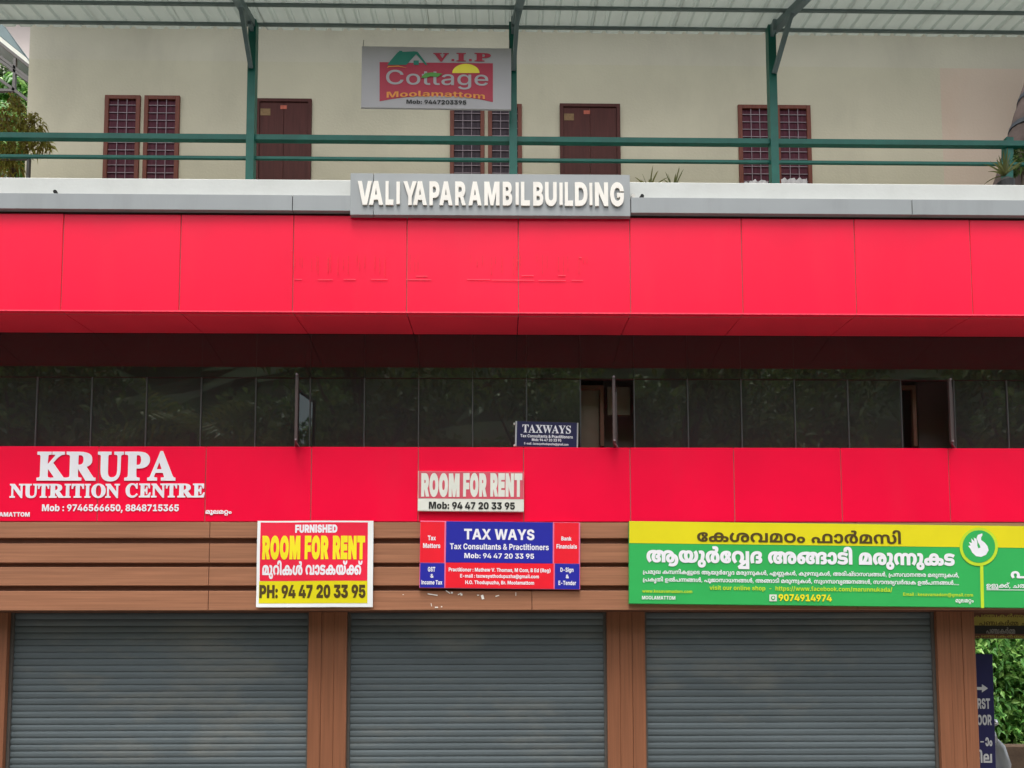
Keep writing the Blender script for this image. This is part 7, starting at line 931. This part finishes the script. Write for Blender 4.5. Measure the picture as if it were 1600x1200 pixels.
# small navy board on the window ledge
tb = Board('small_navy_sign', 'small navy board reading TAXWAYS with pale border standing on the ledge against the dark glass', 'sign',
           (804.5, 657.5), (903, 660.5), (804.5, 697.5), (903, 700), 8.47, .012, 'greyink')
tb.rect('navy_field', 807, 660.2, 901.6, 698, 'navy', 1)
tb.text('TAXWAYS', 'S', 816, 892, 663.5, 675.5, 'letterwhite', 2, bold=6)
tb.text('Tax Consultants & Practitioners', 'B', 813, 895, 678.5, 683, 'letterwhite', 2, bold=8)
tb.text('Mob: 94 47 20 33 95', 'B', 831, 877, 685, 689, 'letterwhite', 2, bold=8)
tb.text('E-mail : taxwaysthodupuzha@gmail.com', 'B', 819, 888, 691, 694.5, 'letterwhite', 2)
for py in (662, 696):
    x, z = tb.loc(803.5, py); raw('fixing_clip', MB().tube((x, -.01, z), (x, .02, z), .009, 8).v, MB().tube((x, -.01, z), (x, .02, z), .009, 8).f, 'oldwhite', tb.root, local=True)

# nutrition centre lettering, stuck straight on the lower red band
kb = Board('shop_lettering', 'white cut-out lettering KRUPA NUTRITION CENTRE stuck on the lower red band at left', 'sign',
           (-60, 700), (370, 702), (-60, 812), (370, 811), YL - .003, plain=True)
q4 = lambda v: v / 4
M['shade'] = mat('grey_letter_edge', (.22, .16, .24), .5, .4, .05, 6)
for c, a, b in (('K', 229, 412), ('R', 412, 598), ('U', 608, 770), ('P', 777, 935), ('A', 920, 1097)):
    kb.text(c, 'S', a / 4, b / 4, 680 + 110 / 4, 680 + 278 / 4, 'letterwhite', 0, bold=26, name='letter', ext=.004)
def row(s, xs, y0, y1):
    for c, (a, b) in zip(s, xs): kb.text(c, 'S', a / 4, b / 4, 680 + y0 / 4, 680 + y1 / 4, 'letterwhite', 0, bold=30, name='letter', ext=.003)
row('NUTRITION', [(60, 150), (148, 238), (236, 306), (304, 400), (402, 442), (446, 524), (528, 566), (570, 660), (658, 748)], 308, 388)
row('CENTRE', [(784, 862), (868, 942), (944, 1036), (1036, 1106), (1108, 1204), (1204, 1280)], 306, 386)
kb.text('Mob : 9746566650, 8848715365', 'B', 65.5, 279.5, 788.3, 798.5, 'letterwhite', 1, bold=16)
kb.text('MOOLAMATTOM', 'B', -28, 46.5, 800.5, 807, 'letterwhite', 1, bold=22)
kb.text('', 'k5', 321, 362, 797, 806, 'letterwhite', 1, bold=26)

# faded small rent board
rb = Board('faded_rent_sign', 'faded red and white ROOM FOR RENT board fixed on the lower red band', 'sign',
           (653.5, 736), (818.5, 737.5), (652.5, 798), (819, 799.5), YL - .045, .03, 'oldwhite')
rb.rect('faded_red_field', 653.5, 736.5, 818.7, 778.6, 'faded', 1)
for s_, a, b in (('ROOM', 658, 718), ('FOR', 723.5, 760.5), ('RENT', 766, 816)):
    rb.text(s_, 'X', a, b, 741, 774.5, 'oldwhite', 2, bold=34, track=40)
rb.text('Mob: 94 47 20 33 95', 'X', 670, 804.5, 784, 795, 'blackink', 2)

# furnished rooms banner
fb = Board('rent_banner', 'red and yellow furnished ROOM FOR RENT banner with white border hanging on the brown planks', 'banner',
           (402, 813.5), (585.5, 814), (400.5, 949), (580, 948), YL - .02, .01, 'white', wave=.012, part='banner_sheet')
fb.rect('red_field', 406, 816.5, 575, 908, 'bannerred', 1)
fb.rect('yellow_field', 404.5, 908, 574.5, 943, 'yellow', 1)
fb.text('FURNISHED', 'X', 461.5, 527.5, 820.5, 832.5, 'letterwhite', 2, bold=20)
for s_, a, b in (('ROOM', 410, 469.5), ('FOR', 476.5, 514), ('RENT', 520.5, 570.5)):
    fb.text(s_, 'X', a, b, 839, 873, 'lettery', 2, bold=32, track=40)
fb.text('', 'k8', 410, 566.5, 876, 905, 'letterwhite', 2, bold=14)
fb.text('PH: 94 47 20 33 95', 'X', 405.5, 571.5, 914.5, 934.5, 'brownink', 2, bold=12)

# consultants' board
xb = Board('consultants_sign', 'blue and red TAX WAYS consultants board in six fields below the faded rent board', 'sign',
           (655, 814), (905, 816.5), (655, 918.5), (906.5, 921.5), YL - .03, .02, 'pinkline')
for a, b, y0, y1, m_ in ((656, 694.6, 815.6, 878.6, 'printred'), (656, 694.6, 880, 918, 'blue'), (696.4, 863.8, 815.2, 879, 'blue'), (696, 865, 880.4, 918.2, 'printred'),
                         (865.8, 904.4, 817, 880, 'printred'), (866.8, 905.5, 881.2, 921, 'blue')):
    xb.rect('colour_field', a, y0, b, y1, m_, 1)
L_ = 'letterwhite'
xb.text('TAX WAYS', 'B', 725, 835, 826.5, 842.5, L_, 2, bold=14)
xb.text('Tax Consultants & Practitioners', 'B', 703, 857.5, 849, 858, L_, 2, bold=6)
xb.text('Mob: 94 47 20 33 95', 'B', 725.5, 834.5, 864.2, 872, L_, 2, bold=6)
for t_, a, b, y0, y1 in (('Tax', 668.5, 681, 837, 844), ('Matters', 661, 688, 849, 856), ('GST', 668.5, 680, 886, 893), ('&', 672.5, 677.5, 897, 902.5), ('Income Tax', 658.5, 691, 906.5, 913),
                         ('Bank', 877, 893, 838.5, 844.5), ('Financials', 869.5, 901.5, 850.5, 857), ('D-Sign', 875.5, 896, 887, 893.5), ('&', 884, 889, 898, 903.5), ('E-Tender', 872.5, 900, 907.5, 914),
                         ('Practitioner : Mathew V. Thomas, M Com, B Ed (Reg)', 701, 860, 887, 892.6), ('E-mail : taxwaysthodupuzha@gmail.com', 719, 842, 897, 902.3), ('H.O. Thodupuzha, Br. Moolamattom', 727, 834.5, 907, 912.5)):
    xb.text(t_, 'B', a, b, y0, y1, L_, 2, bold=14)

# green pharmacy board
gb = Board('pharmacy_sign', 'long green and yellow pharmacy board with Malayalam lettering and round hand emblem', 'sign',
           (981, 815), (1760, 824), (983, 943), (1762, 952.5), YL - .05, .045, 'signgreen')
gb.rect('yellow_field', 979, 813, 1765, 848.5, 'yellow', 1)
def circ(cx, cy, r, n=36): return [(cx + r * math.cos(2 * math.pi * k / n), cy + r * math.sin(2 * math.pi * k / n)) for k in range(n)]
gb.poly('stem_emblem', [(1531, 880), (1536, 880), (1537.5, 950), (1532.5, 950)], 'lime', 2)
gb.poly('ring_emblem', circ(1529, 854.5, 30), 'lime', 3)
gb.poly('disc_emblem', circ(1529, 854, 25.5), 'signgreen', 4)
zg = lambda x, y: (1280 + x / 5, 800 + y / 5)
gb.poly('hand_emblem', [zg(*q) for q in [(1270, 168), (1272, 182), (1262, 200), (1262, 220), (1290, 240), (1312, 268), (1320, 300), (1300, 335), (1262, 352), (1222, 346), (1192, 318), (1180, 292), (1160, 266), (1180, 262), (1166, 236), (1190, 244),
                                              (1184, 206), (1210, 232), (1204, 200), (1226, 212), (1232, 240), (1232, 262), (1240, 285), (1256, 280), (1252, 262), (1238, 238), (1226, 205), (1236, 180)]], 'letterwhite', 5)
gb.text('', 'k1', 1089, 1407.5, 824.5, 846.5, 'brownink', 3, bold=10)
gb.text('', 'k2', 1010, 1492, 850.5, 887.5, 'letterwhite', 3, bold=20)
gb.text('', 'k3', 1004.5, 1498, 888.5, 899.5, 'letterwhite', 3, bold=4)
gb.text('', 'k4', 1004.5, 1498, 900.5, 911.5, 'letterwhite', 3, bold=4)
gb.text('visit our online shop  -  https://www.facebook.com/marunnukada/', 'B', 1108.5, 1394, 914.8, 921.6, 'lime', 3)
gb.text('www.kesavamadom.com', 'B', 1003.5, 1081.5, 921, 926, 'lime', 3)
gb.text('MOOLAMATTOM', 'B', 1003, 1055, 931, 936.6, 'white', 3)
gb.poly('phone_icon', [(1202, 929), (1213.5, 929), (1213.5, 939.5), (1202, 939.5)], 'oldwhite', 3)
gb.poly('phone_icon', circ(1207.8, 934.2, 3.4, 14), 'signgreen', 4); gb.poly('phone_icon', circ(1207.8, 934.2, 2.0, 12), 'oldwhite', 5)
gb.text('9074914974', 'B', 1216.5, 1299.5, 928.6, 938.8, 'lettery', 3, bold=16)
gb.text('Email : kesavamadom@gmail.com', 'B', 1411, 1520, 926, 931, 'lime', 3)
gb.text('', 'k5', 1493, 1521, 936, 944, 'white', 3)
gb.text('', 'k6', 1579, 1628, 886, 904, 'letterwhite', 3, bold=10)
gb.text('', 'k7', 1541, 1652, 909.5, 920.5, 'letterwhite', 3)
gb.poly('underline', [(1541, 921), (1660, 922), (1660, 923), (1541, 922)], 'letterwhite', 3)

# first floor direction sign behind the right pillar
db = Board('direction_sign', 'tall navy board with arrow and FIRST FLOOR lettering half hidden behind the right brown pillar', 'sign',
           (1487, 1021), (1550.5, 1022), (1489, 1235), (1562, 1235), 8.98, .03, 'navy')
db.poly('arrow', [(1500, 1073.5), (1534, 1073.5), (1534, 1069), (1543.5, 1075.5), (1534, 1082), (1534, 1078), (1500, 1078)], 'greyink', 2)
db.text('FIRST', 'B', 1518, 1547, 1091.5, 1107, 'greyink', 2, bold=16); db.text('FLOOR', 'B', 1515, 1549.5, 1117, 1132.5, 'greyink', 2, bold=16)
db.poly('lettering', [(1531.5, 1158), (1537, 1158), (1537, 1160), (1531.5, 1160)], 'greyink', 2)
db.text('', 'k9', 1539.5, 1550.5, 1152, 1166, 'greyink', 2, bold=18)
db.text('', 'k10', 1516, 1550, 1171, 1192, 'greyink', 2, bold=18)

# old overhead board in the passage
ob = Board('faded_overhead_sign', 'faded yellow and black board with Malayalam lettering hung over the side passage', 'sign',
           (1500, 945), (1760, 947), (1500, 997), (1760, 999), 8.92, .03, 'groove')
ob.rect('yellow_field', 1500, 966, 1765, 977, 'olive', 1); ob.rect('black_field', 1500, 979, 1765, 990, 'blackink', 1)
M['dimgrey'] = mat('dim_grey_ink', (.25, .24, .22), .6, .3, .1, 5)
ob.text('', 'k11', 1530, 1640, 968, 977, 'brownink', 2); ob.text('', 'k12', 1541, 1586, 980, 990, 'dimgrey', 2, bold=6); ob.text('', 'k12', 1600, 1645, 980, 990, 'dimgrey', 2)
ob.text('', 'k11', 1524, 1660, 991, 996, 'olive', 2); ob.text('', 'k11', 1524, 1660, 958, 965, 'olive', 2)

# ------------------------------------------------------------------ foliage builders
def leaves(pos, nrm_bias, size, seed, aspect=.45, droop=.25):
    """curved leaf quads (two faces each) at the given points"""
    r = np.random.default_rng(seed); n = len(pos); pos = np.asarray(pos, float)
    d = r.normal(size=(n, 3)); d += np.asarray(nrm_bias); d /= np.linalg.norm(d, axis=1)[:, None]
    s = r.normal(size=(n, 3)); u = np.cross(d, s); u /= np.linalg.norm(u, axis=1)[:, None]; w = np.cross(d, u)
    L = size * r.uniform(.6, 1.25, n)[:, None]; A = L * aspect
    a = pos; m = pos + u * L * .5 + w * 0; t = pos + u * L - np.array([0, 0, 1]) * L * droop
    p1 = pos + u * L * .45 + w * A * .5 + d * A * .18; p2 = pos + u * L * .45 - w * A * .5 + d * A * .18
    V = np.stack([a, p1, t, p2, m], 1).reshape(-1, 3); k = np.arange(n) * 5
    Fc = np.concatenate([np.stack([k, k + 1, k + 2, k + 4], 1), np.stack([k, k + 4, k + 2, k + 3], 1)])
    return V.tolist(), Fc.tolist()
def bulk(name, V, Fc, m, parent=None, kind=None):
    return raw(name, V, [tuple(f) for f in Fc], m, parent, kind=kind)
def blob_points(n, c, r, seed, shell=.55):
    g_ = np.random.default_rng(seed); d = g_.normal(size=(n, 3)); d /= np.linalg.norm(d, axis=1)[:, None]
    return np.asarray(c) + d * (shell + (1 - shell) * g_.random(n)[:, None] ** .6) * np.asarray(r)

# hedge seen through the side passage
H = thing('climbing_hedge', 'bright green large leaved climber hedge behind the side passage', 'plant', (11.3, 16, 0))
pts = []
g_ = np.random.default_rng(11)
for k in range(40):
    c = (9.4 + .52 * (k % 8) + g_.uniform(-.15, .15), g_.uniform(15.8, 16.4), 1.0 + .85 * (k // 8) + g_.uniform(-.15, .15)); pts.append(blob_points(360, c, (.62, .4, .62), 40 + k, .2))
V, Fc = leaves(np.concatenate(pts), (0, -.9, .8), .17, 5, .55, .35)
bulk('foliage', V, Fc, 'hedgeleaf', H)
mb = MB()
for k in range(9):
    x = 9 + k * .55; mb.path([(x, 16.3, 0), (x + .1, 16.2, 1.2), (x - .1, 16.1, 2.4), (x + .15, 16.1, 3.8)], [.03, .025, .02, .01], 6)
mb.make('stem', 'bark', H)
bk = thing('earth_bank_wall', 'mud stained retaining wall at the foot of the green hedge', 'wall', (11, 15, 0))
bx('wall_face', 7, 17, 15.0, 15.5, -.1, .60, 'soil', bk, .03); bx('wall_back', 7, 17, 16.6, 17, -.1, 3.6, 'soil', bk)

# parked scooter half hidden behind the direction sign
s0 = P(1500, 1090, 10.6)
sc = thing('parked_scooter', 'silver scooter parked behind the navy direction sign, handlebar and mirror showing', 'scooter', (s0.x, 10.6, .06))
bxs = s0.x
for dx in (-.55, .62):
    mb = MB(); n = 20
    for i in range(n):
        a, b = 2 * math.pi * i / n, 2 * math.pi * (i + 1) / n
        mb.tube((bxs - .1 + dx, 10.6 + .2 * math.cos(a), .29 + .2 * math.sin(a)), (bxs - .1 + dx, 10.6 + .2 * math.cos(b), .29 + .2 * math.sin(b)), .045, 6)
    w_ = mb.make('wheel', 'black', sc); w_.rotation_euler = (0, 0, math.pi / 2)
mb = MB(); mb.path([(bxs + .60, 10.6, .35), (bxs + .58, 10.6, .62), (bxs + .52, 10.6, .86), (bxs + .43, 10.6, 1.0)], [.07, .11, .10, .06], 10); mb.make('front_cowl', 'scooter', sc, smooth=True)
mb = MB(); mb.path([(bxs - .75, 10.6, .6), (bxs - .5, 10.6, .66), (bxs - .15, 10.6, .6), (bxs + .05, 10.6, .36), (bxs + .4, 10.6, .3)], [.08, .17, .16, .12, .10], 10); mb.make('body', 'scooter', sc, smooth=True)
mb = MB(); mb.path([(bxs - .75, 10.6, .78), (bxs - .4, 10.6, .8), (bxs - .05, 10.6, .76)], [.07, .11, .08], 10); mb.make('seat', 'black', sc, smooth=True)
MB().path([(bxs + .30, 10.3, 1.0), (bxs + .36, 10.45, 1.03), (bxs + .36, 10.75, 1.03), (bxs + .30, 10.9, 1.0)], [.017] * 4, 8).make('handlebar', 'black', sc)
MB().tube((bxs + .40, 10.6, .96), (bxs + .47, 10.6, .95), .09, 14, .07).make('headlight', 'chrome', sc)
for y in (10.42, 10.78):
    m_ = MB().path([(bxs + .34, y, 1.03), (bxs + .33, y - .03 * (1 if y < 10.6 else -1), 1.18)], [.006, .006], 6).make('mirror_stem', 'black', sc)
    e = MB().path([(bxs + .27, y, 1.2), (bxs + .30, y, 1.22), (bxs + .38, y, 1.23), (bxs + .41, y, 1.21)], [.02, .05, .05, .02], 12).make('mirror', 'chrome', sc, smooth=True)
MB().path([(bxs + .05, 10.35, .97), (bxs + .12, 10.32, 1.03), (bxs + .24, 10.32, 1.03), (bxs + .3, 10.34, .98)], [.05, .10, .10, .05], 12).make('hanging_helmet', 'scooter', sc, smooth=True)

# plants on the gallery
PLc = thing('bushy_potted_plant', 'bushy drooping plant with brown and yellow-green leaves at the left end of the gallery', 'plant', (PX(18, 8.95, 210), 8.95, ZP - .02))
pts = []; g_ = np.random.default_rng(4)
for (px, py, r) in [(5, 185, .16), (25, 180, .17), (15, 205, .2), (40, 195, .14), (30, 225, .18), (55, 190, .09), (58, 215, .10), (5, 235, .2), (8, 255, .18), (50, 230, .10), (70, 222, .06), (25, 160, .08), (-20, 200, .25), (-15, 240, .25), (20, 250, .15)]:
    c = P(px, py, 8.85); pts.append(blob_points(105, c, (r * .92, .14, r * .92), int(px * 3 + py), .2))
V, Fc = leaves(np.concatenate(pts), (0, -.6, .5), .085, 8, .30, .55); bulk('foliage', V, Fc, 'croton', PLc)
x = PX(18, 8.95, 210)
MB().path([(x, 8.95, ZP + .3), (x + .05, 8.93, 8.2), (x - .02, 8.9, 8.6)], [.03, .02, .012], 8).make('stem', 'bark', PLc)
MB().path([(x, 8.95, ZP - .02), (x, 8.95, ZP + .3), (x, 8.95, ZP + .34)], [.13, .18, .19], 16).make('pot', 'terracotta', PLc)

def spiky(px, py, Y, n, L, label, seed, m='spiky', spread=1.0, pm='terracotta'):
    p = P(px, py, Y); t = thing('spiky_potted_plant', label, 'plant', (p.x, Y, ZP - .02)); r = random.Random(seed)
    for k in range(n):
        a = 2 * math.pi * k / n + r.uniform(-.2, .2); el = r.uniform(.35, 1.35); l = L * r.uniform(.7, 1.1)
        hx, hy = math.cos(a) * math.cos(el) * spread, math.sin(a) * math.cos(el) * .7
        v = []; w = .016; K = 6
        for i in range(K + 1):
            s = i / K; z = p.z + l * (s * math.sin(el) - .35 * s * s * math.cos(el)); ww = w * (1 - s) ** .6 + .001
            c = Vector((p.x + hx * l * s, Y + hy * l * s, z)); sd_ = Vector((-math.sin(a), math.cos(a), 0))
            v += [c - sd_ * ww, c + Vector((0, 0, -.004)), c + sd_ * ww]
        f = []
        for i in range(K):
            for j in (0, 1): q = 3 * i + j; f.append((q, q + 1, q + 4, q + 3))
        raw('leaf', v, f, m, t)
    MB().path([(p.x, Y, ZP - .02), (p.x, Y, p.z - .10), (p.x, Y, p.z - .04)], [.09, .10, .04], 14).make('pot', pm, t)
    return t
spiky(1014, 300, 8.42, 15, .32, 'spiky green plant showing over the slab edge, left of a pair beside the name sign', 1)
spiky(1052, 300, 8.45, 15, .32, 'spiky green plant showing over the slab edge, right of a pair beside the name sign', 2)
spiky(1570, 274, 8.40, 24, .32, 'yellow-green spiky plant at the right end of the gallery by the green post', 3, pm='black')
rp = thing('dark_leafy_plant', 'dark leafy plant behind the spiky plant at the right edge of the gallery', 'plant', (PX(1592, 8.7, 240), 8.7, ZP - .02))
c = P(1596, 248, 8.7); V, Fc = leaves(np.concatenate([blob_points(260, c, (.16, .1, .2), 9, .2), blob_points(200, P(1582, 262, 8.7), (.12, .1, .12), 10, .2)]), (0, -.6, .5), .07, 12, .4, .4); bulk('foliage', V, Fc, 'leaf', rp)
MB().tube((c.x, 8.7, ZP - .02), (c.x, 8.7, c.z), .015).make('stem', 'bark', rp)

# leaning stair stringer at the right edge, modelled as a round banded trunk
tr_ = thing('leaning_stringer', 'leaning dark brown banded stair stringer, round like a trunk, at the right edge of the gallery', 'tree', (PX(1590, 9.3, 260), 9.3, ZP - .02))
def Q(px, py): return P(px, py, 9.3)
a, b = Q(1566, 330), Q(1662, 10)
mb = MB(); n = 26
ptz = []; rz = []
for i in range(n + 1):
    s = i / n; ptz.append(a.lerp(b, s) + Vector((0, 0, 0))); rz.append(.20 + .008 * math.sin(i * 2.3))
mb.path(ptz, rz, 16); mb.make('trunk', 'stringerdark', tr_, smooth=True)
for py in (206, 160):
    s = (330 - py) / 320.0; c = a.lerp(b, s); d = (b - a).normalized()
    MB().tube(c - d * .035, c + d * .035, .208, 16).make('stringer_band', 'stringerband', tr_)

# white cloth at the window on the right
for (x0, x1, seed) in ((1160, 1201, 1), (1221, 1262, 2)):
    cl = thing('white_cloth', 'crumpled white cloth at the foot of the %s of the right pair of windows' % ('left one' if seed == 1 else 'right one'), 'cloth', (PX((x0 + x1) / 2, 9.9, 280), 9.9, 8.5))
    r = random.Random(seed); v = []; f = []; n = 16
    for i in range(n + 1):
        s = i / n; px = x0 + (x1 - x0) * s; top = 280.5 + 2.0 * math.sin(i * 1.3 + seed) * (.5 + .5 * s) + (3 if seed == 1 and s < .3 else 0) - (3 if seed == 2 else 0)
        p = P(px, top, 9.9); y = 9.9 + .015 * math.sin(i * 2.1)
        v += [(p.x, y - .01, 8.42), (p.x, y - .03, (p.z + 8.42) / 2), (p.x, y + .02, p.z)]
    for i in range(n):
        for j in (0, 1): q = 3 * i + j; f.append((q, q + 3, q + 4, q + 1))
    raw('cloth_fold', v, f, 'vipwhite', cl, smooth=True)

# ------------------------------------------------------------------ beyond the left end of the gallery
YN = 10.9
nr = thing('neighbouring_roof', 'steel framed neighbouring roof with pale gutter seen past the left end of the wall', 'roof', P(-20, 150, YN))
def N(px, py, dy=0): return P(px, py, YN + dy)
def strip(name, pts, m, th=.05):
    q = [N(*p) for p in pts]; v = [tuple(p) for p in q] + [(p.x, p.y + th, p.z) for p in q]; k = len(q)
    raw(name, v, [tuple(range(k)), tuple(range(k, 2 * k))[::-1]] + [(i, (i + 1) % k, (i + 1) % k + k, i + k) for i in range(k)], m, nr)
strip('roof_sheet', [(-60, -20), (-8, 20), (48, 100), (44, 92), (0, 56), (-60, 10)], 'braceg', 1.2)
strip('gutter', [(-60, 10), (0, 57), (46, 94), (46, 101), (0, 66), (-60, 22)], 'oldwhite', .1)
for a, b in (((-60, 20), (48, 106)), ((-60, 44), (48, 125)), ((-60, 52), (48, 130)), ((-60, 80), (48, 160)), ((24, 92), (22, 143)), ((-60, 141), (22, 142))):
    MB().tube(N(*a, -.05), N(*b, -.05), .02, square=True).make('frame_tube', 'steel', nr)
fw = thing('far_house', 'pale pink plastered house wall beyond the neighbouring roof at far left', 'house', (-12.5, 17, 0))
bx('wall', -22, -9.0, 16, 16.3, 0, 17.2, 'palewall', fw); bx('side_wall', -9.3, -9, 16.3, 22, 0, 17.2, 'palewall', fw)
bx('roof_edge', -22.3, -8.7, 15.7, 22, 17.2, 17.5, 'concrete', fw)
def smalltree(name, label, px, py, Y, R_, seed, m='hedgeleaf', n=900, base=0):
    c = P(px, py, Y); t = thing(name, label, 'tree', (c.x, Y, base))
    V, Fc = leaves(np.concatenate([blob_points(n // 3, c + Vector((dx, 0, dz)), (R_ * .6, R_ * .6, R_ * .5), seed + i, .3) for i, (dx, dz) in enumerate(((0, 0), (-R_ * .5, -R_ * .3), (R_ * .3, -R_ * .5)))]), (0, -.5, .8), .16, seed, .5, .3)
    bulk('crown', V, Fc, m, t); MB().path([(c.x, Y, base), (c.x + .1, Y, c.z * .6), (c.x, Y, c.z)], [.16, .12, .05], 8).make('trunk', 'bark', t)
smalltree('garden_tree', 'sunlit yellow-green tree top showing above the bushy plant at far left', 33, 140, 13, .5, 21)
smalltree('garden_tree', 'green tree top seen under the neighbouring roof at the left edge', 5, 122, 13.6, .5, 31, 'leaf')
smalltree('garden_tree', 'light green tree low behind the bushy plant at far left', 20, 205, 12.6, .9, 41, 'hedgeleaf', 1500)

# ------------------------------------------------------------------ unseen green hill added across the road to block low sky
hv = []; hf = []; nx, nz = 60, 14; hr = np.random.default_rng(77)
for j in range(nz + 1):
    for i in range(nx + 1):
        s = j / nz; hv.append((-75 + 150 * i / nx + hr.uniform(-1, 1), -26 - 22 * s + hr.uniform(-1.2, 1.2), -.3 + 34 * s ** .8 + hr.uniform(-.8, .8) * (j > 0)))
for j in range(nz):
    for i in range(nx): k = j * (nx + 1) + i; hf.append((k, k + 1, k + nx + 2, k + nx + 1))
M['wood'] = mat('sky_blocker_green', (.035, .06, .02), .9, .2, .5, .5, bump=.6, bscale=2)
raw('sky_blocker_hill', hv, hf, 'wood', kind='structure')
# ------------------------------------------------------------------ across the road (seen reflected in the glass)
def tree_mesh(seed, H_, R_):
    r = random.Random(seed); g2 = np.random.default_rng(seed)
    mb = MB(); mb.path([(0, 0, 0), (.15, .1, H_ * .25), (-.1, .2, H_ * .5), (.1, 0, H_ * .8)], [.35, .28, .2, .08], 10)
    pts = []
    for k in range(26):
        a = r.uniform(0, 2 * math.pi); rr = R_ * r.random() ** .5 * .8; z = H_ * (.30 + .66 * (k + .5) / 26)
        rr *= 1 - .5 * max(0, z / H_ - .7) / .3
        c = (rr * math.cos(a), rr * math.sin(a), z); s_ = R_ * r.uniform(.28, .45)
        mb.path([(0, 0, z * .7), (c[0] * .5, c[1] * .5, z * .85), c], [.09, .06, .02], 6)
        pts.append(blob_points(230, c, (s_, s_, s_ * .7), seed * 50 + k, .4))
    V, Fc = leaves(np.concatenate(pts), (0, 0, .8), .42, seed, .5, .3)
    return mb, V, Fc
kinds = []
for k, (H_, R_) in enumerate(((16, 4.2), (18, 4.6), (14.5, 3.8))):
    mb, V, Fc = tree_mesh(60 + k, H_, R_)
    t = thing('street_tree', '', 'tree', group='tall trees across the road')
    raw('trunk', mb.v, mb.f, 'bark', t); bulk('crown', V, Fc, 'leaf', t); kinds.append(t)
sp = [(-25, -13, 0), (-18, -10, 1), (-11.5, -12, 2), (-5.5, -9.5, 1), (1, -11.5, 0), (7, -10, 2), (13, -12, 1), (19.5, -10, 0), (26, -13, 2), (-8, -19, 1), (4, -19, 1), (16, -20, 0)]
used = set()
for i, (x, y, k) in enumerate(sp):
    if k not in used: t = kinds[k]; used.add(k)
    else:
        t = kinds[k].copy(); COL.objects.link(t)
        for ch in kinds[k].children: c_ = ch.copy(); COL.objects.link(c_); c_.parent = t
    t.location = (x, y, -.1); t.rotation_euler = (0, 0, rnd.uniform(0, 6.28)); s_ = rnd.uniform(.92, 1.08); t.scale = (s_, s_, s_)
    ords = ['leftmost', 'second', 'third', 'fourth', 'fifth', 'sixth', 'seventh', 'eighth', 'rightmost']
    t['label'] = ('tall dark tree across the road, %s of the front row from the left' % ords[i]) if i < 9 else ('tall dark tree across the road, %s one of the back row' % ['left', 'middle', 'right'][i - 9])
def palm(x, y, H_, label, seed):
    r = random.Random(seed); t = thing('coconut_palm', label, 'tree', (x, y, -.1), group='coconut palms across the road')
    MB().path([(x, y, -.1), (x + .2, y, H_ * .4), (x + .5, y, H_)], [.2, .14, .11], 10).make('trunk', 'bark', t)
    for k in range(15):
        a = 2 * math.pi * k / 15 + r.uniform(-.15, .15); el = r.uniform(-.2, 1.0); L = r.uniform(2.6, 3.3); v = []; f = []
        c0 = Vector((x + .5, y, H_)); pt = []
        for i in range(13):
            s = i / 12; pt.append(c0 + Vector((math.cos(a) * math.cos(el), math.sin(a) * math.cos(el), math.sin(el))) * L * s + Vector((0, 0, -1.5 * s * s)))
        sd_ = Vector((-math.sin(a), math.cos(a), 0))
        for i in range(1, 12):
            for sg in (-1, 1):
                w = .75 * math.sin(math.pi * (i + 1.5) / 14); d = (pt[i + 1] - pt[i]); b = len(v); tip = pt[i] + sd_ * sg * w + d * 1.2 + Vector((0, 0, -.35 * w))
                v += [pt[i], pt[i] + d * .45, tip]; f.append((b, b + 1, b + 2))
        raw('frond', v, f, 'palm', t)
palm(17.5, -5.6, 9.4, 'coconut palm with yellowing fronds across the road, reflected in the right windows', 1)
palm(-10.5, -6.2, 10.2, 'coconut palm across the road, reflected in the left windows', 2)
